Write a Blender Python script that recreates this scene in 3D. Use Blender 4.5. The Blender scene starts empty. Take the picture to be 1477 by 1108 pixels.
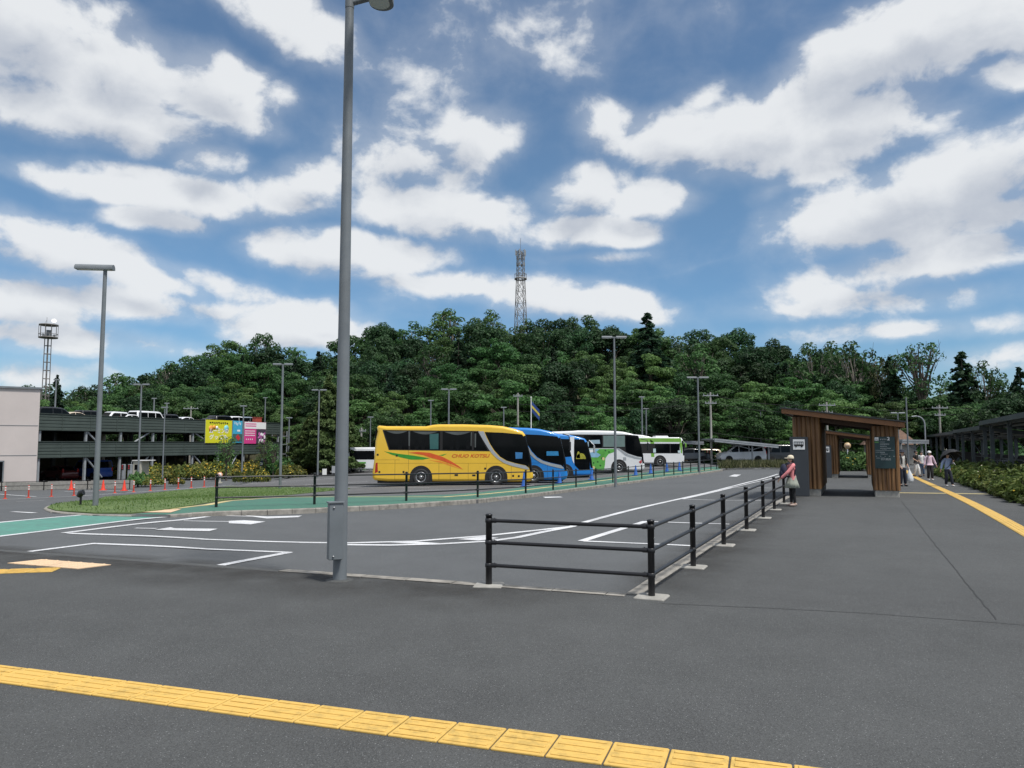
import bpy, bmesh, math, random
import numpy as np
from mathutils import Vector, Matrix, noise
from mathutils.geometry import delaunay_2d_cdt

S = bpy.context.scene
C = S.collection
R = math.radians
# ------------------------------------------------------------------ camera
EYE = Vector((0, 0, 1.6))
PITCH = math.atan(86 / 1100)
cam_data = bpy.data.cameras.new('camera')
cam_data.sensor_width = 36
cam_data.lens = 36 * 1100 / 1477
cam_data.clip_start = 0.05
cam_data.clip_end = 3000
cam = bpy.data.objects.new('camera', cam_data)
C.objects.link(cam)
cam.location = EYE
cam.rotation_euler = (math.pi / 2 + PITCH, 0, 0)
S.camera = cam


def ray(px, py):
    u, v = (px - 738.5) / 1100, (py - 554) / 1100
    return Vector((u, math.cos(PITCH) + v * math.sin(PITCH), math.sin(PITCH) - v * math.cos(PITCH)))


def azel(px, py):
    d = ray(px, py).normalized()
    return math.atan2(d.x, d.y), math.asin(d.z)


# ------------------------------------------------------------------ light
SUN_AZ, SUN_EL = R(135), R(62)
S.view_settings.view_transform = 'Standard'
S.view_settings.look = 'None'
S.view_settings.exposure = 0.0
S.view_settings.gamma = 1
S.render.engine = 'CYCLES'
S.cycles.max_bounces = 6
S.cycles.diffuse_bounces = 3
S.cycles.glossy_bounces = 3
S.cycles.transparent_max_bounces = 6
sd = bpy.data.lights.new('sun', 'SUN')
sd.energy = 4.2
sd.angle = R(8)
sd.color = (1.0, 0.96, 0.9)
sun = bpy.data.objects.new('sun', sd)
C.objects.link(sun)
sdir = Vector((math.sin(SUN_AZ) * math.cos(SUN_EL), math.cos(SUN_AZ) * math.cos(SUN_EL), math.sin(SUN_EL)))
sun.rotation_euler = sdir.to_track_quat('Z', 'Y').to_euler()
sun.location = sdir * 60

# ------------------------------------------------------------------ sky with clouds
W_ = bpy.data.worlds.new('World')
S.world = W_
W_.use_nodes = True
W_.cycles.sampling_method = 'MANUAL'
W_.cycles.sample_map_resolution = 256
# cloud masses: photo x, y, half width, half height, tilt (deg), weight
BLOBS = [
    (40, 50, 130, 80, 0, .95), (190, 90, 120, 55, 10, .9), (320, 112, 105, 44, 14, .85), (60, 150, 130, 42, 5, .85), (190, 165, 130, 46, 8, .95),
    (310, 158, 110, 34, 12, .8), (205, 208, 70, 22, 0, .6), (300, 232, 62, 28, 0, .85), (150, 20, 70, 30, 0, .6), (390, 140, 50, 26, 0, .6), (420, 30, 170, 50, 20, .7), (455, 65, 60, 40, 30, .5),
    (120, 262, 115, 22, 4, .8), (265, 278, 160, 32, 4, .95), (400, 284, 105, 32, -8, .85), (235, 318, 85, 20, 0, .75), (455, 255, 70, 38, -10, .8),
    (30, 325, 85, 30, 10, .8), (100, 362, 150, 40, 10, .95), (200, 398, 130, 26, 10, .8), (60, 428, 140, 38, 0, .95), (170, 440, 140, 22, 4, .8),
    (320, 412, 130, 22, 14, .7), (80, 488, 170, 26, 0, .75), (220, 495, 100, 20, 8, .6), (310, 443, 170, 22, 4, .65), (40, 540, 160, 30, 0, .5),
    (600, 140, 210, 130, -30, .38), (760, 70, 380, 80, -18, .42), (640, 30, 200, 60, -10, .3), (905, 45, 260, 60, -12, .3),
    (590, 225, 140, 70, 0, .75), (675, 205, 95, 55, -15, .85), (640, 305, 180, 48, 8, .85), (565, 310, 70, 30, 0, .5), (470, 362, 130, 38, 4, 1.0), (565, 368, 110, 32, 0, .85), (705, 320, 100, 40, 0, .7),
    (850, 276, 78, 42, -10, .95), (935, 286, 95, 30, 5, .95), (835, 330, 95, 30, -4, 1.0), (900, 332, 70, 24, 0, .8), (860, 370, 110, 14, 0, .42), (1040, 375, 240, 9, -10, .2),
    (690, 415, 190, 26, 4, .75), (800, 428, 150, 34, 4, .95), (890, 440, 110, 32, 8, .95), (430, 470, 120, 36, 0, 1.0), (500, 472, 70, 24, 8, .7), (560, 430, 150, 50, -20, .3), (480, 450, 60, 22, 0, .7),
    (880, 182, 70, 42, 12, .85), (985, 196, 135, 44, 4, .95), (1095, 185, 170, 62, -8, .95), (1215, 180, 160, 55, -4, .95), (1150, 120, 150, 45, -25, .6), (1010, 140, 60, 25, -20, .5),
    (1240, 85, 160, 65, -18, .95), (1360, 40, 190, 70, -10, 1.0), (1460, 20, 120, 60, 0, .9), (1450, 112, 60, 28, 0, .7), (1300, 170, 130, 45, 10, .6), (1060, 240, 140, 36, 6, .6), (1190, 250, 120, 34, 0, .5), (1110, 275, 60, 24, -20, .45),
    (1330, 285, 230, 62, -8, 1.0), (1450, 245, 120, 60, -15, 1.0), (1240, 335, 150, 26, 0, .85), (1440, 300, 130, 40, 0, .9), (1290, 388, 190, 36, -10, .85), (1380, 365, 130, 34, -6, .85), (1230, 425, 150, 36, 4, .7), (1150, 448, 110, 24, 0, .6), (1195, 440, 40, 9, 0, .6), (1320, 430, 170, 30, 0, .5), (1300, 478, 230, 20, 0, .6), (1450, 515, 120, 22, 0, .6), (1440, 340, 80, 24, 0, .4), (1130, 490, 160, 22, 0, .35)]


def build_world():
    nt = W_.node_tree
    nt.nodes.clear()
    L = nt.links

    def N(tree, t, **kw):
        n = tree.nodes.new(t)
        for k, v in kw.items():
            setattr(n, k, v)
        return n

    def M(tree, op, a, b=None, c=None, clamp=False):
        n = tree.nodes.new('ShaderNodeMath')
        n.operation = op
        n.use_clamp = clamp
        for i, x in enumerate((a, b, c)):
            if x is None:
                continue
            if isinstance(x, (int, float)):
                n.inputs[i].default_value = x
            else:
                tree.links.new(x, n.inputs[i])
        return n.outputs[0]
    # group: sum of soft elliptical masses at a direction (azimuth, elevation)
    g = bpy.data.node_groups.new('cloud_masses', 'ShaderNodeTree')
    g.interface.new_socket('Vector', in_out='INPUT', socket_type='NodeSocketVector')
    g.interface.new_socket('Value', in_out='OUTPUT', socket_type='NodeSocketFloat')
    gi, go = g.nodes.new('NodeGroupInput'), g.nodes.new('NodeGroupOutput')
    acc = None
    for (px, py, rx, ry, rot, w) in BLOBS:
        a, e = azel(px, py)
        mp = N(g, 'ShaderNodeMapping', vector_type='TEXTURE')
        mp.inputs['Location'].default_value = (a, e, 0)
        mp.inputs['Rotation'].default_value = (0, 0, R(-rot))
        mp.inputs['Scale'].default_value = (rx * 1.3 / 1100, ry * 1.32 / 1100, 1)
        g.links.new(gi.outputs[0], mp.inputs['Vector'])
        gr = N(g, 'ShaderNodeTexGradient', gradient_type='SPHERICAL')
        g.links.new(mp.outputs[0], gr.inputs[0])
        s = M(g, 'MULTIPLY', gr.outputs['Fac'], w * 1.25)
        acc = s if acc is None else M(g, 'SMOOTH_MAX', acc, s, .18)
    g.links.new(acc, go.inputs[0])

    tc = N(nt, 'ShaderNodeTexCoord')
    sx = N(nt, 'ShaderNodeSeparateXYZ')
    L.new(tc.outputs['Generated'], sx.inputs[0])
    az = M(nt, 'ARCTAN2', sx.outputs[0], sx.outputs[1])
    el = M(nt, 'ARCSINE', sx.outputs[2])
    cv = N(nt, 'ShaderNodeCombineXYZ')
    L.new(az, cv.inputs[0])
    L.new(el, cv.inputs[1])
    # warp
    nw = N(nt, 'ShaderNodeTexNoise')
    nw.inputs['Scale'].default_value = 9
    nw.inputs['Detail'].default_value = 3
    L.new(cv.outputs[0], nw.inputs['Vector'])
    vs = N(nt, 'ShaderNodeVectorMath', operation='SUBTRACT')
    L.new(nw.outputs['Color'], vs.inputs[0])
    vs.inputs[1].default_value = (.5, .5, .5)
    vm = N(nt, 'ShaderNodeVectorMath', operation='MULTIPLY_ADD')
    L.new(vs.outputs[0], vm.inputs[0])
    vm.inputs[1].default_value = (.035, .025, 0)
    L.new(cv.outputs[0], vm.inputs[2])
    # fine structure, stretched sideways
    mp = N(nt, 'ShaderNodeMapping')
    mp.inputs['Scale'].default_value = (1, 1.35, 1)
    L.new(vm.outputs[0], mp.inputs[0])
    n1 = N(nt, 'ShaderNodeTexNoise')
    n1.inputs['Scale'].default_value = 9
    n1.inputs['Detail'].default_value = 9
    n1.inputs['Roughness'].default_value = .57
    n1.inputs['Distortion'].default_value = .12
    L.new(mp.outputs[0], n1.inputs['Vector'])

    def density(vec):
        gn = N(nt, 'ShaderNodeGroup')
        gn.node_tree = g
        L.new(vec, gn.inputs[0])
        return M(nt, 'MINIMUM', gn.outputs[0], .95)
    d0 = density(vm.outputs[0])
    up = N(nt, 'ShaderNodeVectorMath', operation='ADD')
    L.new(vm.outputs[0], up.inputs[0])
    up.inputs[1].default_value = (.012, .034, 0)
    d1 = density(up.outputs[0])
    # background scatter of far clouds everywhere else in the sky
    nb = N(nt, 'ShaderNodeTexNoise')
    nb.inputs['Scale'].default_value = 3.2
    nb.inputs['Detail'].default_value = 4
    L.new(mp.outputs[0], nb.inputs['Vector'])
    side = M(nt, 'SMOOTH_MIN', M(nt, 'ABSOLUTE', az), 9, 0.0)
    away = N(nt, 'ShaderNodeMapRange', interpolation_type='SMOOTHSTEP')
    L.new(side, away.inputs[0])
    away.inputs[1].default_value = .62
    away.inputs[2].default_value = .95
    high = N(nt, 'ShaderNodeMapRange', interpolation_type='SMOOTHSTEP')
    L.new(el, high.inputs[0])
    high.inputs[1].default_value = .55
    high.inputs[2].default_value = .75
    am = M(nt, 'MAXIMUM', away.outputs[0], high.outputs[0])
    bg = M(nt, 'MULTIPLY', am, M(nt, 'MULTIPLY', M(nt, 'SUBTRACT', nb.outputs['Fac'], .3), 2.0))
    dd = M(nt, 'ADD', d0, bg)
    nz = M(nt, 'MULTIPLY', M(nt, 'SUBTRACT', n1.outputs['Fac'], .5), 2.5)
    # noise only cuts where there is some mass
    gate = M(nt, 'MULTIPLY', nz, M(nt, 'MINIMUM', M(nt, 'ADD', M(nt, 'MULTIPLY', dd, 1.6), .12), 1.0))
    raw = M(nt, 'ADD', dd, gate)
    al = N(nt, 'ShaderNodeMapRange', interpolation_type='SMOOTHSTEP')
    L.new(raw, al.inputs[0])
    al.inputs[1].default_value = .25
    al.inputs[2].default_value = .72
    # self shading: more cloud towards the sun = greyer
    sh = M(nt, 'ADD', M(nt, 'MULTIPLY', d1, .75), M(nt, 'MULTIPLY', nz, -.42))
    sm = N(nt, 'ShaderNodeMapRange', interpolation_type='SMOOTHSTEP')
    L.new(sh, sm.inputs[0])
    sm.inputs[1].default_value = .3
    sm.inputs[2].default_value = .85
    cc = N(nt, 'ShaderNodeMix', data_type='RGBA')
    L.new(sm.outputs[0], cc.inputs['Factor'])
    cc.inputs['A'].default_value = (8.3, 8.5, 8.7, 1)
    cc.inputs['B'].default_value = (5.2, 5.6, 6.3, 1)
    sky = N(nt, 'ShaderNodeTexSky', sky_type='NISHITA')
    sky.sun_disc = False
    sky.sun_elevation = SUN_EL
    sky.sun_rotation = SUN_AZ
    sky.altitude = 100
    sky.air_density = 1.0
    sky.dust_density = .3
    sky.ozone_density = 1.6
    tint = N(nt, 'ShaderNodeMix', data_type='RGBA', blend_type='MULTIPLY')
    tint.inputs['Factor'].default_value = 1
    L.new(sky.outputs[0], tint.inputs['A'])
    hz = N(nt, 'ShaderNodeValToRGB')
    for i, (p, c) in enumerate(SKY_TINT):
        e = hz.color_ramp.elements[i] if i < 2 else hz.color_ramp.elements.new(p)
        e.position, e.color = p, c
    L.new(M(nt, 'MULTIPLY', el, 1.6, clamp=True), hz.inputs[0])
    L.new(hz.outputs[0], tint.inputs['B'])
    # thin veil round the masses
    vr = N(nt, 'ShaderNodeMapRange', interpolation_type='SMOOTHSTEP')
    L.new(M(nt, 'MULTIPLY_ADD', nz, .35, dd), vr.inputs[0])
    vr.inputs[1].default_value = .05
    vr.inputs[2].default_value = .75
    vr.inputs[4].default_value = .36
    alf = M(nt, 'MAXIMUM', M(nt, 'MULTIPLY', al.outputs[0], .95), vr.outputs[0])
    mx = N(nt, 'ShaderNodeMix', data_type='RGBA')
    L.new(alf, mx.inputs['Factor'])
    L.new(tint.outputs['Result'], mx.inputs['A'])
    L.new(cc.outputs['Result'], mx.inputs['B'])
    bgd = N(nt, 'ShaderNodeBackground')
    bgd.inputs['Strength'].default_value = .1
    L.new(mx.outputs['Result'], bgd.inputs['Color'])
    out = N(nt, 'ShaderNodeOutputWorld')
    L.new(bgd.outputs[0], out.inputs[0])


# air near the horizon is clear and blue on this day
SKY_TINT = ((0, (.62, .80, 1.05, 1)), (.22, (.64, .88, 1.06, 1)), (.5, (.88, 1.05, 1.1, 1)), (.9, (.98, 1.10, 1.14, 1)))
build_world()

# ------------------------------------------------------------------ land
def sst(t):
    t = min(1.0, max(0.0, t))
    return t * t * (3 - 2 * t)


def spl(t, w=2.0):
    return t if t > 30 * w else w * math.log1p(math.exp(t / w))


def zs(x, y):
    """height of the pavement / lot surface: flat near us, falling gently away and to the left"""
    d = .028 * (spl(y - 20) - spl(y - 47)) * (1 - .4 * sst((x - 2) / 12))
    l = .06 * spl(-x - 6) * sst((y - 14) / 26)
    return -d - 2 * (1 - math.exp(-l / 2))


def zr(x, y):
    """carriageway: a kerb's height lower than the pavements, flush at the crossing on the left"""
    t = x + .6 * (y - 10)
    return zs(x, y) - .12 * (.2 + .8 * sst((t + 4.5) / 3.5))


def P(px, py, f=zs):
    d = ray(px, py)
    z = 0.0
    for _ in range(60):
        t = (EYE.z - z) / (-d.z)
        p = EYE + d * t
        z = .5 * z + .5 * f(p.x, p.y)
    return Vector((p.x, p.y, f(p.x, p.y)))


def Wp(px, py, Y):
    d = ray(px, py)
    return EYE + d * (Y / d.y)


# ------------------------------------------------------------------ helpers
def tag(o, label=None, cat=None, group=None, kind=None):
    if label:
        o['label'] = label
    if cat:
        o['category'] = cat
    if group:
        o['group'] = group
    if kind:
        o['kind'] = kind
    return o


def thing(name, label, cat, loc=(0, 0, 0), rz=0.0, group=None):
    o = bpy.data.objects.new(name, None)
    o.empty_display_size = .3
    C.objects.link(o)
    o.location = loc
    o.rotation_euler = (0, 0, rz)
    return tag(o, label, cat, group)


def kids(o, _c={}):
    return [c for c in C.objects if c.parent == o]


def tree_of(o):
    """[(object, children)] of a thing, read once so that copying stays cheap"""
    ch = kids(o)
    return (o, [(c, kids(c)) for c in ch])


def dup(tr, loc, rz=None, label=None, group=None, scale=None):
    o, ch = tr
    r = o.copy()
    C.objects.link(r)
    r.location = loc
    if rz is not None:
        r.rotation_euler = (0, 0, rz)
    if scale is not None:
        r.scale = scale
    if label:
        r['label'] = label
    if group:
        r['group'] = group
    for c, gs in ch:
        k = c.copy()
        C.objects.link(k)
        k.parent = r
        for g_ in gs:
            q = g_.copy()
            C.objects.link(q)
            q.parent = k
    return r


class MB:
    def __init__(s):
        s.v, s.f, s.m, s.s = [], [], [], []

    def add(s, vs, fs, mi=0, smooth=False, M=None):
        b = len(s.v)
        if M is not None:
            vs = [M @ Vector(v) for v in vs]
        s.v += [tuple(v) for v in vs]
        for f in fs:
            s.f.append(tuple(b + i for i in f))
            s.m.append(mi)
            s.s.append(smooth)
        return s

    def box(s, c, d, mi=0, M=None, rz=0, bev=0):
        x, y, z = d[0] / 2, d[1] / 2, d[2] / 2
        T = Matrix.Translation(c) @ Matrix.Rotation(rz, 4, 'Z')
        if M is not None:
            T = M @ T
        if bev > 0:
            b = min(bev, x * .9, y * .9, z * .9)
            vs, fs = [], []
            for zz, i in ((-z, b), (-z + b, 0), (z - b, 0), (z, b)):
                for (ax, ay) in ((-1, -1), (1, -1), (1, 1), (-1, 1)):
                    X, Y = x - i, y - i
                    if ax * ay > 0:
                        vs += [(ax * X, ay * (Y - b), zz), (ax * (X - b), ay * Y, zz)]
                    else:
                        vs += [(ax * (X - b), ay * Y, zz), (ax * X, ay * (Y - b), zz)]
            # order each ring counter-clockwise
            rings = []
            for k in range(4):
                idx = list(range(k * 8, k * 8 + 8))
                idx.sort(key=lambda q: math.atan2(vs[q][1], vs[q][0]))
                rings.append(idx)
            for k in range(3):
                for j in range(8):
                    fs.append((rings[k][j], rings[k][(j + 1) % 8], rings[k + 1][(j + 1) % 8], rings[k + 1][j]))
            fs.append(tuple(reversed(rings[0])))
            fs.append(tuple(rings[3]))
            return s.add(vs, fs, mi, False, T)
        vs = [(-x, -y, -z), (x, -y, -z), (x, y, -z), (-x, y, -z), (-x, -y, z), (x, -y, z), (x, y, z), (-x, y, z)]
        fs = [(3, 2, 1, 0), (4, 5, 6, 7), (0, 1, 5, 4), (1, 2, 6, 5), (2, 3, 7, 6), (3, 0, 4, 7)]
        return s.add(vs, fs, mi, False, T)

    def tube(s, pts, r, n=10, mi=0, M=None, caps=True, smooth=True):
        pts = [Vector(p) for p in pts]
        rs = r if isinstance(r, (list, tuple)) else [r] * len(pts)
        vs, fs = [], []
        up = None
        for i, p in enumerate(pts):
            t = (pts[min(i + 1, len(pts) - 1)] - pts[max(i - 1, 0)]).normalized()
            if up is None:
                up = Vector((0, 0, 1)) if abs(t.z) < .9 else Vector((1, 0, 0))
            a = t.cross(up).normalized()
            b = a.cross(t).normalized()
            up = b
            for k in range(n):
                q = 2 * math.pi * k / n
                vs.append(p + (a * math.cos(q) + b * math.sin(q)) * rs[i])
        for i in range(len(pts) - 1):
            for k in range(n):
                k2 = (k + 1) % n
                fs.append((i * n + k, i * n + k2, (i + 1) * n + k2, (i + 1) * n + k))
        s.add(vs, fs, mi, smooth, M)
        if caps:
            s.add(vs[:n], [tuple(reversed(range(n)))], mi, False, M)
            s.add(vs[-n:], [tuple(range(n))], mi, False, M)
        return s

    def lathe(s, prof, n=20, mi=0, M=None, smooth=True, caps=True):
        vs, fs = [], []
        for (r, z) in prof:
            for k in range(n):
                q = 2 * math.pi * k / n
                vs.append((r * math.cos(q), r * math.sin(q), z))
        for i in range(len(prof) - 1):
            for k in range(n):
                k2 = (k + 1) % n
                fs.append((i * n + k, i * n + k2, (i + 1) * n + k2, (i + 1) * n + k))
        s.add(vs, fs, mi, smooth, M)
        if caps:
            if prof[0][0] > 1e-4:
                s.add(vs[:n], [tuple(reversed(range(n)))], mi, False, M)
            if prof[-1][0] > 1e-4:
                s.add(vs[-n:], [tuple(range(n))], mi, False, M)
        return s

    def prism(s, poly, y0, y1, mi=0, M=None, plane='xz'):
        """extrude a 2D outline: 'xz' along y, 'xy' along z, 'yz' along x"""
        n = len(poly)
        ar = sum(poly[i][0] * poly[(i + 1) % n][1] - poly[(i + 1) % n][0] * poly[i][1] for i in range(n))
        if ar < 0:
            poly = poly[::-1]
        mk = {'xz': lambda a, b, c: (a, c, b), 'xy': lambda a, b, c: (a, b, c), 'yz': lambda a, b, c: (c, a, b)}[plane]
        vs = [mk(a, b, y0) for a, b in poly] + [mk(a, b, y1) for a, b in poly]
        fs = [tuple(range(n)), tuple(range(2 * n - 1, n - 1, -1))] + [(i, n + i, n + (i + 1) % n, (i + 1) % n) for i in range(n)]
        if plane != 'xz':
            fs = [tuple(reversed(f)) for f in fs]
        return s.add(vs, fs, mi, False, M)

    def puff(s, poly, w, r, mi=0, M=None, smooth=True, taper=0.0):
        """side outline (x, z) blown to width w along y with its rim rounded by r"""
        n = len(poly)
        ar = sum(poly[i][0] * poly[(i + 1) % n][1] - poly[(i + 1) % n][0] * poly[i][1] for i in range(n))
        if ar < 0:
            poly = poly[::-1]
        pv = [Vector(p) for p in poly]
        nm = []
        for i in range(n):
            e0, e1 = (pv[i] - pv[i - 1]).normalized(), (pv[(i + 1) % n] - pv[i]).normalized()
            n0, n1 = Vector((-e0.y, e0.x)), Vector((-e1.y, e1.x))
            b = (n0 + n1)
            b = b / max(.35, b.length_squared / 2) if b.length > 1e-6 else n0
            nm.append(b)
        lay = []
        K = 5
        for k in range(K):
            q = math.pi / 2 * k / (K - 1)
            lay.append((-w / 2 + r * (1 - math.sin(q)) if False else -w / 2 + r * (1 - math.cos(q)), r * (1 - math.sin(q))))
        lay = lay + [(-y, i) for (y, i) in reversed(lay)]
        zmin, zmax = min(p[1] for p in poly), max(p[1] for p in poly)
        vs, fs = [], []
        for (y, ins) in lay:
            for i in range(n):
                q = pv[i] + nm[i] * ins
                yy = y * (1 - taper * max(0, (q.y - zmin) / (zmax - zmin)) ** 2)
                vs.append((q.x, yy, q.y))
        m = len(lay)
        for k in range(m - 1):
            for i in range(n):
                i2 = (i + 1) % n
                fs.append((k * n + i, (k + 1) * n + i, (k + 1) * n + i2, k * n + i2))
        s.add(vs, fs, mi, smooth, M)
        s.add(vs[:n], [tuple(range(n))], mi, False, M)
        s.add(vs[-n:], [tuple(reversed(range(n)))], mi, False, M)
        return s

    def ball(s, c, r, mi=0, n=12, m=8, M=None):
        c = Vector(c)
        r = (r, r, r) if not isinstance(r, (tuple, list)) else r
        vs, fs = [], []
        for i in range(m + 1):
            t = math.pi * i / m
            for k in range(n):
                q = 2 * math.pi * k / n
                vs.append((c.x + r[0] * math.sin(t) * math.cos(q), c.y + r[1] * math.sin(t) * math.sin(q), c.z + r[2] * math.cos(t)))
        for i in range(m):
            for k in range(n):
                k2 = (k + 1) % n
                fs.append((i * n + k, (i + 1) * n + k, (i + 1) * n + k2, i * n + k2))
        return s.add(vs, fs, mi, True, M)

    def build(s, name, mats, parent=None, M=None):
        me = bpy.data.meshes.new(name)
        me.from_pydata(s.v, [], s.f)
        for m in (mats if isinstance(mats, (list, tuple)) else [mats]):
            me.materials.append(m)
        me.polygons.foreach_set('material_index', s.m)
        me.polygons.foreach_set('use_smooth', s.s)
        me.update()
        o = bpy.data.objects.new(name, me)
        C.objects.link(o)
        if parent is not None:
            o.parent = parent
        if M is not None:
            o.matrix_local = M
        return o


# ------------------------------------------------------------------ materials
def nodes_of(m):
    m.use_nodes = True
    nt = m.node_tree
    return nt, nt.nodes['Principled BSDF']


def mat(name, col, rough=.6, metal=0., var=.12, vs=4., bump=0., bs=60., coat=0., spec=.5, alpha=1., col2=None, tex='Object'):
    """principled surface with a noise-driven tone, roughness and bump"""
    m = bpy.data.materials.new(name)
    nt, b = nodes_of(m)
    L = nt.links
    tc = nt.nodes.new('ShaderNodeTexCoord')
    n = nt.nodes.new('ShaderNodeTexNoise')
    n.inputs['Scale'].default_value = vs
    n.inputs['Detail'].default_value = 6
    n.inputs['Roughness'].default_value = .6
    L.new(tc.outputs[tex], n.inputs['Vector'])
    r = nt.nodes.new('ShaderNodeValToRGB')
    r.color_ramp.elements[0].position = .3
    r.color_ramp.elements[1].position = .7
    c2 = col2 or tuple(min(1, c * (1 + var)) for c in col)
    r.color_ramp.elements[0].color = (*[c * (1 - var) for c in col], 1)
    r.color_ramp.elements[1].color = (*c2, 1)
    L.new(n.outputs['Fac'], r.inputs[0])
    L.new(r.outputs[0], b.inputs['Base Color'])
    mr = nt.nodes.new('ShaderNodeMapRange')
    mr.inputs[3].default_value = max(.02, rough - .08)
    mr.inputs[4].default_value = min(1, rough + .08)
    L.new(n.outputs['Fac'], mr.inputs[0])
    L.new(mr.outputs[0], b.inputs['Roughness'])
    b.inputs['Metallic'].default_value = metal
    b.inputs['Specular IOR Level'].default_value = spec
    b.inputs['Coat Weight'].default_value = coat
    b.inputs['Coat Roughness'].default_value = .05
    if bump:
        n2 = nt.nodes.new('ShaderNodeTexNoise')
        n2.inputs['Scale'].default_value = bs
        n2.inputs['Detail'].default_value = 4
        L.new(tc.outputs[tex], n2.inputs['Vector'])
        bp = nt.nodes.new('ShaderNodeBump')
        bp.inputs['Strength'].default_value = bump
        bp.inputs['Distance'].default_value = .01
        L.new(n2.outputs['Fac'], bp.inputs['Height'])
        L.new(bp.outputs[0], b.inputs['Normal'])
    return m


def asphalt(name, base, grain=1.0, stain=.25):
    m = bpy.data.materials.new(name)
    nt, b = nodes_of(m)
    L = nt.links
    tc = nt.nodes.new('ShaderNodeTexCoord')

    def noise_(sc, det=4, ro=.6):
        n = nt.nodes.new('ShaderNodeTexNoise')
        n.inputs['Scale'].default_value = sc
        n.inputs['Detail'].default_value = det
        n.inputs['Roughness'].default_value = ro
        L.new(tc.outputs['Object'], n.inputs['Vector'])
        return n
    big, mid, fine = noise_(.22, 5), noise_(1.7, 6), noise_(120, 3, .7)
    vor = nt.nodes.new('ShaderNodeTexVoronoi')
    vor.inputs['Scale'].default_value = 160
    L.new(tc.outputs['Object'], vor.inputs['Vector'])

    def mth(op, a, bb, clamp=False):
        n = nt.nodes.new('ShaderNodeMath')
        n.operation = op
        n.use_clamp = clamp
        for i, x in enumerate((a, bb)):
            if isinstance(x, (int, float)):
                n.inputs[i].default_value = x
            else:
                L.new(x, n.inputs[i])
        return n.outputs[0]
    # pale aggregate chips: a few voronoi cells
    sp_ = nt.nodes.new('ShaderNodeSeparateColor')
    L.new(vor.outputs['Color'], sp_.inputs[0])
    chip = mth('MULTIPLY', mth('GREATER_THAN', sp_.outputs[0], .978), mth('LESS_THAN', vor.outputs['Distance'], .42))
    grey = mth('MULTIPLY', mth('SUBTRACT', sp_.outputs[1], .5), .5 * grain)
    v = mth('ADD', 1.0, mth('MULTIPLY', mth('SUBTRACT', big.outputs['Fac'], .5), stain * 2))
    v = mth('ADD', v, mth('MULTIPLY', mth('SUBTRACT', mid.outputs['Fac'], .5), stain * 1.3))
    v = mth('ADD', v, mth('MULTIPLY', mth('SUBTRACT', fine.outputs['Fac'], .5), .9 * grain))
    v = mth('ADD', v, grey)
    v = mth('ADD', v, mth('MULTIPLY', chip, 2.4 * grain))
    v = mth('MAXIMUM', v, .25)
    mx = nt.nodes.new('ShaderNodeVectorMath')
    mx.operation = 'SCALE'
    mx.inputs[0].default_value = base
    L.new(v, mx.inputs['Scale'])
    L.new(mx.outputs[0], b.inputs['Base Color'])
    b.inputs['Roughness'].default_value = .82
    b.inputs['Specular IOR Level'].default_value = .35
    bp = nt.nodes.new('ShaderNodeBump')
    bp.inputs['Strength'].default_value = .55
    bp.inputs['Distance'].default_value = .006
    L.new(mth('ADD', fine.outputs['Fac'], mth('MULTIPLY', vor.outputs['Distance'], .6)), bp.inputs['Height'])
    L.new(bp.outputs[0], b.inputs['Normal'])
    return m


def worn_paint(name, col, wear=.35, under=(.075, .078, .082), sc=35):
    """road paint scuffed down to the surface below"""
    m = bpy.data.materials.new(name)
    nt, b = nodes_of(m)
    L = nt.links
    tc = nt.nodes.new('ShaderNodeTexCoord')
    n = nt.nodes.new('ShaderNodeTexNoise')
    n.inputs['Scale'].default_value = sc
    n.inputs['Detail'].default_value = 8
    n.inputs['Roughness'].default_value = .7
    L.new(tc.outputs['Object'], n.inputs['Vector'])
    n2 = nt.nodes.new('ShaderNodeTexNoise')
    n2.inputs['Scale'].default_value = 1.1
    n2.inputs['Detail'].default_value = 4
    L.new(tc.outputs['Object'], n2.inputs['Vector'])
    ad = nt.nodes.new('ShaderNodeMath')
    ad.operation = 'MULTIPLY_ADD'
    L.new(n2.outputs['Fac'], ad.inputs[0])
    ad.inputs[1].default_value = .5
    L.new(n.outputs['Fac'], ad.inputs[2])
    r = nt.nodes.new('ShaderNodeValToRGB')
    r.color_ramp.elements[0].position = .52 + wear * .3
    r.color_ramp.elements[1].position = .86 + wear * .2
    r.color_ramp.elements[0].color = (*col, 1)
    r.color_ramp.elements[1].color = (*[.4 * c + .6 * u for c, u in zip(col, under)], 1)
    L.new(ad.outputs[0], r.inputs[0])
    L.new(r.outputs[0], b.inputs['Base Color'])
    b.inputs['Roughness'].default_value = .75
    return m


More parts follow.
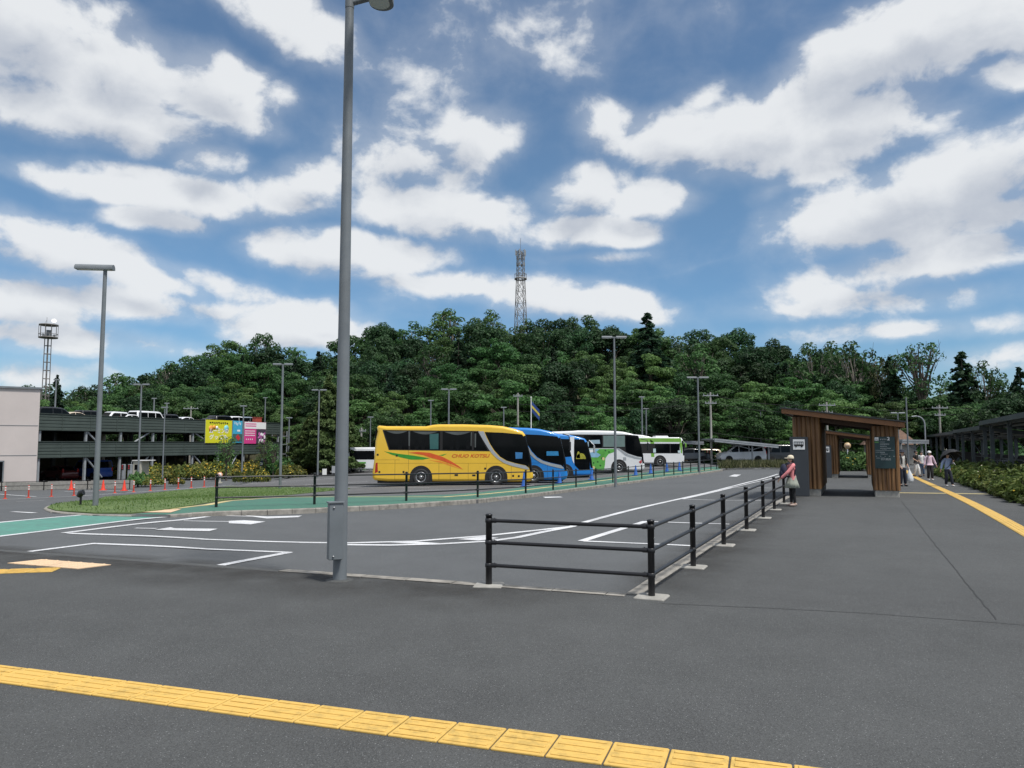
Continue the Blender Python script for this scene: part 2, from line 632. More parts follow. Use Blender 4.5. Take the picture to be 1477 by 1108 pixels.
def leaf_mat(name, cols, rnd=.35, transl=.25):
    m = bpy.data.materials.new(name)
    nt, b = nodes_of(m)
    L = nt.links
    ge = nt.nodes.new('ShaderNodeNewGeometry')
    oi = nt.nodes.new('ShaderNodeObjectInfo')
    r = nt.nodes.new('ShaderNodeValToRGB')
    r.color_ramp.elements[0].color = (*cols[0], 1)
    r.color_ramp.elements[1].color = (*cols[-1], 1)
    for i, c in enumerate(cols[1:-1]):
        e = r.color_ramp.elements.new((i + 1) / (len(cols) - 1))
        e.color = (*c, 1)
    L.new(ge.outputs['Random Per Island'], r.inputs[0])
    mr = nt.nodes.new('ShaderNodeMapRange')
    mr.inputs[3].default_value = 1 - rnd
    mr.inputs[4].default_value = 1 + rnd
    L.new(oi.outputs['Random'], mr.inputs[0])
    hs = nt.nodes.new('ShaderNodeHueSaturation')
    L.new(r.outputs[0], hs.inputs['Color'])
    L.new(mr.outputs[0], hs.inputs['Value'])
    mh = nt.nodes.new('ShaderNodeMapRange')
    mh.inputs[3].default_value = .475
    mh.inputs[4].default_value = .515
    ml = nt.nodes.new('ShaderNodeMath')
    ml.operation = 'FRACT'
    mm = nt.nodes.new('ShaderNodeMath')
    mm.operation = 'MULTIPLY'
    mm.inputs[1].default_value = 7.31
    L.new(oi.outputs['Random'], mm.inputs[0])
    L.new(mm.outputs[0], ml.inputs[0])
    L.new(ml.outputs[0], mh.inputs[0])
    L.new(mh.outputs[0], hs.inputs['Hue'])
    L.new(hs.outputs[0], b.inputs['Base Color'])
    b.inputs['Roughness'].default_value = .6
    b.inputs['Specular IOR Level'].default_value = .3
    tr = nt.nodes.new('ShaderNodeBsdfTranslucent')
    L.new(hs.outputs[0], tr.inputs['Color'])
    mx = nt.nodes.new('ShaderNodeMixShader')
    mx.inputs[0].default_value = transl
    L.new(b.outputs[0], mx.inputs[1])
    L.new(tr.outputs[0], mx.inputs[2])
    L.new(mx.outputs[0], nt.nodes['Material Output'].inputs['Surface'])
    return m


def glass_mat(name, tint=(.003, .004, .005), rough=.04):
    m = bpy.data.materials.new(name)
    nt, b = nodes_of(m)
    n = nt.nodes.new('ShaderNodeTexNoise')
    n.inputs['Scale'].default_value = 2.5
    r = nt.nodes.new('ShaderNodeValToRGB')
    r.color_ramp.elements[0].color = (*[c * .5 for c in tint], 1)
    r.color_ramp.elements[1].color = (*[c * 1.6 for c in tint], 1)
    tc = nt.nodes.new('ShaderNodeTexCoord')
    nt.links.new(tc.outputs['Object'], n.inputs['Vector'])
    nt.links.new(n.outputs['Fac'], r.inputs[0])
    nt.links.new(r.outputs[0], b.inputs['Base Color'])
    b.inputs['Roughness'].default_value = rough
    b.inputs['Specular IOR Level'].default_value = .12
    return m


MT = dict(
    road=asphalt('road_asphalt', (.092, .097, .101), .8, .24),
    pave=asphalt('pavement_asphalt', (.069, .0715, .0715), 1.25, .34),
    bay=asphalt('bay_asphalt', (.105, .105, .107), .8, .25),
    seam=mat('sealed_joint', (.03, .03, .03), .8, var=.3, vs=30),
    white=worn_paint('white_road_paint', (.72, .73, .75), .3),
    yellow=worn_paint('tactile_yellow', (.62, .40, .10), .7, (.2, .15, .05), 14),
    pink=worn_paint('faded_tactile', (.66, .47, .30), .8, (.3, .25, .2), 14),
    paleyellow=worn_paint('pale_yellow_line', (.70, .58, .26), .1),
    green=worn_paint('green_path_coat', (.045, .175, .115), .1, (.06, .1, .09), 6),
    greenlight=worn_paint('green_crossing_coat', (.085, .27, .21), .1, (.08, .14, .13), 6),
    kerb=mat('kerb_concrete', (.24, .225, .20), .9, var=.4, vs=5, bump=.4, bs=60),
    concrete=mat('concrete', (.31, .30, .275), .9, var=.2, vs=6, bump=.3),
    steel=mat('grey_painted_steel', (.15, .168, .182), .5, var=.14, vs=2.2, bump=.05, spec=.4),
    steel2=mat('galvanised_steel', (.26, .28, .30), .5, .0, var=.2, vs=3),
    blacksteel=mat('black_painted_steel', (.012, .012, .014), .38, var=.3, vs=8, spec=.5),
    grass=leaf_mat('grass_blades', [(.07, .135, .025), (.105, .175, .04), (.17, .215, .065)], .1, .3),
    lawn=mat('lawn_soil', (.075, .135, .03), .95, var=.3, vs=1.2, bump=.5, bs=25, col2=(.12, .175, .05)),
    earth=mat('earth', (.055, .055, .03), .95, var=.4, vs=.5, bump=.5, bs=5),
    dark=mat('dark_void', (.01, .01, .011), .8, var=.3),
    rubber=mat('tyre_rubber', (.018, .018, .019), .75, var=.25, vs=12),
    chrome=mat('brushed_alloy', (.38, .39, .40), .35, .8, var=.2),
    glass=glass_mat('tinted_glass'),
    silver=mat('silver_paint', (.42, .43, .45), .35, .4, var=.05, coat=.4),
    wood=None)


def sheet(name, poly, zf, mats, step=1.0, lift=0.0, skirt=0.0, kind='structure', hole=None):
    """ground sheet: outline in x, y draped over the land function"""
    poly = [Vector((p[0], p[1])) for p in poly]
    vs = []
    for i, p in enumerate(poly):
        q = poly[(i + 1) % len(poly)]
        n = max(1, int((q - p).length / step))
        for k in range(n):
            vs.append(p.lerp(q, k / n))
    nb = len(vs)
    xs, ys = [p.x for p in vs], [p.y for p in vs]

    def inside(pt):
        c = False
        j = nb - 1
        for i in range(nb):
            a, b_ = vs[i], vs[j]
            if (a.y > pt.y) != (b_.y > pt.y) and pt.x < (b_.x - a.x) * (pt.y - a.y) / (b_.y - a.y) + a.x:
                c = not c
            j = i
        return c
    x = min(xs) + step * .5
    grid = []
    while x < max(xs):
        y = min(ys) + step * .5
        while y < max(ys):
            p = Vector((x, y))
            if inside(p):
                grid.append(p)
            y += step
        x += step
    allv = vs + grid
    ov, oe, of, *_ = delaunay_2d_cdt(allv, [], [list(range(nb))], 1, 1e-5)
    me = bpy.data.meshes.new(name)
    V3 = [(p.x, p.y, zf(p.x, p.y) + lift) for p in ov]
    F = [tuple(f) for f in of]
    if skirt:
        b0 = len(V3)
        for p in vs:
            V3.append((p.x, p.y, zf(p.x, p.y) + lift))
        for p in vs:
            V3.append((p.x, p.y, zf(p.x, p.y) + lift - skirt))
        for i in range(nb):
            j = (i + 1) % nb
            F.append((b0 + i, b0 + nb + i, b0 + nb + j, b0 + j))
    me.from_pydata(V3, [], F)
    me.materials.append(mats)
    me.update()
    bm = bmesh.new()
    bm.from_mesh(me)
    for f in bm.faces:
        if abs(f.normal.z) > .5 and f.normal.z < 0:
            f.normal_flip()
    bm.to_mesh(me)
    bm.free()
    o = bpy.data.objects.new(name, me)
    C.objects.link(o)
    if kind:
        o['kind'] = kind
    return o


def ribbon(mb, pts, w, zf, lift=.006, step=.5, mi=0, th=0.0):
    """painted line of width w along world points, draped on zf"""
    pts = [Vector((p[0], p[1])) for p in pts]
    dense = []
    for i in range(len(pts) - 1):
        n = max(1, int((pts[i + 1] - pts[i]).length / step))
        for k in range(n):
            dense.append(pts[i].lerp(pts[i + 1], k / n))
    dense.append(pts[-1])
    vs = []
    for i, p in enumerate(dense):
        a, b_ = dense[max(0, i - 1)], dense[min(len(dense) - 1, i + 1)]
        if 0 < i < len(dense) - 1:
            t0, t1 = (p - a).normalized(), (b_ - p).normalized()
            t = (t0 + t1).normalized()
            s_ = 1 / max(.4, abs(t.dot(t1)))
        else:
            t, s_ = (b_ - a).normalized(), 1
        n_ = Vector((-t.y, t.x)) * (w / 2 * s_)
        for q in (p + n_, p - n_):
            vs.append((q.x, q.y, zf(q.x, q.y) + lift))
    fs = [(2 * i, 2 * i + 1, 2 * i + 3, 2 * i + 2) for i in range(len(dense) - 1)]
    mb.add(vs, fs, mi)


def patch(mb, pts, zf, lift=.006, mi=0):
    mb.add([(p[0], p[1], zf(p[0], p[1]) + lift) for p in pts], [tuple(range(len(pts)))], mi)


def fix_up(o):
    bm = bmesh.new()
    bm.from_mesh(o.data)
    for f in bm.faces:
        if f.normal.z < 0:
            f.normal_flip()
    bm.to_mesh(o.data)
    bm.free()
    return o


def text_mesh(txt, size, shear=0, ext=.002, bold=0):
    cu = bpy.data.curves.new('lettering', 'FONT')
    cu.body = txt
    cu.size = size
    cu.shear = shear
    cu.extrude = ext
    cu.offset = bold
    cu.resolution_u = 3
    o = bpy.data.objects.new('lettering', cu)
    C.objects.link(o)
    dg = bpy.context.evaluated_depsgraph_get()
    me = bpy.data.meshes.new_from_object(o.evaluated_get(dg))
    bpy.data.objects.remove(o)
    bpy.data.curves.remove(cu)
    return me


def lettering(name, txt, size, m, parent, M, shear=0, ext=.002, fit=None, bold=0, centre=False):
    """writing in local x (along) and y (up); fit=(w, h) scales it into a box"""
    me = text_mesh(txt, size, shear, ext, bold)
    if fit and len(me.vertices):
        xs = [v.co.x for v in me.vertices]
        ys = [v.co.y for v in me.vertices]
        sx = fit[0] / max(1e-6, max(xs) - min(xs))
        sy = fit[1] / max(1e-6, max(ys) - min(ys))
        x0, y0 = min(xs), min(ys)
        for v in me.vertices:
            v.co.x = (v.co.x - x0) * sx
            v.co.y = (v.co.y - y0) * sy
    me.materials.clear()
    me.materials.append(m)
    o = bpy.data.objects.new(name, me)
    C.objects.link(o)
    o.parent = parent
    o.matrix_local = M
    return o


FRONT = Matrix(((1, 0, 0, 0), (0, 0, -1, 0), (0, 1, 0, 0), (0, 0, 0, 1)))   # text x -> x, y -> z, facing -y


def at_front(x, y, z):
    return Matrix.Translation((x, y, z)) @ FRONT


ORD = ['first', 'second', 'third', 'fourth', 'fifth', 'sixth', 'seventh', 'eighth', 'ninth', 'tenth', 'eleventh', 'twelfth', 'thirteenth', 'fourteenth', 'fifteenth', 'sixteenth', 'seventeenth', 'eighteenth', 'nineteenth', 'twentieth', 'twenty-first', 'twenty-second', 'twenty-third', 'twenty-fourth']
# ------------------------------------------------------------------ ground, kerbs, markings
A = Vector((.454, 1.0)).normalized()          # direction of the path on the right
B = Vector((A.y, -A.x))
RZ = -math.atan2(A.x, A.y)                    # local +y along the path


def px_list(l, f=zs):
    return [P(x, y, f) for x, y in l]


FP = px_list([(705, 845), (940, 862), (1000, 818.5), (1044, 787), (1077, 765), (1101, 747.5), (1117, 735.5), (1131, 726.5)])
fdir = (FP[6] - FP[1]).xy.normalized()
fperp = Vector((-fdir.y, fdir.x))             # to the left of the fence
kc = FP[1].xy + fperp * .2 + Vector((-.05, .1))
k_left = (FP[0].xy - FP[1].xy).normalized()
near_kerb = [kc + k_left * 60, kc + k_left * 4.2, kc, kc + fdir * 30, kc + fdir * 58]
near_poly = near_kerb + [Vector((90, 62)), Vector((90, -14)), Vector((-60, -14))]
ISL = [(245, 743), (300, 738.5), (400, 735.5), (500, 731.5), (586, 727), (689, 720.5), (758, 713.5), (798, 708.8), (831, 704.5), (860, 701), (884, 697.8), (906, 695), (926, 692.5), (943, 690), (958, 688), (985, 685.3), (1007, 682.3), (1025, 680), (1042, 677.5)]
GEND = [(90, 726.5), (69, 730), (64, 734), (76, 739), (135, 743), (190, 744)]
isl = [p.xy for p in px_list(ISL)]
gend = [p.xy for p in px_list(GEND)]
far_poly = isl + [isl[-1] + Vector((1.5, 4)), Vector((22, 96)), Vector((-32, 96))] + [p.xy for p in px_list([(420, 690), (330, 701), (250, 709), (150, 718)])] + gend

sheet('road', [(-95, -14), (95, -14), (95, 98), (-95, 98)], zr, MT['road'], 1.5)
sheet('pavement', near_poly, zs, MT['pave'], 1.0, 0, .16)
sheet('bus_bay', far_poly, zs, MT['bay'], 1.2, 0, .16)

terr = MB()
n_ = 40
terr.add([(x * 60 - 1200, y * 60 - 1200, -3.2) for y in range(41) for x in range(41)], [(y * 41 + x, y * 41 + x + 1, y * 41 + 42 + x, y * 41 + 41 + x) for y in range(40) for x in range(40)])
tag(terr.build('ground', MT['earth']), kind='structure')


def kerb_run(mb, pts, left=True, wdt=.15, ln=.6):
    """kerb stones just inside a slab edge"""
    pts = [Vector((p[0], p[1])) for p in pts]
    cum = [0]
    for i in range(len(pts) - 1):
        cum.append(cum[-1] + (pts[i + 1] - pts[i]).length)

    def at(d):
        for i in range(len(pts) - 1):
            if d <= cum[i + 1] or i == len(pts) - 2:
                return pts[i].lerp(pts[i + 1], (d - cum[i]) / max(1e-6, cum[i + 1] - cum[i]))
    d = 0
    sgn = 1 if left else -1
    while d < cum[-1] - .1:
        e = min(d + ln - .012, cum[-1])
        a, b = at(d), at(e)
        t = (b - a).normalized()
        n = Vector((-t.y, t.x)) * sgn
        o, i_ = -.03, wdt
        j = random.uniform(-.002, .003)
        vs = []
        for (p, off, dz) in ((a, o, -.22), (b, o, -.22), (b, i_, -.22), (a, i_, -.22), (a, o, -.012), (b, o, -.012), (b, i_, .006), (a, i_, .006), (a, o + .015, .006), (b, o + .015, .006)):
            q = p + n * off
            vs.append((q.x, q.y, zs(q.x, q.y) + dz + j))
        mb.add(vs, [(0, 1, 5, 4), (4, 5, 9, 8), (8, 9, 6, 7), (0, 4, 8, 7, 3), (1, 2, 6, 9, 5)])
        d += ln


random.seed(3)
kb = MB()
kerb_run(kb, isl, True)
kerb_run(kb, gend, True)
kerb_run(kb, [kc + k_left * 4.4, kc], False)
kerb_run(kb, [kc, kc + fdir * 45], False)
tag(kb.build('kerb', MT['kerb']), kind='structure')

# green cycle path and crossing
GBACK = [(1040, 673.5), (1000, 674), (960, 678), (900, 686), (860, 690.5), (800, 697), (740, 705), (690, 710.5), (640, 714), (560, 715.5), (500, 716), (420, 717), (372, 719.5), (330, 722.5), (300, 727), (265, 733), (235, 738), (195, 742)]
inner = []
for i, p in enumerate(isl):
    t = (isl[min(i + 1, len(isl) - 1)] - isl[max(i - 1, 0)]).normalized()
    inner.append(p + Vector((-t.y, t.x)) * .16)
sheet('green_path', inner + [p.xy for p in px_list(GBACK)], zs, MT['green'], .8, .006)
band = [(-420, 797), (0, 754.5), (60, 748.6), (123, 743.2), (268, 743.8), (60, 766.5), (0, 773.5), (-420, 824)]
sheet('green_crossing', [p.xy for p in px_list(band, zr)], zr, MT['greenlight'], .8, .006)

# lawn wedge
LAWN = [(92, 726.3), (150, 717.4), (250, 708.4), (330, 701.5), (380, 703), (440, 703.5), (505, 705), (440, 712), (372, 718.6), (330, 721.7), (300, 726), (265, 732), (232, 737), (190, 741.3), (135, 741.2), (80, 737.5), (68, 733.5), (73, 730)]
lawn_poly = [p.xy for p in px_list(LAWN)]
sheet('lawn', lawn_poly, zs, MT['lawn'], .8, .03, .05)
# grass blades on the lawn
rg = np.random.default_rng(5)


def in_poly(p, poly):
    c = False
    j = len(poly) - 1
    for i in range(len(poly)):
        a, b_ = poly[i], poly[j]
        if (a[1] > p[1]) != (b_[1] > p[1]) and p[0] < (b_[0] - a[0]) * (p[1] - a[1]) / (b_[1] - a[1]) + a[0]:
            c = not c
        j = i
    return c


def blades(name, poly, n, h, m, w=.02, label=None):
    xs, ys = [p[0] for p in poly], [p[1] for p in poly]
    mb = MB()
    k = 0
    while k < n:
        p = (rg.uniform(min(xs), max(xs)), rg.uniform(min(ys), max(ys)))
        if not in_poly(p, poly):
            k += .2
            continue
        k += 1
        q = rg.uniform(0, 6.28)
        hh = h * rg.uniform(.5, 1.3)
        dx, dy = math.cos(q) * w, math.sin(q) * w
        lx, ly = rg.normal(0, .4, 2) * hh
        z = zs(*p) + .02
        mb.add([(p[0] - dx, p[1] - dy, z), (p[0] + dx, p[1] + dy, z), (p[0] + lx, p[1] + ly, z + hh)], [(0, 1, 2)])
    o = mb.build(name, m)
    return tag(o, label, 'grass', kind='stuff')


blades('lawn_grass', lawn_poly, 17000, .06, MT['grass'], .014, 'short mown green grass of the lawn wedge beside the green path')

# white lines
wm = MB()


def line(pts, w=.15, f=zr):
    ribbon(wm, px_list(pts, f), w, f, .008)


def shape(pts, f=zr):
    patch(wm, px_list(pts, f), f, .009)


line([(-420, 797), (0, 754), (60, 748.2), (123, 742.8)], .15)
line([(-420, 824.5), (0, 774), (60, 766.9), (269, 744)], .15)
line([(92, 769.4), (255, 751), (300, 745.6)], .17)
line([(100, 769.9), (300, 778.7), (440, 783), (500, 783.8), (598, 781.3), (640, 778), (700, 773.4), (781, 764.7), (825, 759.8)], .15)
line([(500, 786.3), (563, 786.9), (634, 785.2), (703, 781.3), (746, 775.8), (781, 768.3), (825, 759.9), (841, 754.5), (992, 717.3), (1055, 702), (1122, 684)], .16)
line([(983, 720.3), (1057, 703.2)], .16)
line([(1057, 703.4), (1138, 683)], .1)
shape([(560, 784), (598, 781.8), (637, 784.4), (620, 785.4)])
shape([(660, 778.5), (700, 774.2), (720, 776.8), (690, 780.5)])
line([(12, 800), (134.7, 784.6), (300, 792.6), (421, 797.6)], .13)
line([(417, 797.4), (308, 818)], .13)
line([(839, 781), (932, 752.4)], .16)
line([(842, 781), (960, 786), (1002, 788)], .12)
line([(930, 752.4), (985, 754.5), (1052, 756.5)], .12)
line([(985, 720.2), (1035, 722), (1100, 722.5)], .12)
line([(1055, 703), (1075, 703.6), (1112, 704.2)], .12)
line([(1098, 691.2), (1126, 691.6)], .1)
line([(195, 762.3), (226, 762.9)], .12)
shape([(223, 764.8), (246, 761.2), (252, 762.7), (314, 763.4), (302, 766.8), (240, 765.4)])
line([(265, 751.8), (332, 752.8)], .12)
shape([(330, 752), (352, 751), (383, 753), (362, 757), (330, 755.4)])
line([(327, 744.4), (372, 745.4)], .12)
shape([(352, 743.9), (385, 745.6), (436, 744.3), (430, 746.6), (385, 748.6)])
shape([(1051, 687.3), (1059, 684.6), (1069, 684.9), (1062, 688)])
shape([(783, 717.2), (808, 716.6), (812, 717.8), (787, 718.6)])
line([(-40, 724), (0, 721), (100, 716.4), (250, 706.4), (330, 700.2), (420, 693.8), (480, 690.3)], .15, zs)
line([(-30, 711), (0, 713), (52, 716.6)], .15, zs)
line([(93, 709.2), (150, 708.3), (190, 707.6)], .15, zs)
line([(24, 723.6), (64, 722)], .12, zs)
line([(395, 706.2), (442, 699.6), (530, 694.5)], .12, zs)
line([(440, 704.5), (620, 703.5)], .12, zs)
line([(18, 738.5), (50, 740.3)], .15)
line([(560, 709), (700, 706), (770, 700)], .1, zs)
for x0, y0, x1, y1 in ((1088, 676.2, 1098, 676.2), (1104, 676.3, 1110, 676.3)):
    line([(x0, y0), (x1, y1)], .15, zs)
fix_up(wm.build('road_marking', MT['white'])) ['kind'] = 'structure'

# yellow lines and tactile panels
ym = MB()
ribbon(ym, px_list([(243, 735), (300, 728.6), (330, 723), (372, 720), (416, 717.6), (500, 717.2), (640, 717.3), (700, 713), (740, 709), (800, 702), (860, 694.5), (900, 689), (960, 683.5), (1000, 680.2), (1030, 677)]), .26, zs, .011)
ribbon(ym, px_list([(1290, 711), (1360, 711.8), (1446, 713.2)]), .45, zs, .006)
tag(fix_up(ym.build('yellow_line', MT['paleyellow'])), kind='structure')

tile = MB()
random.seed(8)


def tactile_strip(mb, p0, p1, z0=0.004, w=.3, bars=4):
    """row of 30 cm tiles with raised bars running along the strip"""
    p0, p1 = p0.xy.copy(), p1.xy.copy()
    t = (p1 - p0).normalized()
    n = Vector((-t.y, t.x))
    k = int((p1 - p0).length / .3)
    for i in range(k):
        c = p0 + t * (.3 * i + .15)
        rz = math.atan2(t.y, t.x) + random.uniform(-.004, .004)
        z = zs(c.x, c.y)
        sl = Matrix.Translation((c.x, c.y, z + z0)) @ Matrix.Rotation(rz, 4, 'Z') @ Matrix.Rotation(-math.atan2(zs(*(c + t * .15)) - zs(*(c - t * .15)), .3), 4, 'Y')
        mb.box((0, 0, random.uniform(0, .0015)), (.2905, w - .006, .014), M=sl, bev=.004)
        for q in range(bars):
            y = (q - (bars - 1) / 2) * w / bars
            mb.box((0, y, .0105), (.25, .028, .0065), M=sl, bev=.0035)


ts0, ts1 = P(0, 973), P(1150, 1124)
td = (ts1 - ts0).normalized()
tactile_strip(tile, ts0 - td * 3.2 - td * .02, ts1 + td * 6)
q0, q1 = P(1322, 689.5), P(1480, 768.8)
qd = (q0 - q1).normalized()
tactile_strip(tile, q1 - qd * 5, q0 + qd * 16)
tl = P(4, 824.5)
tactile_strip(tile, tl + Vector((.62, .1, 0)), tl + Vector((-4, -.9, 0)))
tag(tile.build('tactile_paving', MT['yellow']), kind='structure')
pk = MB()
for quad in ([(10, 813), (60, 807.6), (161, 815.4), (112, 821.4)],):
    pp = px_list(quad)
    c0 = sum((p for p in pp), Vector()) / 4
    for i in range(4):
        for j in range(2):
            u0, u1, v0, v1 = i / 4 + .004, (i + 1) / 4 - .004, j / 2 + .006, (j + 1) / 2 - .006

            def bl(u, v):
                return pp[0].lerp(pp[3], v).lerp(pp[1].lerp(pp[2], v), u)
            pts = [bl(u0, v0), bl(u1, v0), bl(u1, v1), bl(u0, v1)]
            vs = [(p.x, p.y, zs(p.x, p.y) + .010) for p in pts] + [(p.x, p.y, zs(p.x, p.y) - .02) for p in pts]
            pk.add(vs, [(0, 1, 2, 3), (0, 4, 5, 1), (1, 5, 6, 2), (2, 6, 7, 3), (3, 7, 4, 0)])
            for a in range(3):
                for b_ in range(3):
                    p = bl(u0 + (u1 - u0) * (a + .5) / 3, v0 + (v1 - v0) * (b_ + .5) / 3)
                    pk.lathe([(.02, 0), (.018, .004), (.012, .006), (0, .006)], 8, M=Matrix.Translation((p.x, p.y, zs(p.x, p.y) + .010)))
for quad in ([(187, 739.6), (203, 735.5), (231, 736.3), (262, 735.2), (246, 740.2)],):
    patch(pk, px_list(quad), zs, .016)
tag(fix_up(pk.build('tactile_panel', MT['pink'])), kind='structure')

# joints in the pavement
sm_ = MB()


def crack(pts, w=.018):
    pp = px_list(pts)
    out = []
    for i in range(len(pp) - 1):
        n = max(2, int((pp[i + 1] - pp[i]).length / .12))
        for k in range(n):
            p = pp[i].lerp(pp[i + 1], k / n)
            out.append(Vector((p.x + random.uniform(-.008, .008), p.y + random.uniform(-.008, .008))))
    ribbon(sm_, out, w, zs, .003, 9)


crack([(955, 871), (1100, 877), (1250, 885), (1440, 899), (1600, 912)], .011)
crack([(1299, 722), (1340, 775), (1385, 830), (1440, 898)], .014)
tag(fix_up(sm_.build('pavement_joint', MT['seam'])), kind='structure')

# grime that collects along the kerb of the near pavement
gm = bpy.data.materials.new('kerb_grime')
nt, pb = nodes_of(gm)
pb.inputs['Base Color'].default_value = (.038, .036, .033, 1)
pb.inputs['Roughness'].default_value = .9
at_ = nt.nodes.new('ShaderNodeAttribute')
at_.attribute_name = 'grime'
tc = nt.nodes.new('ShaderNodeTexCoord')
nz = nt.nodes.new('ShaderNodeTexNoise')
nz.inputs['Scale'].default_value = 1.6
nz.inputs['Detail'].default_value = 7
nt.links.new(tc.outputs['Object'], nz.inputs['Vector'])
ml = nt.nodes.new('ShaderNodeMath')
ml.operation = 'MULTIPLY_ADD'
ml.inputs[1].default_value = 1.5
ml.inputs[2].default_value = -.35
nt.links.new(nz.outputs['Fac'], ml.inputs[0])
m2 = nt.nodes.new('ShaderNodeMath')
m2.operation = 'MULTIPLY'
m2.use_clamp = True
nt.links.new(at_.outputs['Fac'], m2.inputs[0])
nt.links.new(ml.outputs[0], m2.inputs[1])
trn = nt.nodes.new('ShaderNodeBsdfTransparent')
mxs = nt.nodes.new('ShaderNodeMixShader')
nt.links.new(m2.outputs[0], mxs.inputs[0])
nt.links.new(trn.outputs[0], mxs.inputs[1])
nt.links.new(pb.outputs[0], mxs.inputs[2])
nt.links.new(mxs.outputs[0], nt.nodes['Material Output'].inputs['Surface'])


def grime(pts, w, side, zf, off=0.0):
    pts = [Vector((p[0], p[1])) for p in pts]
    dense = []
    for i in range(len(pts) - 1):
        n = max(1, int((pts[i + 1] - pts[i]).length / .3))
        dense += [pts[i].lerp(pts[i + 1], k / n) for k in range(n)]
    dense.append(pts[-1])
    V_, F_, A_ = [], [], []
    prof = [(0, .95), (.25, .8), (.6, .35), (1, 0)]
    for i, p in enumerate(dense):
        t = (dense[min(i + 1, len(dense) - 1)] - dense[max(0, i - 1)]).normalized()
        n = Vector((-t.y, t.x)) * side
        for f, a in prof:
            q = p + n * (off + f * w)
            V_.append((q.x, q.y, zf(q.x, q.y) + .0035))
            e_ = min(1, i / 5, (len(dense) - 1 - i) / 5)
            A_.append(a * e_)
    m = len(prof)
    for i in range(len(dense) - 1):
        for k in range(m - 1):
            F_.append((i * m + k, i * m + k + 1, (i + 1) * m + k + 1, (i + 1) * m + k))
    me = bpy.data.meshes.new('pavement_grime')
    me.from_pydata(V_, [], F_)
    a = me.attributes.new('grime', 'FLOAT', 'POINT')
    a.data.foreach_set('value', A_)
    me.materials.append(gm)
    o = bpy.data.objects.new('pavement_grime', me)
    C.objects.link(o)
    fix_up(o)
    o['kind'] = 'structure'


grime([kc + k_left * 30, kc + k_left * .15], 1.5, -1, zs, .16)
grime([kc - fdir * .1, kc + fdir * 24], .8, -1, zs, .16)
grime([kc + k_left * 14, kc + k_left * .0], .5, 1, zr, .04)
grime([kc + fdir * .3, kc + fdir * 24], .7, 1, zr, .04)
# ------------------------------------------------------------------ fences
def fence(name, label, posts, h, rails, pr=.036, rr=.021, footing=True, cat='fence', m=None, corner=()):
    m = m or MT['blacksteel']
    o = thing(name, label, cat, posts[0])
    base = posts[0]
    for i, p in enumerate(posts):
        q = p - base
        mb = MB()
        mb.lathe([(pr, -.1), (pr, h - .02), (pr + .004, h - .02), (pr + .004, h), (pr * .6, h + .008), (0, h + .008)], 14, M=Matrix.Translation(q))
        for z in rails:
            mb.lathe([(pr + .002, z - .025), (pr + .007, z - .022), (pr + .007, z + .022), (pr + .002, z + .025)], 12, M=Matrix.Translation(q))
        mb.build('post', m, o)
        if footing:
            fb = MB()
            fb.box(q + Vector((0, 0, -.03)), (.32, .3, .10), rz=RZ + (.3 if i == 0 else 0), bev=.012)
            fb.build('footing', MT['concrete'], o)
    for i in range(len(posts) - 1):
        a, b = posts[i] - base, posts[i + 1] - base
        t = (b - a).normalized() * (pr + .003)
        for z in rails:
            mb = MB()
            d = Vector((0, 0, z))
            mb.tube([a + t + d, b - t + d], rr, 10)
            for (e, s_) in ((a + t + d, 1), (b - t + d, -1)):
                u = (b - a).normalized() * s_
                mb.tube([e, e + u * .05], rr + .006, 10)
                mb.ball(e + u * .03 + Vector((0, 0, rr + .005)), .007, n=6, m=4)
            mb.build('rail', m, o)
    return o


fence('pipe_fence', 'black three-rail pipe fence bending round the near pavement corner', FP, .80, (.23, .485, .73))
FF = px_list([(311.8, 732), (453.4, 728), (586, 723), (689, 717.5), (758.3, 711.6), (797.8, 706.9), (830.9, 702.8), (859.6, 699.2), (884, 696), (906.4, 693.2), (925.7, 690.7), (942.6, 688.3), (958, 686.5), (972, 685), (985, 683.3), (996.4, 681.6), (1007, 680.3), (1016, 679.2), (1025.5, 678), (1033.8, 676.7), (1040, 675.4)])
fence('pipe_fence', 'long black pipe fence along the green path in front of the coaches', FF, .86, (.25, .52, .79), footing=False)
GF = px_list([(-24, 709), (2, 708), (63, 706.8), (126, 705.3), (187, 703.8)])
gf = fence('guard_fence', 'low black two-rail fence in front of the parking structure entrance', GF, .72, (.34, .66), footing=False)
gb = MB()
g0 = GF[0]
for i in range(4):
    a, b = GF[i] - g0 + Vector((.1, .35, .3)), GF[i + 1] - g0 + Vector((.1, .35, .3))
    mid, ln = (a + b) / 2, (b - a)
    gb.box(mid, (ln.length, .1, .62), rz=math.atan2(ln.y, ln.x))
tag(gb.build('low_wall', MT['concrete'], None), 'low grey concrete wall behind the two-rail black fence', 'wall').location = g0

# ------------------------------------------------------------------ lamps and poles
def lamp_head(mb, x0, x1, r, n=10, mi=0, ml=1, M=None):
    """half-round lamp head along x, flat side down, with a pale lens below"""
    k = [(math.cos(math.pi * i / n) * r, math.sin(math.pi * i / n) * r) for i in range(n + 1)]
    k = [(-r, -.03)] + [(-a, b) for a, b in k] + [(r, -.03)]
    mb.prism(k, x0, x1, mi, M, 'yz')
    mb.box(((x0 + x1) / 2, 0, -.034), ((x1 - x0) * .86, r * 1.5, .012), ml, M)


LENS = mat('lamp_lens', (.5, .52, .52), .25, var=.1, coat=.3)


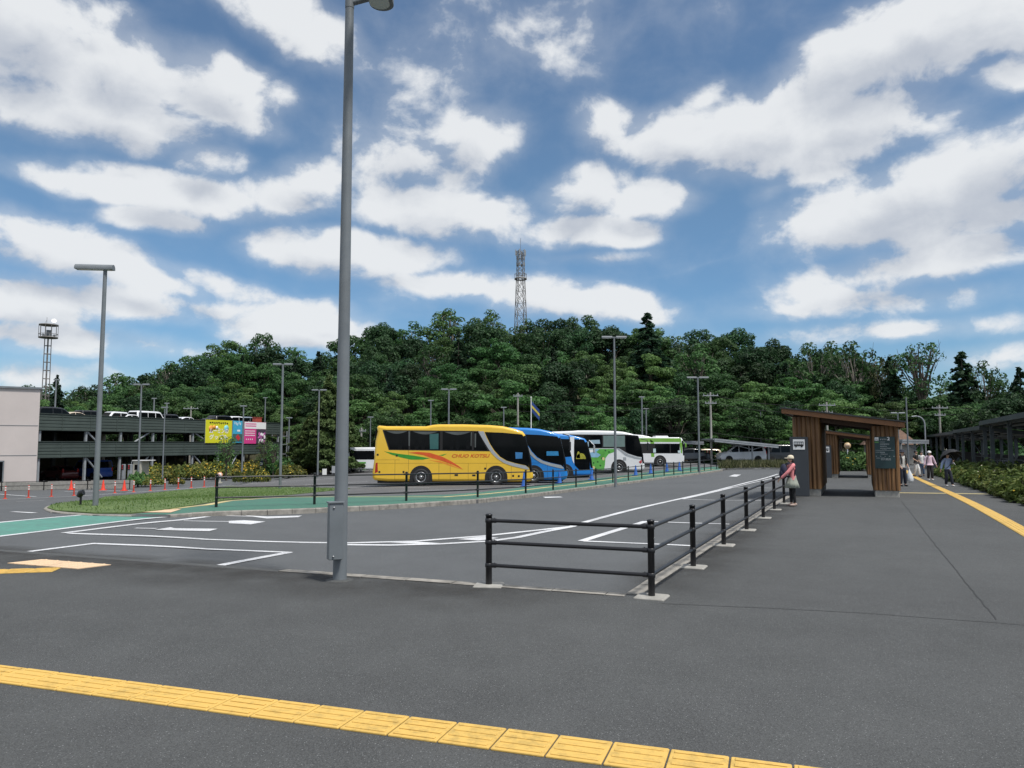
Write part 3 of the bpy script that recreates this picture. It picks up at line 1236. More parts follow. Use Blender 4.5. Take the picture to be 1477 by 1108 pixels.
def street_lamp(label, base, h, rz=0, r0=.075, r1=.045, head='single', name='street_lamp', hr=.12, ln=1.0, group='street lamps round the bus terminal'):
    o = thing(name, label, 'street lamp', base, 0, group)
    mb = MB()
    mb.tube([(0, 0, -.15), (0, 0, h * .5), (0, 0, h)], [r0, (r0 + r1) / 2, r1], 20)
    mb.build('pole', MT['steel'], o)
    hb = MB()
    M = Matrix.Translation((0, 0, h)) @ Matrix.Rotation(rz, 4, 'Z')
    if head == 'single':
        lamp_head(hb, -.22, ln - .22, hr, M=M)
    elif head == 'double':
        lamp_head(hb, -ln * .64, -.1, hr * .7, M=M)
        lamp_head(hb, .1, ln * .64, hr * .7, M=M)
        hb.box((0, 0, .0), (.24, .09, .07), M=M)
    elif head == 'end on':
        ol = [(.385 + hr * math.cos(q), .08 + hr * math.sin(q)) for q in [math.pi * i / 14 for i in range(15)]] + [(.385 - hr, -1.0), (.385 + hr, -1.0)]
        hb.prism(ol, h - .02, h + .13, 0, plane='xy')
        il = [(.385 - .02 + hr * .82 * math.cos(q), .055 + hr * .82 * math.sin(q)) for q in [math.pi * i / 14 for i in range(15)]] + [(.365 - hr * .82, -.98), (.365 + hr * .82, -.98)]
        hb.prism(il, h - .028, h - .019, 1, plane='xy')
        hb.tube([(0, 0, h - .06), (.385, 0, h + .05)], .035, 8)
        hb.tube([(0, 0, h - .12), (0, 0, h + .1)], r1 + .004, 14)
    elif head == 'small':
        lamp_head(hb, -.3, .3, .07, M=M)
    if head != 'none':
        hb.build('lamp_head', [MT['steel'], LENS], o)
    return o


b0 = P(490, 837)
nl = street_lamp('tall grey lamp post with a meter box, nearest on the pavement', b0, 7.13, 0, .082, .052, 'end on', hr=.15)
bx = MB()
bm_ = Matrix.Translation((-.035, -.125, 0)) @ Matrix.Rotation(R(24), 4, 'Z')
bx.box((0, 0, .585), (.165, .12, .65), M=bm_, bev=.008)
bx.box((0, 0, .918), (.19, .145, .014), M=bm_)
bx.build('meter_box', MT['steel'], nl)
sc = MB()
for z in (.30, .86):
    sc.lathe([(.011, 0), (.011, .012), (0, .014)], 8, M=bm_ @ Matrix.Translation((-.03, -.06, z)) @ Matrix.Rotation(R(90), 4, 'X'))
sc.build('box_screw', MT['chrome'], nl)
kl = MB()
kl.lathe([(.17, -.02), (.165, .004), (.1, .012), (.083, .014)], 24)
kl.build('base_collar', MT['pave'], nl)
left_b = P(137.5, 731)
sc_l = 345 / 1100 * left_b.y
street_lamp('grey lamp post standing on the lawn wedge at the left', left_b, sc_l, R(186), .075, .05, hr=.115)


def lamp_px(label, px, ytop, ybase=None, Y=None, **k):
    if ybase is not None:
        b = P(px, ybase)
    else:
        q = Wp(px, 640, Y)
        b = Vector((q.x, Y, zs(q.x, Y)))
    top = Wp(px, ytop, b.y)
    return street_lamp(label, b, top.z - b.z, **k)


lamp_px('grey lamp post with two heads standing on the green path by the white coach', 888, 487, 699.5, head='double', ln=1.0)
lamp_px('grey twin-head lamp post at the flower hedge left of the tall pole', 405.5, 526, Y=47, head='double', ln=.95, r0=.085, r1=.06)
lamp_px('grey twin-head lamp post at the far end of the green path', 1009, 545, 682, head='double', ln=1.2, r0=.07, r1=.055)
lamp_px('lamp post just right of the ticket kiosk, single head', 201, 555, Y=62, head='double', ln=1.0, r0=.08, r1=.06)
lamp_px('thin lamp post in front of the parking structure right of the kiosk', 236, 588, Y=68, head='small', r0=.07, r1=.05)
lamp_px('lamp post in front of the pale building wall', 16, 564, 694, head='small', r0=.1, r1=.07)
lamp_px('lamp post dividing the blue and pink banners', 350, 586, Y=70, head='small', r0=.08, r1=.06)
lamp_px('short lamp post between the hedge and the parking structure end', 416.5, 603, Y=76, head='small', r0=.08, r1=.06)
lamp_px('lamp post rising in front of the feathery light green conifer', 459, 563, Y=66, head='double', ln=1.0, r0=.08, r1=.06)
lamp_px('single thin lamp post left of the yellow coach roof', 534, 602, Y=80, head='small', r0=.07, r1=.05)
lamp_px('small lamp post above the rear half of the yellow coach', 621, 578, Y=82, head='small', r0=.08, r1=.06)
lamp_px('twin-head lamp post above the middle of the yellow coach', 647, 562, Y=64, head='double', ln=1.0, r0=.08, r1=.06)
lamp_px('lamp post above the front of the yellow coach', 726.5, 588, Y=80, head='small', r0=.08, r1=.06)
lamp_px('thin lamp post behind the green and white city bus, the taller of two', 926.5, 573, Y=80, head='small', r0=.09, r1=.07)
lamp_px('twin-head lamp post behind the green and white city bus, the shorter of two', 932.5, 590, Y=82, head='small', r0=.09, r1=.07)
lamp_px('thin lamp post rising over the carport roof', 1098, 592, Y=86, head='small', r0=.08, r1=.06)
lamp_px('tall thin lamp post just right of the shelter roof', 1309.5, 573, Y=62, head='none', r0=.07, r1=.05)
lamp_px('twin-head lamp post behind the right end of the shelter roof', 1296.5, 596, Y=70, head='double', ln=1.0, r0=.07, r1=.05)
# lamps on the top deck
for px, yt, yb, d, lb in ((79, 548, 598, 84, 'deck lamp nearest the pale building on the top parking deck'), (221.5, 575, 604, 92, 'deck lamp behind the white van on the top parking deck'), (240, 582, 606, 96, 'deck lamp above the small white car on the top parking deck'), (382, 574, 610, 106, 'deck lamp above the pink banner at the deck end')):
    q, tq = Wp(px, yb, d), Wp(px, yt, d)
    street_lamp(lb, q, tq.z - q.z, r0=.09, r1=.07, head='small')


def utility_pole(label, px, ytop, Y, arms=(.25, .9), r=.13, name='utility_pole'):
    q, t = Wp(px, 640, Y), Wp(px, ytop, Y)
    b = Vector((q.x, Y, zs(q.x, Y)))
    h = t.z - b.z
    o = thing(name, label, 'utility pole', b, 0, 'utility poles at the foot of the wooded hill')
    mb = MB()
    mb.tube([(0, 0, -.2), (0, 0, h)], [r, r * .7], 12)
    mb.build('pole', MT['concrete'], o)
    for k, a in enumerate(arms):
        ab = MB()
        z = h - .35 - k * .8
        ab.box((0, -.1, z), (a * 2, .09, .09))
        for s_ in (-1, -.4, .4, 1):
            ab.lathe([(.03, 0), (.05, .04), (.03, .08), (.05, .12), (0, .16)], 8, M=Matrix.Translation((a * s_ * .9, -.1, z + .04)))
        ab.build('crossarm', MT['steel2'], o)
    return o, b + Vector((0, 0, h))


UP = [utility_pole('bare wooden-looking pole behind the blue coach roofs', 747, 567, 84, (.5,)),
      utility_pole('utility pole left of the carport roof', 1026, 566, 80, (.8, .6)),
      utility_pole('utility pole behind the shelter roof', 1194, 580, 82, (.9, .6)),
      utility_pole('utility pole above the bike shed row', 1357, 584, 84, (.9, .6)),
      utility_pole('crossarm pole standing on the top deck beside the cars', 274, 586, 112, (1.1,)),
      utility_pole('short pole with boxes behind the left end of the yellow coach', 521, 617, 80, (.5,))]
wr = MB()


def wire(a, b, sag):
    pts = []
    for i in range(13):
        t = i / 12
        p = a.lerp(b, t)
        p.z -= sag * 4 * t * (1 - t)
        pts.append(p)
    wr.tube(pts, .022, 5, caps=False)


c1, c2, c3 = UP[1][1], UP[2][1], UP[3][1]
far_l, far_r = UP[0][1], c3 + Vector((22, 2, .5))
for dz in (-.25, -1.0):
    for a, b in ((far_l + Vector((0, 0, -1.0)), c1), (c1, c2), (c2, c3), (c3, far_r)):
        wire(a + Vector((0, 0, dz)), b + Vector((0, 0, dz)), .5)
for dz in (-4.2, -5.0):
    for a, b in ((far_l, c1), (c1, c2), (c2, c3), (c3, far_r)):
        wire(a + Vector((0, 0, dz)), b + Vector((0, 0, dz)), .3)
tag(wr.build('overhead_wire', MT['dark']), 'thin dark overhead wires strung between the utility poles', 'wire')

# curved-arm lamp
cb = Wp(1335, 640, 72)
cb = Vector((cb.x, 72, zs(cb.x, 72)))
co = thing('street_lamp', 'pale lamp post with a curved arm bending left over the bike sheds', 'street lamp', cb, 0, 'street lamps round the bus terminal')
mb = MB()
hh = Wp(1335, 612, 72).z - cb.z
mb.tube([(0, 0, -.1), (0, 0, hh)] + [(-.75 + .75 * math.cos(q), 0, hh + .75 * math.sin(q)) for q in (.3, .6, .9, 1.2, 1.5)], .06, 10)
mb.build('pole', MT['steel2'], co)
mb = MB()
mb.tube([(-.75, 0, hh + .76), (-1.2, 0, hh + .72)], [.07, .05], 8)
mb.build('lamp_head', MT['steel2'], co)
# low garden light on the lawn edge
gl = thing('garden_light', 'small black spotlight on a stake at the lawn edge', 'garden light', P(116, 730))
mb = MB()
mb.tube([(0, 0, 0), (0, 0, .28)], .03, 10)
mb.build('stake', MT['blacksteel'], gl)
mb = MB()
mb.tube([(-.06, 0, .26), (.0, 0, .36), (.07, 0, .38)], [.07, .09, .08], 12)
mb.build('lamp_head', MT['blacksteel'], gl)
# ------------------------------------------------------------------ hill and trees
SKY = [(-400, 585), (0, 578), (60, 566), (100, 565), (150, 556), (200, 535), (235, 522), (280, 505), (320, 494), (345, 488), (380, 491), (410, 500), (450, 497), (500, 490), (540, 472), (570, 466), (610, 470), (640, 450), (660, 446), (700, 448), (740, 450), (780, 455), (830, 456), (870, 462), (900, 463), (935, 462), (970, 475), (1000, 474), (1040, 478), (1080, 490), (1110, 497), (1150, 494), (1200, 500), (1240, 510), (1285, 540), (1340, 564), (1400, 562), (1440, 556), (1500, 552), (1700, 560), (2200, 575)]


def interp(tab, x):
    if x <= tab[0][0]:
        return tab[0][1]
    for (a, b), (c, d) in zip(tab, tab[1:]):
        if x <= c:
            return b + (d - b) * (x - a) / (c - a)
    return tab[-1][1]


def d_base(px):
    return interp([(380, 116), (520, 88), (1150, 86), (1300, 88), (1500, 80)], px)


def d_len(px):
    return interp([(300, 26), (560, 44), (1050, 44), (1250, 22), (1500, 16)], px)


def top_at(px, k):
    f = interp([(60, 592), (400, 588), (560, 588), (900, 585), (1200, 588), (1400, 585)], px)
    return f + (interp(SKY, px) - f) * max(0, k) ** .85


def hill_z(x, y):
    px = 738.5 + 1100 * x / max(1, y)
    k = (y - d_base(px)) / d_len(px)
    kk = min(1.15, max(0, k))
    zt = EYE.z + (640 - top_at(px, min(kk, 1))) / 1100 * y
    hh = 7.2 + 3.8 * kk
    z0 = zs(x, y) - .4
    z = z0 + max(0, (zt - hh) - z0) * sst(k / .25 + .1)
    return z if k > -.3 else -3.3


hx, hy = range(-150, 171, 3), range(70, 190, 3)
hb_ = MB()
nx = len(hx)
hb_.add([(x, y, hill_z(x, y)) for y in hy for x in hx], [(j * nx + i, j * nx + i + 1, (j + 1) * nx + i + 1, (j + 1) * nx + i) for j in range(len(hy) - 1) for i in range(nx - 1)], smooth=True)
tag(hb_.build('hill', MT['earth']), kind='structure')

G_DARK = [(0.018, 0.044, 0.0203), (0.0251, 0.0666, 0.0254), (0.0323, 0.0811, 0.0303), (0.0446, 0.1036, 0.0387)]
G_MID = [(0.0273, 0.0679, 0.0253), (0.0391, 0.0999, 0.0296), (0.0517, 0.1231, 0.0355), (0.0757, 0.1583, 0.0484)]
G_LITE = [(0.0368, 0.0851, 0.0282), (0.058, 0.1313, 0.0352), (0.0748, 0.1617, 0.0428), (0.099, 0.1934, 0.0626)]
G_CONI = [(0.0089, 0.0235, 0.0145), (0.0156, 0.0418, 0.0226), (0.0267, 0.0627, 0.029), (0.0378, 0.0783, 0.0356)]
G_FEATH = [(.06, .115, .035), (.095, .165, .05), (.135, .22, .075), (.19, .28, .11)]
G_BED = [(.05, .09, .02), (.085, .135, .03), (.125, .18, .045), (.18, .22, .07)]
G_HEDGE = [(.06, .085, .018), (.10, .13, .028), (.15, .175, .045), (.22, .22, .07)]
G_DRY = [(.03, .04, .018), (.06, .075, .03), (.09, .1, .045), (.12, .12, .06)]
LM = {k: leaf_mat('leaves_' + k, v, .35, .36) for k, v in dict(dark=G_DARK, mid=G_MID, lite=G_LITE, coni=G_CONI, feath=G_FEATH, dry=G_DRY, hedge=G_HEDGE, bed=G_BED).items()}
BARK = mat('bark', (.09, .075, .06), .9, var=.35, vs=6, bump=.8, bs=20)
BARKP = mat('pale_bark', (.19, .17, .145), .9, var=.3, vs=6, bump=.6, bs=20)


def leaves_mesh(name, pts, nrm, size, m, aspect=1.6, seed=0):
    g = np.random.default_rng(seed)
    n = len(pts)
    nrm = nrm / np.maximum(1e-6, np.linalg.norm(nrm, axis=1, keepdims=True))
    rv = g.normal(size=(n, 3))
    t = np.cross(nrm, rv)
    t /= np.maximum(1e-6, np.linalg.norm(t, axis=1, keepdims=True))
    b = np.cross(nrm, t)
    s = (size * g.uniform(.6, 1.4, n))[:, None]
    v = np.empty((n, 4, 3))
    v[:, 0] = pts - t * s * aspect * .5
    v[:, 1] = pts - b * s * .5 + nrm * s * .08
    v[:, 2] = pts + t * s * aspect * .5 - nrm * s * .12
    v[:, 3] = pts + b * s * .5 + nrm * s * .08
    me = bpy.data.meshes.new(name)
    me.vertices.add(n * 4)
    me.vertices.foreach_set('co', v.reshape(-1).astype(np.float32))
    me.loops.add(n * 4)
    me.loops.foreach_set('vertex_index', np.arange(n * 4, dtype=np.int32))
    me.polygons.add(n)
    me.polygons.foreach_set('loop_start', np.arange(0, n * 4, 4, dtype=np.int32))
    me.polygons.foreach_set('loop_total', np.full(n, 4, dtype=np.int32))
    me.materials.append(m)
    me.update(calc_edges=True)
    return me


def crown_pts(g, clumps, per, flat=.75, shell=.72):
    """leaf positions and normals on the upper shells of many small clumps"""
    P_, N_ = [], []
    for (c, r) in clumps:
        k = int(per * (r / 1.0) ** 2)
        d = g.normal(size=(k, 3))
        d[:, 2] = d[:, 2] * .9 + .25
        d /= np.linalg.norm(d, axis=1, keepdims=True)
        rad = r * (shell + (1 - shell) * g.uniform(0, 1.25, k))[:, None]
        q = d * rad
        q[:, 2] *= flat
        P_.append(c + q)
        nn = d + g.normal(size=(k, 3)) * .45
        nn[:, 2] += .35
        N_.append(nn)
    return np.concatenate(P_), np.concatenate(N_)


def limb(mb, a, b, r0, r1, g, bend=.12, n=5):
    a, b = np.array(a, float), np.array(b, float)
    L_ = np.linalg.norm(b - a)
    off = g.normal(size=3) * L_ * bend
    pts = []
    for i in range(n + 1):
        t = i / n
        pts.append(tuple(a + (b - a) * t + off * math.sin(math.pi * t) + np.array([0, 0, L_ * .08 * math.sin(math.pi * t)])))
    mb.tube(pts, [r0 + (r1 - r0) * i / n for i in range(n + 1)], 6, caps=False)
    return pts


def broad(kind, seed, H=10., rad=3.6, low=.22, n=46, per=170, leaf=.25, flat=.72, sparse=False, matk='dark', clr=(.85, 1.35), bark=None, top=1.0):
    """broadleaf tree: returns (trunk mesh object, crown mesh)"""
    g = np.random.default_rng(seed)
    clumps = []
    for i in range(n):
        for _ in range(40):
            u = g.uniform(-1, 1, 3)
            rr = np.linalg.norm(u)
            if rr < 1 and (rr > .45 or g.uniform() < .25):
                break
        z = low * H + (u[2] * .5 + .5) * H * (top - low) * .93
        w = rad * (1 - .35 * max(0, u[2]) ** 2) * (1.0 if u[2] > -.5 else .85)
        clumps.append((np.array([u[0] * w, u[1] * w, z]), g.uniform(*clr)))
    mb = MB()
    th = H * g.uniform(.28, .4)
    tr = limb(mb, (0, 0, -.6), (g.normal() * .2, g.normal() * .2, th), H * .022, H * .016, g, .03)
    order = sorted(clumps, key=lambda c: -c[0][2])
    for c, r in (order[:26] if sparse else order[::3]):
        f = g.uniform(.55, 1)
        a = np.array(tr[-1]) * f + np.array(tr[-2]) * (1 - f)
        mid = a + (c - a) * .5 + np.array([0, 0, .3])
        limb(mb, a, mid, H * .009, H * .006, g, .06, 3)
        limb(mb, mid, c, H * .006, H * .002, g, .12, 3)
        if sparse:
            for _ in range(2):
                limb(mb, mid + (c - mid) * g.uniform(.2, .8), c + g.normal(size=3) * .35, H * .003, H * .001, g, .1, 2)
    p, nr = crown_pts(g, clumps, per, flat)
    if sparse:
        k = g.uniform(size=len(p)) < .9
        p, nr = p[k], nr[k]
    return mb, leaves_mesh('crown', p, nr, leaf, LM[matk], 1.6, seed), bark or BARK


def conifer(seed, H=10., rad=2.3, leaf=.26, matk='coni', layers=22, droop=.35, fine=1.0, boughs=True):
    g = np.random.default_rng(seed)
    mb = MB()
    limb(mb, (0, 0, -.6), (0, 0, H * .97), H * .02, H * .003, g, .004, 8)
    P_, N_ = [], []
    for i in range(layers):
        t = i / (layers - 1)
        z = H * (.12 + .86 * t)
        R_ = rad * (1 - t) ** .8 * g.uniform(.82, 1.1) + .15
        nb = max(4, int(9 * (1 - t) + 3))
        for k in range(nb):
            q = g.uniform(0, 6.28)
            d = np.array([math.cos(q), math.sin(q), 0])
            L_ = R_ * g.uniform(.7, 1.1)
            if boughs and k % 2 == 0:
                mb.tube([(0, 0, z), tuple(d * L_ * .8 + np.array([0, 0, z - droop * L_ * .8]))], [.03, .008], 4, caps=False)
            m_ = int(26 * L_ * fine) + 5
            s = g.uniform(.15, 1, m_) ** .7
            lat = g.normal(size=m_) * .22 * (L_ * .5 + .3) * (1.1 - s)
            side = np.array([-d[1], d[0], 0])
            pt = d[None] * (s * L_)[:, None] + side[None] * lat[:, None]
            pt[:, 2] += z - droop * L_ * s ** 1.3 + g.normal(size=m_) * .07
            P_.append(pt)
            nn = np.tile(np.array([0, 0, .7]), (m_, 1)) + g.normal(size=(m_, 3)) * .7 + d[None] * .7
            N_.append(nn)
    return mb, leaves_mesh('crown', np.concatenate(P_), np.concatenate(N_), leaf, LM[matk], 1.9, seed), BARK


def make_tree(name, spec, label, group=None, loc=(0, 0, 0), cat='tree'):
    mb, cm, bark = spec
    o = thing(name, label, cat, loc, 0, group)
    mb.build('trunk', bark, o)
    c = bpy.data.objects.new('crown', cm)
    C.objects.link(c)
    c.parent = o
    return o


PROTO = {}


def proto(key, name, spec):
    o = make_tree(name, spec, 'tree')
    PROTO[key] = [tree_of(o), False, name]


for i in range(4):
    proto('dark%d' % i, 'broadleaf_tree', broad('b', 10 + i, rad=(3.4, 3.8, 3.2, 3.6)[i], matk='dark', n=(62, 74, 58, 68)[i], clr=(.6, 1.15), per=165, leaf=.21, flat=.8, H=10, low=(.2, .3, .15, .25)[i]))
for i in range(3):
    proto('mid%d' % i, 'broadleaf_tree', broad('b', 20 + i, rad=3.7, flat=.62, matk='mid', clr=(.6, 1.2), n=62, per=165, leaf=.20))
for i in range(3):
    proto('lite%d' % i, 'broadleaf_tree', broad('b', 30 + i, rad=4.1, flat=.42, low=.15, matk='lite', clr=(.7, 1.35), n=60, per=165, leaf=.21))
for i in range(2):
    proto('coni%d' % i, 'conifer_tree', conifer(40 + i))
for i in range(2):
    proto('thin%d' % i, 'sparse_tree', broad('b', 50 + i, rad=3.3, low=.26, n=64, per=105, leaf=.22, sparse=True, matk='mid', clr=(.5, .95), bark=BARKP))
proto('dry0', 'sparse_tree', broad('b', 60, rad=3.2, low=.35, n=50, per=60, leaf=.24, sparse=True, matk='dry', clr=(.4, .8), bark=BARKP))

rt = random.Random(77)


def put_tree(key, loc, H, label, group, wid=1.0, rz=None):
    tr, used, nm = PROTO[key]
    s = H / 10
    sc = (s * wid, s * wid, s)
    rz = rt.uniform(0, 6.28) if rz is None else rz
    if not used:
        PROTO[key][1] = True
        o = tr[0]
        o.location, o.rotation_euler, o.scale = loc, (0, 0, rz), sc
        o['label'] = label
        if group:
            o['group'] = group
        return o
    return dup(tr, loc, rz, label, group, sc)


def zone(px):
    for lim, s in ((60, 'beyond the pale building'), (200, 'beyond the left parking deck'), (330, 'beyond the right parking deck'), (420, 'beyond the banners'), (540, 'around the tall grey pole'), (660, 'behind the rear of the yellow coach'), (770, 'behind the front of the yellow coach'), (890, 'behind the blue coaches'), (1000, 'behind the white coach'), (1130, 'behind the carport'), (1300, 'behind the wooden shelter'), (9999, 'behind the bike sheds')):
        if px < lim:
            return s


KIND = {'dark': 'dark green round tree', 'mid': 'mid green leafy tree', 'lite': 'bright green layered tree', 'coni': 'dark pointed conifer', 'thin': 'thin-leaved pale-branched tree', 'dry': 'dull brownish tree'}
ROWS = 7
for r in range(ROWS):
    k = r / (ROWS - 1)
    px = -170 + rt.uniform(0, 40)
    while px < 1660:
        D = d_base(px) + d_len(px) * k + rt.uniform(-2, 2)
        x = (px - 738.5) / 1100 * D
        jit = rt.uniform(-14, 14) if r == ROWS - 1 else rt.uniform(-14, 16)
        yt = top_at(px, k) + jit
        zt = EYE.z + (640 - yt) / 1100 * D
        zb = hill_z(x, D)
        H = max(4.5, zt - zb)
        c = rt.random()
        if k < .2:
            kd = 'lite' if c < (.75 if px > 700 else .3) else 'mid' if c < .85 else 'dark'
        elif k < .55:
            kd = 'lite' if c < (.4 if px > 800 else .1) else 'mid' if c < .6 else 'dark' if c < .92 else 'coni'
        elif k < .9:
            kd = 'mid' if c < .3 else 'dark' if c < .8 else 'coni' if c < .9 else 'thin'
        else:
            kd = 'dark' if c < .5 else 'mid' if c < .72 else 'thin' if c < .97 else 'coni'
            if 620 < px < 790 and c < .6:
                kd = 'thin'
            if 1180 < px < 1420:
                kd = 'thin' if c < .75 else 'mid'
        if px > 1250 and k > .45 and r % 2:
            px += 95
            continue
        w = rt.uniform(.9, 1.25) * (1.15 if H < 7 else 1)
        if r == ROWS - 1 and kd == 'coni':
            H *= 1.08
        n = sum(1 for q in PROTO if q.startswith(kd))
        lvl = 'at the hill foot' if k < .3 else 'halfway uphill' if k < .9 else 'on the skyline'
        lb = KIND[kd] + ' ' + lvl + ' ' + zone(px)
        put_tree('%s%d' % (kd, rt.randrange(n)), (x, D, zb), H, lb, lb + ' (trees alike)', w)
        px += rt.uniform(42, 66) * 95 / D * (1.25 if H > 11 else 1)


def special(key, px, ytop, ybase, D, label, wid=1.0):
    b = Wp(px, ybase, D)
    t = Wp(px, ytop, D)
    return put_tree(key, (b.x, D, b.z), t.z - b.z, label, None, wid)


special('coni0', 935, 451, 575, 112, 'tall pointed conifer standing highest on the skyline right of the twin-head lamp', 1.5)
special('coni0', 1392, 507, 640, 98, 'dark ragged conifer right of the big fan-shaped tree above the bike sheds', 1.5)
special('coni1', 1287, 515, 640, 94, 'dark conifer in front of the brownish airy tree behind the shelter', 1.1)
special('coni1', 1476, 530, 650, 92, 'dark conifer at the right edge of the photo', 1.2)
special('coni1', 78, 541, 640, 112, 'dark conifer beside the foot of the lookout mast, by the pale building', .9)
big = broad('b', 71, H=10, rad=2.75, low=.38, n=80, per=105, leaf=.17, sparse=True, matk='mid', clr=(.32, .62), bark=BARK, top=1.0)
b_ = Wp(1332, 640, 92)
t_ = Wp(1332, 487, 92)
bt = make_tree('sparse_tree', big, 'big fan-shaped tree with dark branches showing against the sky above the bike sheds', None, (b_.x, 92, b_.z))
bt.scale = [(t_.z - b_.z) / 10] * 3
for px, yt, d, w, lb in ((1236, 488, 100, .9, 'thin-leaved tall tree with bare top twigs against the sky, behind the shelter roof'), (1180, 492, 104, 1.0, 'pale green airy tree on the skyline left of the shelter roof peak'), (1283, 503, 96, .6, 'brownish airy tree left of the big fan-shaped tree'), (1425, 517, 97, .75, 'airy light tree touching the dark ragged conifer on its right'), (1210, 490, 106, .8, 'pale airy tree between two others on the skyline above the shelter roof')):
    special('thin1' if px != 1283 else 'dry0', px, yt, 640, d, lb, w)
# feathery conifers near the lot
fe = conifer(81, H=10, rad=3.1, leaf=.24, matk='feath', layers=34, droop=.10, fine=4.5, boughs=False)
fo = make_tree('feathery_conifer', fe, 'feathery light green conifer left of the tall grey pole', None, (0, 0, 0))
ftr = tree_of(fo)
b_ = P(478, 672)
D_ = 74
b_ = Wp(474, 640, D_)
b_ = Vector((b_.x, D_, zs(b_.x, D_)))
fo.location = b_
hh = Wp(474, 541, D_).z - b_.z
fo.scale = (hh / 10 * 1.05, hh / 10 * 1.05, hh / 10)
for px, yt, d, w, lb in ((447, 600, 76, 1.5, 'low feathery light green conifer beside the lamp post left of the tall pole'), (500, 590, 78, 1.3, 'feathery light green conifer half hidden by the tall pole')):
    q = Wp(px, 640, d)
    z = zs(q.x, d)
    h = Wp(px, yt, d).z - z
    dup(ftr, (q.x, d, z), px, lb, None, (h / 10 * w, h / 10 * w, h / 10))
# slender young trees in front of the parking structure
yg = broad('b', 91, H=10, rad=2.6, low=.18, n=60, per=34, leaf=.24, sparse=True, matk='lite', clr=(.5, .9), bark=BARK)
yo = make_tree('young_tree', yg, 'slender young tree in front of the parking structure under the yellow banner', None)
ytr = tree_of(yo)
for i, (px, yt, d, w, lb) in enumerate(((328, 622, 70, 1.0, ''), (384, 628, 73, .9, 'slender young tree in front of the parking structure under the pink banner'), (395, 634, 72, .8, 'slender young tree at the right end of the parking structure'))):
    q = Wp(px, 640, d)
    z = zs(q.x, d)
    h = Wp(px, yt, d).z - z
    if i == 0:
        yo.location, yo.scale = (q.x, d, z), (h / 10 * w, h / 10 * w, h / 10)
    else:
        dup(ytr, (q.x, d, z), px, lb, None, (h / 10 * w, h / 10 * w, h / 10))

# undergrowth at the foot of the hill
g = np.random.default_rng(4)
pp, nn = [], []
for i in range(620):
    px = g.uniform(395, 1560)
    D = d_base(px) - g.uniform(-3, 4)
    x = (px - 738.5) / 1100 * D
    z = max(hill_z(x, D), zs(x, D) - .3)
    k = 40
    d = g.normal(size=(k, 3))
    d /= np.linalg.norm(d, axis=1, keepdims=True)
    q = d * g.uniform(.5, 1.3)
    q[:, 2] = np.abs(q[:, 2]) * g.uniform(.8, 2.2)
    pp.append(np.array([x, D, z]) + q)
    nn.append(d + g.normal(size=(k, 3)) * .5 + np.array([0, 0, .4]))
um = leaves_mesh('undergrowth', np.concatenate(pp), np.concatenate(nn), .34, LM['mid'], 1.5, 3)
uo = bpy.data.objects.new('undergrowth', um)
C.objects.link(uo)
tag(uo, 'dense leafy undergrowth along the foot of the wooded hill', 'undergrowth', kind='stuff')

# ------------------------------------------------------------------ flower hedges
FL_Y = leaf_mat('yellow_petals', [(.55, .40, .03), (.7, .52, .06)], .15, .2)
FL_W = leaf_mat('pale_petals', [(.6, .55, .4), (.75, .7, .6)], .15, .2)


def make_bush(label, seed, w=1.6, d=1.2, h=1.1, leaf=.09, per=1500, matk='lite', flowers=60, fm=None, fsize=.07, name='flowering_bush', spiky=.3):
    g = np.random.default_rng(seed)
    o = thing(name, label, 'bush')
    n = per
    u = g.uniform(-1, 1, (n * 2, 2))
    u = u[(u ** 2).sum(1) < 1][:n]
    n = len(u)
    hill_ = h * (1 - .55 * (u ** 2).sum(1)) * (1 + spiky * np.sin(u[:, 0] * 9 + seed) * np.cos(u[:, 1] * 8 + seed * 2))
    t = g.uniform(.05, 1, n) ** .6
    pts = np.stack([u[:, 0] * w / 2, u[:, 1] * d / 2, hill_ * t + g.normal(size=n) * .03], 1)
    nr = np.stack([u[:, 0], u[:, 1], np.full(n, .6)], 1) + g.normal(size=(n, 3)) * .55
    me = leaves_mesh('foliage', pts, nr, leaf, LM[matk], 2.4, seed)
    c = bpy.data.objects.new('foliage', me)
    C.objects.link(c)
    c.parent = o
    st = MB()
    for i in range(26):
        q = g.uniform(0, 6.28)
        rr = g.uniform(.1, .9)
        st.tube([(math.cos(q) * rr * w * .25, math.sin(q) * rr * d * .25, -.1), (math.cos(q) * rr * w * .5, math.sin(q) * rr * d * .5, h * g.uniform(.7, 1.12) * (1 - .4 * rr * rr))], [.008, .004], 4, caps=False)
    st.build('stem', BARK, o)
    if flowers:
        k = g.uniform(size=n) * (t > .8)
        idx = np.argsort(-k)[:flowers]
        fp = pts[idx] + nr[idx] * .03 + np.array([0, 0, .03])
        me = leaves_mesh('blossom', fp, nr[idx] + np.array([0, 0, .6]), fsize, fm or FL_Y, 1.1, seed + 1)
        c = bpy.data.objects.new('blossom', me)
        C.objects.link(c)
        c.parent = o
    return o


HB = [tree_of(make_bush('hedge', 200 + i, 3.4, 2.2, 1.3, .16, 1500, 'hedge' if i != 2 else 'lite', (260, 90, 25)[i], None, .11, 'hedge_bush')) for i in range(3)]
used = set()


def put_bush(trs, k, loc, rz, label, sc, group):
    tr = trs[k]
    if id(tr[0]) not in used:
        used.add(id(tr[0]))
        o = tr[0]
        o.location, o.rotation_euler, o.scale = loc, (0, 0, rz), sc
        o['label'], o['group'] = label, group
        return o
    return dup(tr, loc, rz, label, group, sc)


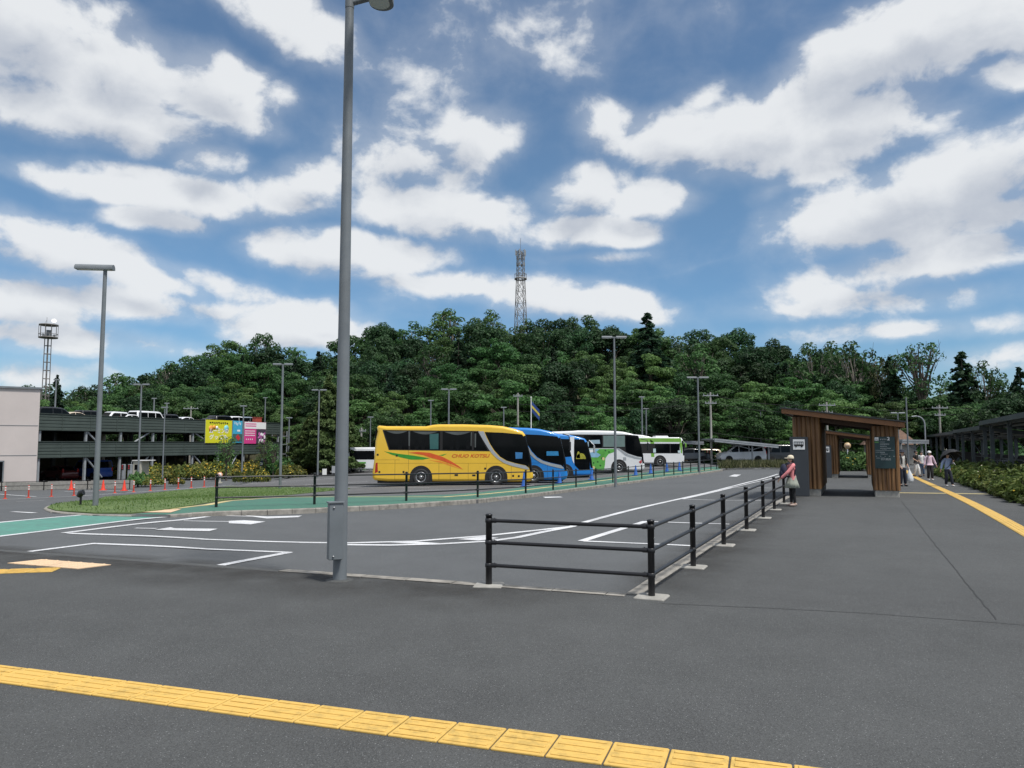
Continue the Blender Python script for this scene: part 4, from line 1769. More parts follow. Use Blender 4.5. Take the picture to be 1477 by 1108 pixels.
hedge = [(152, 690, .9, 0, 'left of the ticket kiosk'), (170, 690.5, .9, 0, 'touching the left side of the ticket kiosk'), (205, 691, .9, 0, 'touching the right side of the ticket kiosk'), (224, 690.5, 1, 0, 'behind red posts right of the kiosk'), (246, 690.5, .95, 1, 'under the first brace of the parking structure'), (270, 690, .95, 1, 'left of the slender young tree'), (296, 690, 1, 1, 'behind the round orange sign on its left'), (322, 689, 1, 0, 'directly behind the round orange sign'), (343, 688, 1, 0, 'at the foot of the lamp post dividing the banners'), (362, 688, 1, 0, 'below the pink banner'), (384, 687.5, .9, 1, 'left of the twin-head lamp post'), (408, 687, 1.1, 2, 'at the foot of the twin-head lamp post'), (430, 684, 1.2, 2, 'right of the twin-head lamp post'), (455, 682, .9, 1, 'left of the tall grey pole'), (200, 700.5, .7, 2, 'in front of the ticket machines'), (222, 700, .55, 1, 'right of the ticket machines'), (255, 699, .45, 1, 'low behind the middle red posts'), (355, 696, .6, 1, 'low right of the round sign'), (378, 695, .6, 0, 'low, right of the round orange sign'), (528, 674, .8, 2, 'in front of the white minibus'), (312, 689.5, 1, 0, 'between the young tree and the round sign'), (284, 690.5, .9, 0, 'under the second parking column'), (440, 684.5, 1.0, 1, 'between two lamp posts'), (420, 689, .8, 1, 'in front of the twin-head lamp post'), (236, 692, .8, 1, 'near the short thin lamp post'), (470, 679.5, .9, 1, 'behind the small white notice board')]
for i, (px, py, s, k, wh) in enumerate(hedge):
    p = P(px, py)
    put_bush(HB, k, p, rt.uniform(0, 6), ('yellow-flowered hedge bush ', 'green hedge bush with a few yellow flowers ', 'dark green hedge bush ')[k] + wh, (s, s, s * rt.uniform(.9, 1.15)), 'hedge bushes in front of the parking structure')
SB = [tree_of(make_bush('flower bed bush', 300 + i, 1.9, 1.7, .95, .085, 3600, 'bed', 24, FL_W if i == 1 else FL_Y, .055, 'flowering_bush', .35)) for i in range(3)]
bed0, bed1 = P(1483, 727), P(1386, 696.5)
bd = (bed1 - bed0).xy.normalized()
bn = Vector((bd.y, -bd.x))
k = 0
L_ = (bed1 - bed0).length
BEDN = []
d = -4.5
while d < L_ + 16:
    for row in (0, 1):
        q = bed0.xy + bd * (d + rt.uniform(-.2, .2)) + bn * (.6 + row * .85 + rt.uniform(-.12, .12))
        BEDN.append((q, row))
    d += 1.25
nr_ = 0
for i, (q, row) in enumerate(BEDN):
    j = i // 2
    lb = '%s flowering bush from the right in the bike shed bed, %s row' % (ORD[j], ('path-side', 'shed-side')[row]) if j < len(ORD) else 'flowering bush at the far end of the bed by the bike sheds'
    put_bush(SB, rt.randrange(3), (q.x, q.y, zs(q.x, q.y)), rt.uniform(0, 6), lb, (rt.uniform(.85, 1.1), rt.uniform(.85, 1.1), rt.uniform(.5, 1.0) * (1.0 if row else .75)), 'bushes of the flower bed along the path')
soil = sheet('soil', [bed0.xy - bd * 6, bed0.xy - bd * 6 + bn * 1.9, bed1.xy + bd * 18 + bn * 1.9, bed1.xy + bd * 18], zs, MT['earth'], 1.0, .02)
# weeds by the parked cars at the far kerb
weeds = [p.xy for p in px_list([(1036, 676.5), (1062, 675.6), (1100, 675), (1145, 675.5), (1150, 672), (1100, 671), (1040, 671.5)])]
blades('roadside_weeds', weeds, 2600, .55, LM['dry'], .06, 'tall dry roadside weeds in front of the white minivan')
# hedge behind the second shelter, seen through it
put = [(1212, 679, 'seen through the shelter left of the round sign'), (1226, 679, 'behind the round sign'), (1240, 679, 'seen through the shelter right of the round sign')]
for px, py, wh in put:
    p = P(px, py)
    put_bush(HB, 2, p, px, 'low green hedge bush ' + wh, (.9, .9, .95), 'hedge bushes seen through the shelter')
# ------------------------------------------------------------------ cars (used on the deck, in the lot and under the carport)
CARS = {
    # outline, side windows, wheel x, width; front is +x
    'minivan': dict(L=4.85, W=1.82, out=[(-2.38, .32), (-2.42, .75), (-2.36, 1.15), (-2.18, 1.72), (-1.9, 1.84), (-.4, 1.88), (.5, 1.82), (1.0, 1.62), (1.72, 1.10), (2.25, .95), (2.40, .75), (2.42, .35), (2.3, .25), (-2.3, .25)],
                    win=[[(-2.02, 1.18), (-1.95, 1.62), (-1.75, 1.70), (-.62, 1.74), (-.62, 1.13)], [(-.54, 1.13), (-.54, 1.74), (.42, 1.70), (.42, 1.09)], [(.50, 1.09), (.50, 1.69), (.85, 1.58), (1.42, 1.13), (1.42, 1.07)]], wx=(-1.48, 1.5), r=.33, ws=((1.68, 1.13), (1.02, 1.60)), rw=((-2.32, 1.2), (-2.17, 1.66))),
    'boxvan': dict(L=4.6, W=1.7, out=[(-2.3, .32), (-2.32, 1.0), (-2.25, 1.85), (-2.1, 1.95), (1.0, 1.95), (1.35, 1.85), (1.85, 1.12), (2.28, .98), (2.32, .35), (2.2, .25), (-2.2, .25)],
                   win=[[(-2.1, 1.15), (-2.08, 1.74), (-.75, 1.76), (-.75, 1.13)], [(-.66, 1.13), (-.66, 1.76), (.4, 1.76), (.4, 1.1)], [(.5, 1.1), (.5, 1.76), (1.18, 1.72), (1.62, 1.14), (1.62, 1.1)]], wx=(-1.4, 1.45), r=.32, ws=((1.82, 1.16), (1.38, 1.82)), rw=((-2.31, 1.15), (-2.25, 1.8))),
    'kei': dict(L=3.4, W=1.48, out=[(-1.68, .3), (-1.7, .9), (-1.62, 1.62), (-1.5, 1.70), (.2, 1.72), (.55, 1.64), (1.1, 1.02), (1.6, .9), (1.7, .6), (1.68, .28), (-1.6, .25)],
                win=[[(-1.5, 1.0), (-1.44, 1.52), (-.62, 1.56), (-.62, .98)], [(-.54, .98), (-.54, 1.56), (.3, 1.55), (.45, 1.50), (.88, 1.02), (.88, .96)]], wx=(-1.08, 1.12), r=.28, ws=((1.08, 1.05), (.60, 1.60)), rw=((-1.69, 1.0), (-1.63, 1.55))),
    'sedan': dict(L=4.4, W=1.72, out=[(-2.18, .32), (-2.2, .8), (-2.08, .98), (-1.6, 1.03), (-1.05, 1.38), (-.5, 1.46), (.2, 1.45), (.7, 1.30), (1.3, .98), (2.0, .85), (2.2, .65), (2.2, .3), (2.1, .22), (-2.1, .22)],
                  win=[[(-1.32, 1.02), (-.98, 1.30), (-.45, 1.38), (-.45, .99)], [(-.37, .99), (-.37, 1.38), (.2, 1.37), (.58, 1.26), (1.0, 1.0), (1.0, .96)]], wx=(-1.32, 1.35), r=.31, ws=((1.26, 1.01), (.74, 1.29)), rw=((-1.56, 1.06), (-1.08, 1.36)))}
PAINT = {}


def paint(name, col, metal=.15, rough=.3):
    if name not in PAINT:
        PAINT[name] = mat(name + '_paint', col, rough, metal, var=.04, vs=1.5, coat=.5)
    return PAINT[name]


TAIL = mat('red_lamp', (.35, .012, .012), .2, var=.15, coat=.6)
HEADL = mat('clear_lamp', (.62, .64, .66), .15, var=.1, coat=.8)


def wheel(parent, x, y, r, wdt, side):
    """tyre with a rim as sub-part; axle along y"""
    Mx = Matrix.Translation((x, y, r)) @ Matrix.Rotation(R(90), 4, 'X')
    t = MB()
    h = wdt / 2
    t.lathe([(r * .6, -h), (r * .93, -h), (r, -h * .75), (r, h * .75), (r * .93, h), (r * .6, h), (r * .58, h * .4)], 26, M=Mx, caps=False)
    o = t.build('tyre', MT['rubber'], parent)
    m = MB()
    s = 1 if side < 0 else -1
    m.lathe([(r * .62, s * h * .95), (r * .60, s * h * 1.04), (r * .54, s * h * 1.02), (r * .50, s * h * .75)], 24, M=Mx, caps=False)
    m.lathe([(r * .50, s * h * .75), (r * .34, s * h * .5), (r * .30, s * h * .5)], 24, 1, M=Mx, caps=False)
    m.lathe([(r * .30, s * h * .5), (r * .28, s * h * .72), (r * .16, s * h * .74), (r * .15, s * h * .98), (0, s * h * 1.0)], 24, M=Mx)
    for i in range(10):
        q = i * math.pi / 5
        m.lathe([(r * .04, 0), (r * .035, s * h * .22), (0, s * h * .22)], 6, M=Mx @ Matrix.Translation((math.cos(q) * r * .23, math.sin(q) * r * .23, s * h * .7)))
        m.tube([(math.cos(q) * r * .30, math.sin(q) * r * .30, s * h * .55), (math.cos(q) * r * .5, math.sin(q) * r * .5, s * h * .8)], r * .045, 5, M=Mx)
    m.build('rim', [MT['chrome'], MT['dark']], o)
    return o


def wheels(o, xs, W, r, wdt=.2):
    for x in xs:
        for s in (-1, 1):
            wheel(o, x, s * (W / 2 - wdt / 2 - .005), r, wdt, s)


def make_car(kind, label, pm, loc, rz, group=None, name='parked_car', sc=1.0, detail=True):
    c = CARS[kind]
    W = c['W']
    o = thing(name, label, 'van' if 'van' in kind else 'car', loc, rz, group)
    o.scale = (sc, sc, sc)
    mb = MB()
    mb.puff(c['out'], W, .16, taper=.13)
    b = mb.build('body', pm, o)
    zt = max(p[1] for p in c['out'])
    zb = min(p[1] for p in c['out'])

    def yat(z):
        return W / 2 * (1 - .13 * max(0, (z - zb) / (zt - zb)) ** 2)
    for w in c['win']:
        for s in (-1, 1):
            mb = MB()
            vs = [(x, s * (yat(z) + .004), z) for x, z in w] + [(x, s * (yat(z) - .03), z) for x, z in w]
            n = len(w)
            f = [tuple(range(n))] + [(i, n + i, n + (i + 1) % n, (i + 1) % n) for i in range(n)]
            mb.add(vs, f)
            mb.build('side_window', MT['glass'], o)
    for nm, (p, q) in (('windscreen', c['ws']), ('rear_window', c['rw'])):
        mb = MB()
        t = Vector((q[0] - p[0], 0, q[1] - p[1])).normalized()
        nrm = Vector((t.z, 0, -t.x)) * (1 if nm == 'windscreen' else -1) * .012
        for k in range(1):
            v = []
            for (z_, pt) in ((p[1], p), (q[1], q)):
                y = yat(z_) - .14
                v += [(pt[0] + nrm.x, -y, pt[1] + nrm.z), (pt[0] + nrm.x, y, pt[1] + nrm.z), (pt[0] - nrm.x * 3, -y, pt[1] - nrm.z * 3), (pt[0] - nrm.x * 3, y, pt[1] - nrm.z * 3)]
            mb.add(v, [(0, 1, 5, 4), (0, 4, 6, 2), (1, 3, 7, 5), (4, 5, 7, 6), (0, 2, 3, 1)])
        mb.build(nm, MT['glass'], o)
    if detail:
        wheels(o, c['wx'], W, c['r'])
        xf, xr = max(p[0] for p in c['out']), min(p[0] for p in c['out'])
        for s in (-1, 1):
            h = MB()
            h.box((xf - .14, s * (W / 2 - .2), .78), (.3, .34, .16), bev=.05)
            h.build('headlight', HEADL, o)
            h = MB()
            h.box((xr + .06, s * (W / 2 - .16), 1.0), (.14, .18, .4), bev=.04)
            h.build('tail_light', TAIL, o)
            h = MB()
            x = c['win'][-1][-1][0] - .1
            h.box((x, s * (yat(1.1) + .09), c['win'][-1][-1][1] + .1), (.1, .16, .12), bev=.03)
            h.build('wing_mirror', pm, o)
            for wx in c['wx']:
                h = MB()
                r = c['r'] * 1.16
                h.prism([(wx + r * math.cos(q), c['r'] + r * math.sin(q)) for q in [math.pi * i / 12 for i in range(13)]] + [(wx - r, .25), (wx + r, .25)], s * (W / 2 + .003), s * (W / 2 - .05))
                h.build('wheel_arch', MT['dark'], o)
        h = MB()
        h.box((xf - .01, 0, .5), (.05, .36, .14))
        h.build('number_plate', mat('plate_white', (.7, .7, .68), .4), o)
    return o


# ------------------------------------------------------------------ parking structure
PL, PE = Vector((-42.7, 69)), Vector((11.6, 33)).normalized()
PRZ = math.atan2(PE.y, PE.x)
PN = Vector((-PE.y, PE.x))


def s_at(px, off=0.0):
    u = (px - 738.5) / 1100
    o = PL + PN * off
    return (u * o.y - o.x) / (PE.x - u * PE.y)


def ploc(px, off, z):
    p = PL + PE * s_at(px, off) + PN * off
    return Vector((p.x, p.y, z))


DECKG = mat('dark_green_cladding', (.062, .080, .073), .55, var=.14, vs=.8, spec=.3)
ZT, ZTB, ZL, ZLB, ZG = 4.30, 2.78, 1.76, .28, -2.3
LEN = s_at(403)
pk_ = thing('parking_structure', 'dark green two-deck open parking structure with cars on its roof', 'parking structure', (PL.x, PL.y, 0), PRZ)


def ribbed(mb, x0, x1, z0, z1, y, n=5):
    prof = [(y + .15, z0), (y, z0)]
    h = (z1 - z0) / n
    for i in range(n):
        a = z0 + i * h
        prof += [(y, a + .02), (y - .045, a + .05), (y - .045, a + h - .05), (y, a + h - .02)]
    prof += [(y, z1), (y + .15, z1)]
    mb.prism(prof, x0, x1, plane='yz')


for nm, z0, z1 in (('upper', ZTB, ZT), ('lower', ZLB, ZL)):
    mb = MB()
    ribbed(mb, -.4, LEN, z0, z1, -.1)
    x = 2.2
    while x < LEN:
        mb.box((x, -.15, (z0 + z1) / 2), (.05, .06, z1 - z0 - .04))
        x += 3.1
    mb.box((LEN + .06, 8, (z0 + z1) / 2), (.12, 16.2, z1 - z0))
    mb.box((LEN / 2, -.06, z1 + .03), (LEN + .5, .3, .05))
    mb.build('parapet', DECKG, pk_)
for z in (ZTB + .45, ZLB + .45):
    mb = MB()
    mb.box((LEN / 2, 15.1, z - .15), (LEN - .1, 30, .3))
    mb.build('deck_slab', MT['concrete'], pk_)
mb = MB()
mb.box((LEN / 2, 30.2, 1.0), (LEN, .2, 6.6))
mb.box((-.55, 15, 1.0), (.2, 30, 6.6))
mb.build('rear_wall', MT['concrete'], pk_)
COLS = [57.7, 124.8, 174.9, 221.6, 279, 316, 352.7, 380, 402]
for px in COLS:
    mb = MB()
    s = s_at(px)
    mb.box((s + .12, .12, (ZTB + ZG) / 2), (.2, .2, ZTB - ZG))
    mb.build('column', MT['steel2'], pk_)
    for y in (9, 19):
        mb = MB()
        mb.box((s, y, (ZTB + ZG) / 2), (.3, .3, ZTB - ZG))
        mb.build('inner_column', MT['steel2'], pk_)
BR = [((128, 1), (143, 0), 'u'), ((218, 1), (197, 0), 'u'), ((284, 1), (303, 0), 'u'), ((128, 1), (152, 0), 'l'), ((218, 1), (200, 0), 'l'), ((283, 1), (303, 0), 'l'), ((345, 1), (333, 0), 'l')]
for (a, ta), (b, tb), lv in BR:
    z1, z0 = (ZTB, ZL) if lv == 'u' else (ZLB, ZG + .6)
    mb = MB()
    mb.tube([(s_at(a), .15, z1), (s_at(b), .15, z0)], .09, 8)
    mb.build('brace', MT['steel2'], pk_)
mb = MB()
for x in (.2, 1.4):
    for y in (.1, 1.6):
        mb.box((LEN + .5 + x, y, (ZT - 1 + ZG) / 2), (.1, .1, ZT - 1 - ZG))
for z in (-1.2, .2, 1.5, 2.6):
    mb.box((LEN + 1.3, .85, z), (1.6, 1.7, .08))
mb.build('stair_tower', MT['steel2'], pk_)
# cars on the top deck
DK = ZTB + .6
deck_cars = [(75, 'minivan', 'black', (.012, .012, .014), 0, 'dark minivan with a white rear pillar on the top deck beside the pale building'), (106, 'sedan', 'cream', (.62, .52, .40), 0, 'cream coloured car roof on the top parking deck'), (131, 'kei', 'black', None, 0, 'black boxy car on the top deck left of the lawn lamp post'), (162, 'kei', 'white', (.75, .76, .78), 3.14, 'white car with blue windows on the top deck right of the lawn lamp post'), (187, 'sedan', 'white', None, 0, 'low white car squeezed beside the white van on the top deck'), (213, 'boxvan', 'white', None, 0, 'white van behind the kiosk lamp post on the top deck'), (246, 'kei', 'black', None, 0, 'black small car right of the white van on the top deck'), (263, 'sedan', 'white', None, 3.14, 'small white car beside the crossarm pole on the top deck'), (305, 'sedan', 'black', None, 0, 'black low car above the left edge of the yellow banner'), (322, 'minivan', 'black', None, 0, 'black wagon above the right half of the yellow banner'), (342, 'minivan', 'white', None, 0, 'white minivan above the blue banner on the top deck'), (358, 'minivan', 'bluegrey', (.25, .3, .36), 0, 'blue grey minivan right of the banner lamp post on the top deck')]
for px, kd, pn, col, fl, lb in deck_cars:
    pm = paint(pn, col) if col else PAINT[pn + ''] if pn in PAINT else paint(pn, (.012, .012, .014))
    make_car(kd, lb, pm, ploc(px, 3.2, DK), PRZ + fl, 'cars parked on the top deck', sc=.92)
rb = thing('vent_box', 'small red box standing on the deck above the pink banner', 'box', ploc(371, .7, ZT - .2), PRZ)
mb = MB()
mb.box((0, 0, .45), (1.2, .6, .8), bev=.05)
mb.box((0, 0, .88), (1.3, .7, .06))
mb.build('body', mat('faded_red', (.4, .07, .05), .6), rb)

# cars at the ground level entrance
RED = paint('dark_red', (.09, .012, .014))
make_car('sedan', 'dark red car parked inside the lower parking entrance', RED, ploc(90, 5.0, zs(-41, 72) + .0), PRZ + R(75), None, sc=1.0)
make_car('boxvan', 'blue and white van standing beside the entrance column', paint('blue', (.02, .07, .3)), ploc(136, 3.5, zs(-38, 78)), PRZ + R(80), None)

# banners
BY = mat('banner_yellow', (.62, .60, .02), .6, var=.06)
BK = mat('ink_black', (.012, .012, .012), .6)
BW = mat('print_white', (.78, .78, .78), .6, var=.05)
BP = mat('banner_pink', (.62, .05, .24), .6, var=.06)
BB = mat('banner_blue', (.05, .36, .55), .6, var=.15)
BG = mat('banner_teal', (.05, .11, .10), .6, var=.3)
BR_ = mat('print_red', (.5, .03, .04), .6)
BO = mat('print_orange', (.7, .3, .05), .6)
BC = mat('print_cyan', (.2, .55, .6), .6)
BD = mat('print_photo_dark', (.05, .04, .06), .6, var=.5, vs=3)
BV = mat('print_mauve', (.45, .12, .35), .6, var=.5, vs=2)


def banner(label, px0, px1, z0, z1, m):
    s0, s1 = s_at(px0, -.22), s_at(px1, -.22)
    p = PL + PE * s0 - PN * .22
    o = thing('banner', label, 'banner', (p.x, p.y, 0), PRZ)
    w = s1 - s0
    mb = MB()
    mb.box((w / 2, 0, (z0 + z1) / 2), (w, .03, z1 - z0))
    mb.build('sheet', m, o)
    mb = MB()
    for x in (0, w):
        mb.box((x, .02, (z0 + z1) / 2), (.06, .05, z1 - z0 + .1))
    mb.build('frame', MT['steel2'], o)
    return o, w


def zpx(px, py):
    D = PL.y + PE.y * s_at(px, -.22)
    return EYE.z + (640 - py) / 1100 * D


z0, z1 = zpx(297, 639), zpx(297, 605.5)
o, w = banner('large yellow banner with white lettering on the parking structure', 297, 335, z0, z1, BY)
H_ = z1 - z0
lettering('lettering', 'ムーミンの', 1, BW, o, at_front(w * .14, -.024, z0 + H_ * .42), fit=(w * .72, H_ * .22), bold=.02)
lettering('lettering', 'グッズも', 1, BW, o, at_front(w * .14, -.024, z0 + H_ * .15), fit=(w * .7, H_ * .22), bold=.02)
mb = MB()
for i in range(9):
    x = w * (.17 + .08 * i)
    mb.box((x, -.022, z0 + H_ * (.88 + .012 * math.sin(i * 2.1))), (w * .05, .012, H_ * .05))
    mb.box((x + .1, -.022, z0 + H_ * .86), (w * .012, .012, H_ * .09))
mb.build('caption', BK, o)
for i, (x, z, r, m) in enumerate(((.2, .62, .085, BO), (.32, .68, .06, BO), (.78, .64, .09, BC), (.42, .66, .05, BW))):
    mb = MB()
    mb.lathe([(r * w, 0), (r * w, .008), (0, .008)], 20, M=Matrix.Translation((x * w, -.016, z0 + z * H_)) @ Matrix.Rotation(R(90), 4, 'X'))
    mb.build('printed_dot', m, o)
z0, z1 = zpx(336, 638.5), zpx(336, 607)
o, w = banner('narrow blue banner with a red diamond shape between yellow and pink banners', 336.2, 350.5, z0, z1, BB)
H_ = z1 - z0
mb = MB()
mb.box((w * .5, -.02, z0 + H_ * .22), (w * .96, .012, H_ * .36))
mb.build('printed_base', BG, o)
mb = MB()
mb.prism([(w * .3, z0 + H_ * .25), (w * .52, z0 + H_ * .38), (w * .78, z0 + H_ * .22), (w * .58, z0 + H_ * .08)], -.034, -.027)
mb.build('printed_diamond', BR_, o)
mb = MB()
for i in range(5):
    mb.box((w * (.2 + .14 * i), -.02, z0 + H_ * (.9 - .03 * (i % 3))), (w * .05, .012, H_ * .12))
mb.box((w * .6, -.02, z0 + H_ * .55), (w * .3, .012, H_ * .08))
mb.build('printed_marks', BW, o)
z0, z1 = zpx(353, 640), zpx(353, 608.5)
o, w = banner('pink and white banner with a flower photo at the right of the banner row', 353, 384, z0, z1, BP)
H_ = z1 - z0
mb = MB()
mb.box((w * .5, -.02, z0 + H_ * .84), (w * .99, .012, H_ * .31))
mb.build('printed_header', BW, o)
mb = MB()
mb.box((w * .77, -.02, z0 + H_ * .34), (w * .45, .012, H_ * .67))
mb.build('printed_photo', BD, o)
mb = MB()
gq = random.Random(2)
for i in range(26):
    r = gq.uniform(.02, .055) * w
    mb.lathe([(r, 0), (r * .8, .006), (0, .009)], 7, mi=i % 2, M=Matrix.Translation((w * gq.uniform(.6, .95), -.027, z0 + H_ * gq.uniform(.06, .5))) @ Matrix.Rotation(R(90), 4, 'X'))
mb.build('printed_flower', [BV, BW], o)
for r in range(2):
    mb = MB()
    for i in range(10):
        mb.box((w * (.06 + .05 * i), -.03, z0 + H_ * (.91 - .1 * r)), (w * .036, .01, H_ * .06), 0)
    mb.build('header_lettering', BP, o)
mb = MB()
for r in range(3):
    for i in range(9):
        mb.box((w * (.05 + .052 * i), -.02, z0 + H_ * (.58 - .1 * r)), (w * .034, .01, H_ * .045))
for i in range(4):
    mb.box((w * (.1 + .09 * i), -.02, z0 + H_ * .2), (w * .03, .01, H_ * .06))
mb.build('body_lettering', BW, o)

# ------------------------------------------------------------------ pale building at the left
PALE = mat('pale_render', (.50, .45, .43), .85, var=.06, vs=.4, bump=.05)
bo = thing('pale_building', 'pale pinkish grey windowless building at the left edge', 'building', (-40.9, 66, -2.6), R(33))
mb = MB()
mb.box((-14, 7, 4.45), (28, 14, 8.9))
mb.build('wall', PALE, bo)
mb = MB()
mb.box((-14, 7, 8.98), (28.3, 14.3, .16))
mb.build('coping', MT['steel'], bo)
mb = MB()
for z in (5.75, 3.2):
    mb.box((-14, -.012, z), (27.9, .03, .035))
for x in (-6.2, -12.4):
    mb.box((x, -.011, 4.5), (.03, .028, 8.7))
mb.build('panel_joint', MT['steel'], bo)
mb = MB()
mb.box((-3.4, -.03, 1.45), (2.1, .1, 2.5))
dd = mb.build('door', MT['glass'], bo)
mb = MB()
for x in (-4.4, -3.4, -2.4):
    mb.box((x, -.09, 1.45), (.09, .06, 2.6))
for z in (.2, 2.72):
    mb.box((-3.4, -.09, z), (2.1, .06, .1))
mb.build('door_frame', MT['steel'], dd)
mb = MB()
for i in range(5):
    mb.box((-3.0 + .03 * (i % 2), -.09, .8 + .36 * i), (.5, .02, .2))
mb.build('door_notice', BW, dd)

# ------------------------------------------------------------------ kiosk with two ticket machines
kp = P(188, 694)
kO = thing('ticket_kiosk', 'small cream ticket kiosk with a flat white roof by the entrance', 'kiosk', kp + Vector((.4, 1.2, 0)), R(-8))
pxm = kp.y / 1100
CRM = mat('cream_panel', (.45, .43, .36), .6, var=.08)
mb = MB()
mb.box((0, 0, .95), (.85, 1.3, 1.9), bev=.02)
mb.build('body', CRM, kO)
mb = MB()
mb.box((.25, 0, 1.93), (1.5, 1.5, .07), bev=.01)
mb.tube([(-.45, -.6, 1.93), (-.6, -.6, 1.78), (-.6, -.6, 0)], .03, 8)
mb.build('roof', mat('white_sheet', (.7, .7, .7), .4), kO)
mb = MB()
mb.box((0, -.66, 1.3), (.5, .02, .5))
mb.build('window', MT['glass'], kO)
for dx, lb in ((-.62, 'slim ticket machine post left of the kiosk'), (.22, 'wide grey ticket machine post in front of the kiosk')):
    q = kp + Vector((dx * 1.0 - .1, -.35 if dx > 0 else .1, 0))
    t = thing('ticket_machine', lb, 'ticket machine', (q.x, q.y, zs(q.x, q.y)), R(-8), 'ticket machines at the kiosk')
    mb = MB()
    mb.box((0, 0, .8), (.3 if dx > 0 else .2, .35, 1.6), bev=.02)
    mb.build('body', MT['steel2'], t)
    mb = MB()
    mb.box((-.02, -.18, 1.32), (.26, .03, .5), bev=.01)
    mb.build('panel', BK, t)
    mb = MB()
    for z in (1.2, 1.36, 1.5):
        mb.box((-.02, -.2, z), (.12, .015, .07))
    mb.build('button', BR_, t)

# ------------------------------------------------------------------ bus shelters
def wood_mat():
    m = bpy.data.materials.new('cedar_battens')
    nt, b = nodes_of(m)
    L = nt.links
    tc = nt.nodes.new('ShaderNodeTexCoord')
    mp = nt.nodes.new('ShaderNodeMapping')
    mp.inputs['Scale'].default_value = (14, 14, .9)
    L.new(tc.outputs['Object'], mp.inputs[0])
    n = nt.nodes.new('ShaderNodeTexNoise')
    n.inputs['Scale'].default_value = 1.3
    n.inputs['Detail'].default_value = 7
    L.new(mp.outputs[0], n.inputs['Vector'])
    r = nt.nodes.new('ShaderNodeValToRGB')
    for i, (p, c) in enumerate(((.25, (.065, .029, .012)), (.5, (.165, .080, .029)), (.75, (.29, .16, .062)))):
        e = r.color_ramp.elements[i] if i < 2 else r.color_ramp.elements.new(p)
        e.position, e.color = p, (*c, 1)
    L.new(n.outputs['Fac'], r.inputs[0])
    L.new(r.outputs[0], b.inputs['Base Color'])
    b.inputs['Roughness'].default_value = .55
    return m


MT['wood'] = wood_mat()
MT['soffit'] = mat('dark_stained_wood', (.05, .022, .010), .6, var=.3, vs=5)
MT['roofmetal'] = mat('dark_roof_metal', (.03, .034, .036), .45, .2, var=.2)
MT['signgrey'] = mat('charcoal_sign', (.036, .042, .05), .5, var=.1)
MT['signteal'] = mat('deep_teal_sign', (.012, .038, .042), .45, var=.1)


def half_logs(mb, x0, x1, y, z0, z1, n, ny=-1):
    w = (x1 - x0) / n
    for i in range(n):
        c = x0 + w * (i + .5)
        r = w * .47
        prof = [(c + r * math.cos(q), y + ny * (.0 + r * .75 * math.sin(q))) for q in [math.pi * k / 7 for k in range(8)]]
        mb.prism(prof, z0, z1, plane='xy')


def half_logs_side(mb, y0, y1, x, z0, z1, n, nx=1):
    w = (y1 - y0) / n
    for i in range(n):
        c = y0 + w * (i + .5)
        r = w * .47
        prof = [(x + nx * (r * .75 * math.sin(q)), c + r * math.cos(q)) for q in [math.pi * k / 7 for k in range(8)]]
        mb.prism(prof, z0, z1, plane='xy')


SHO = {}


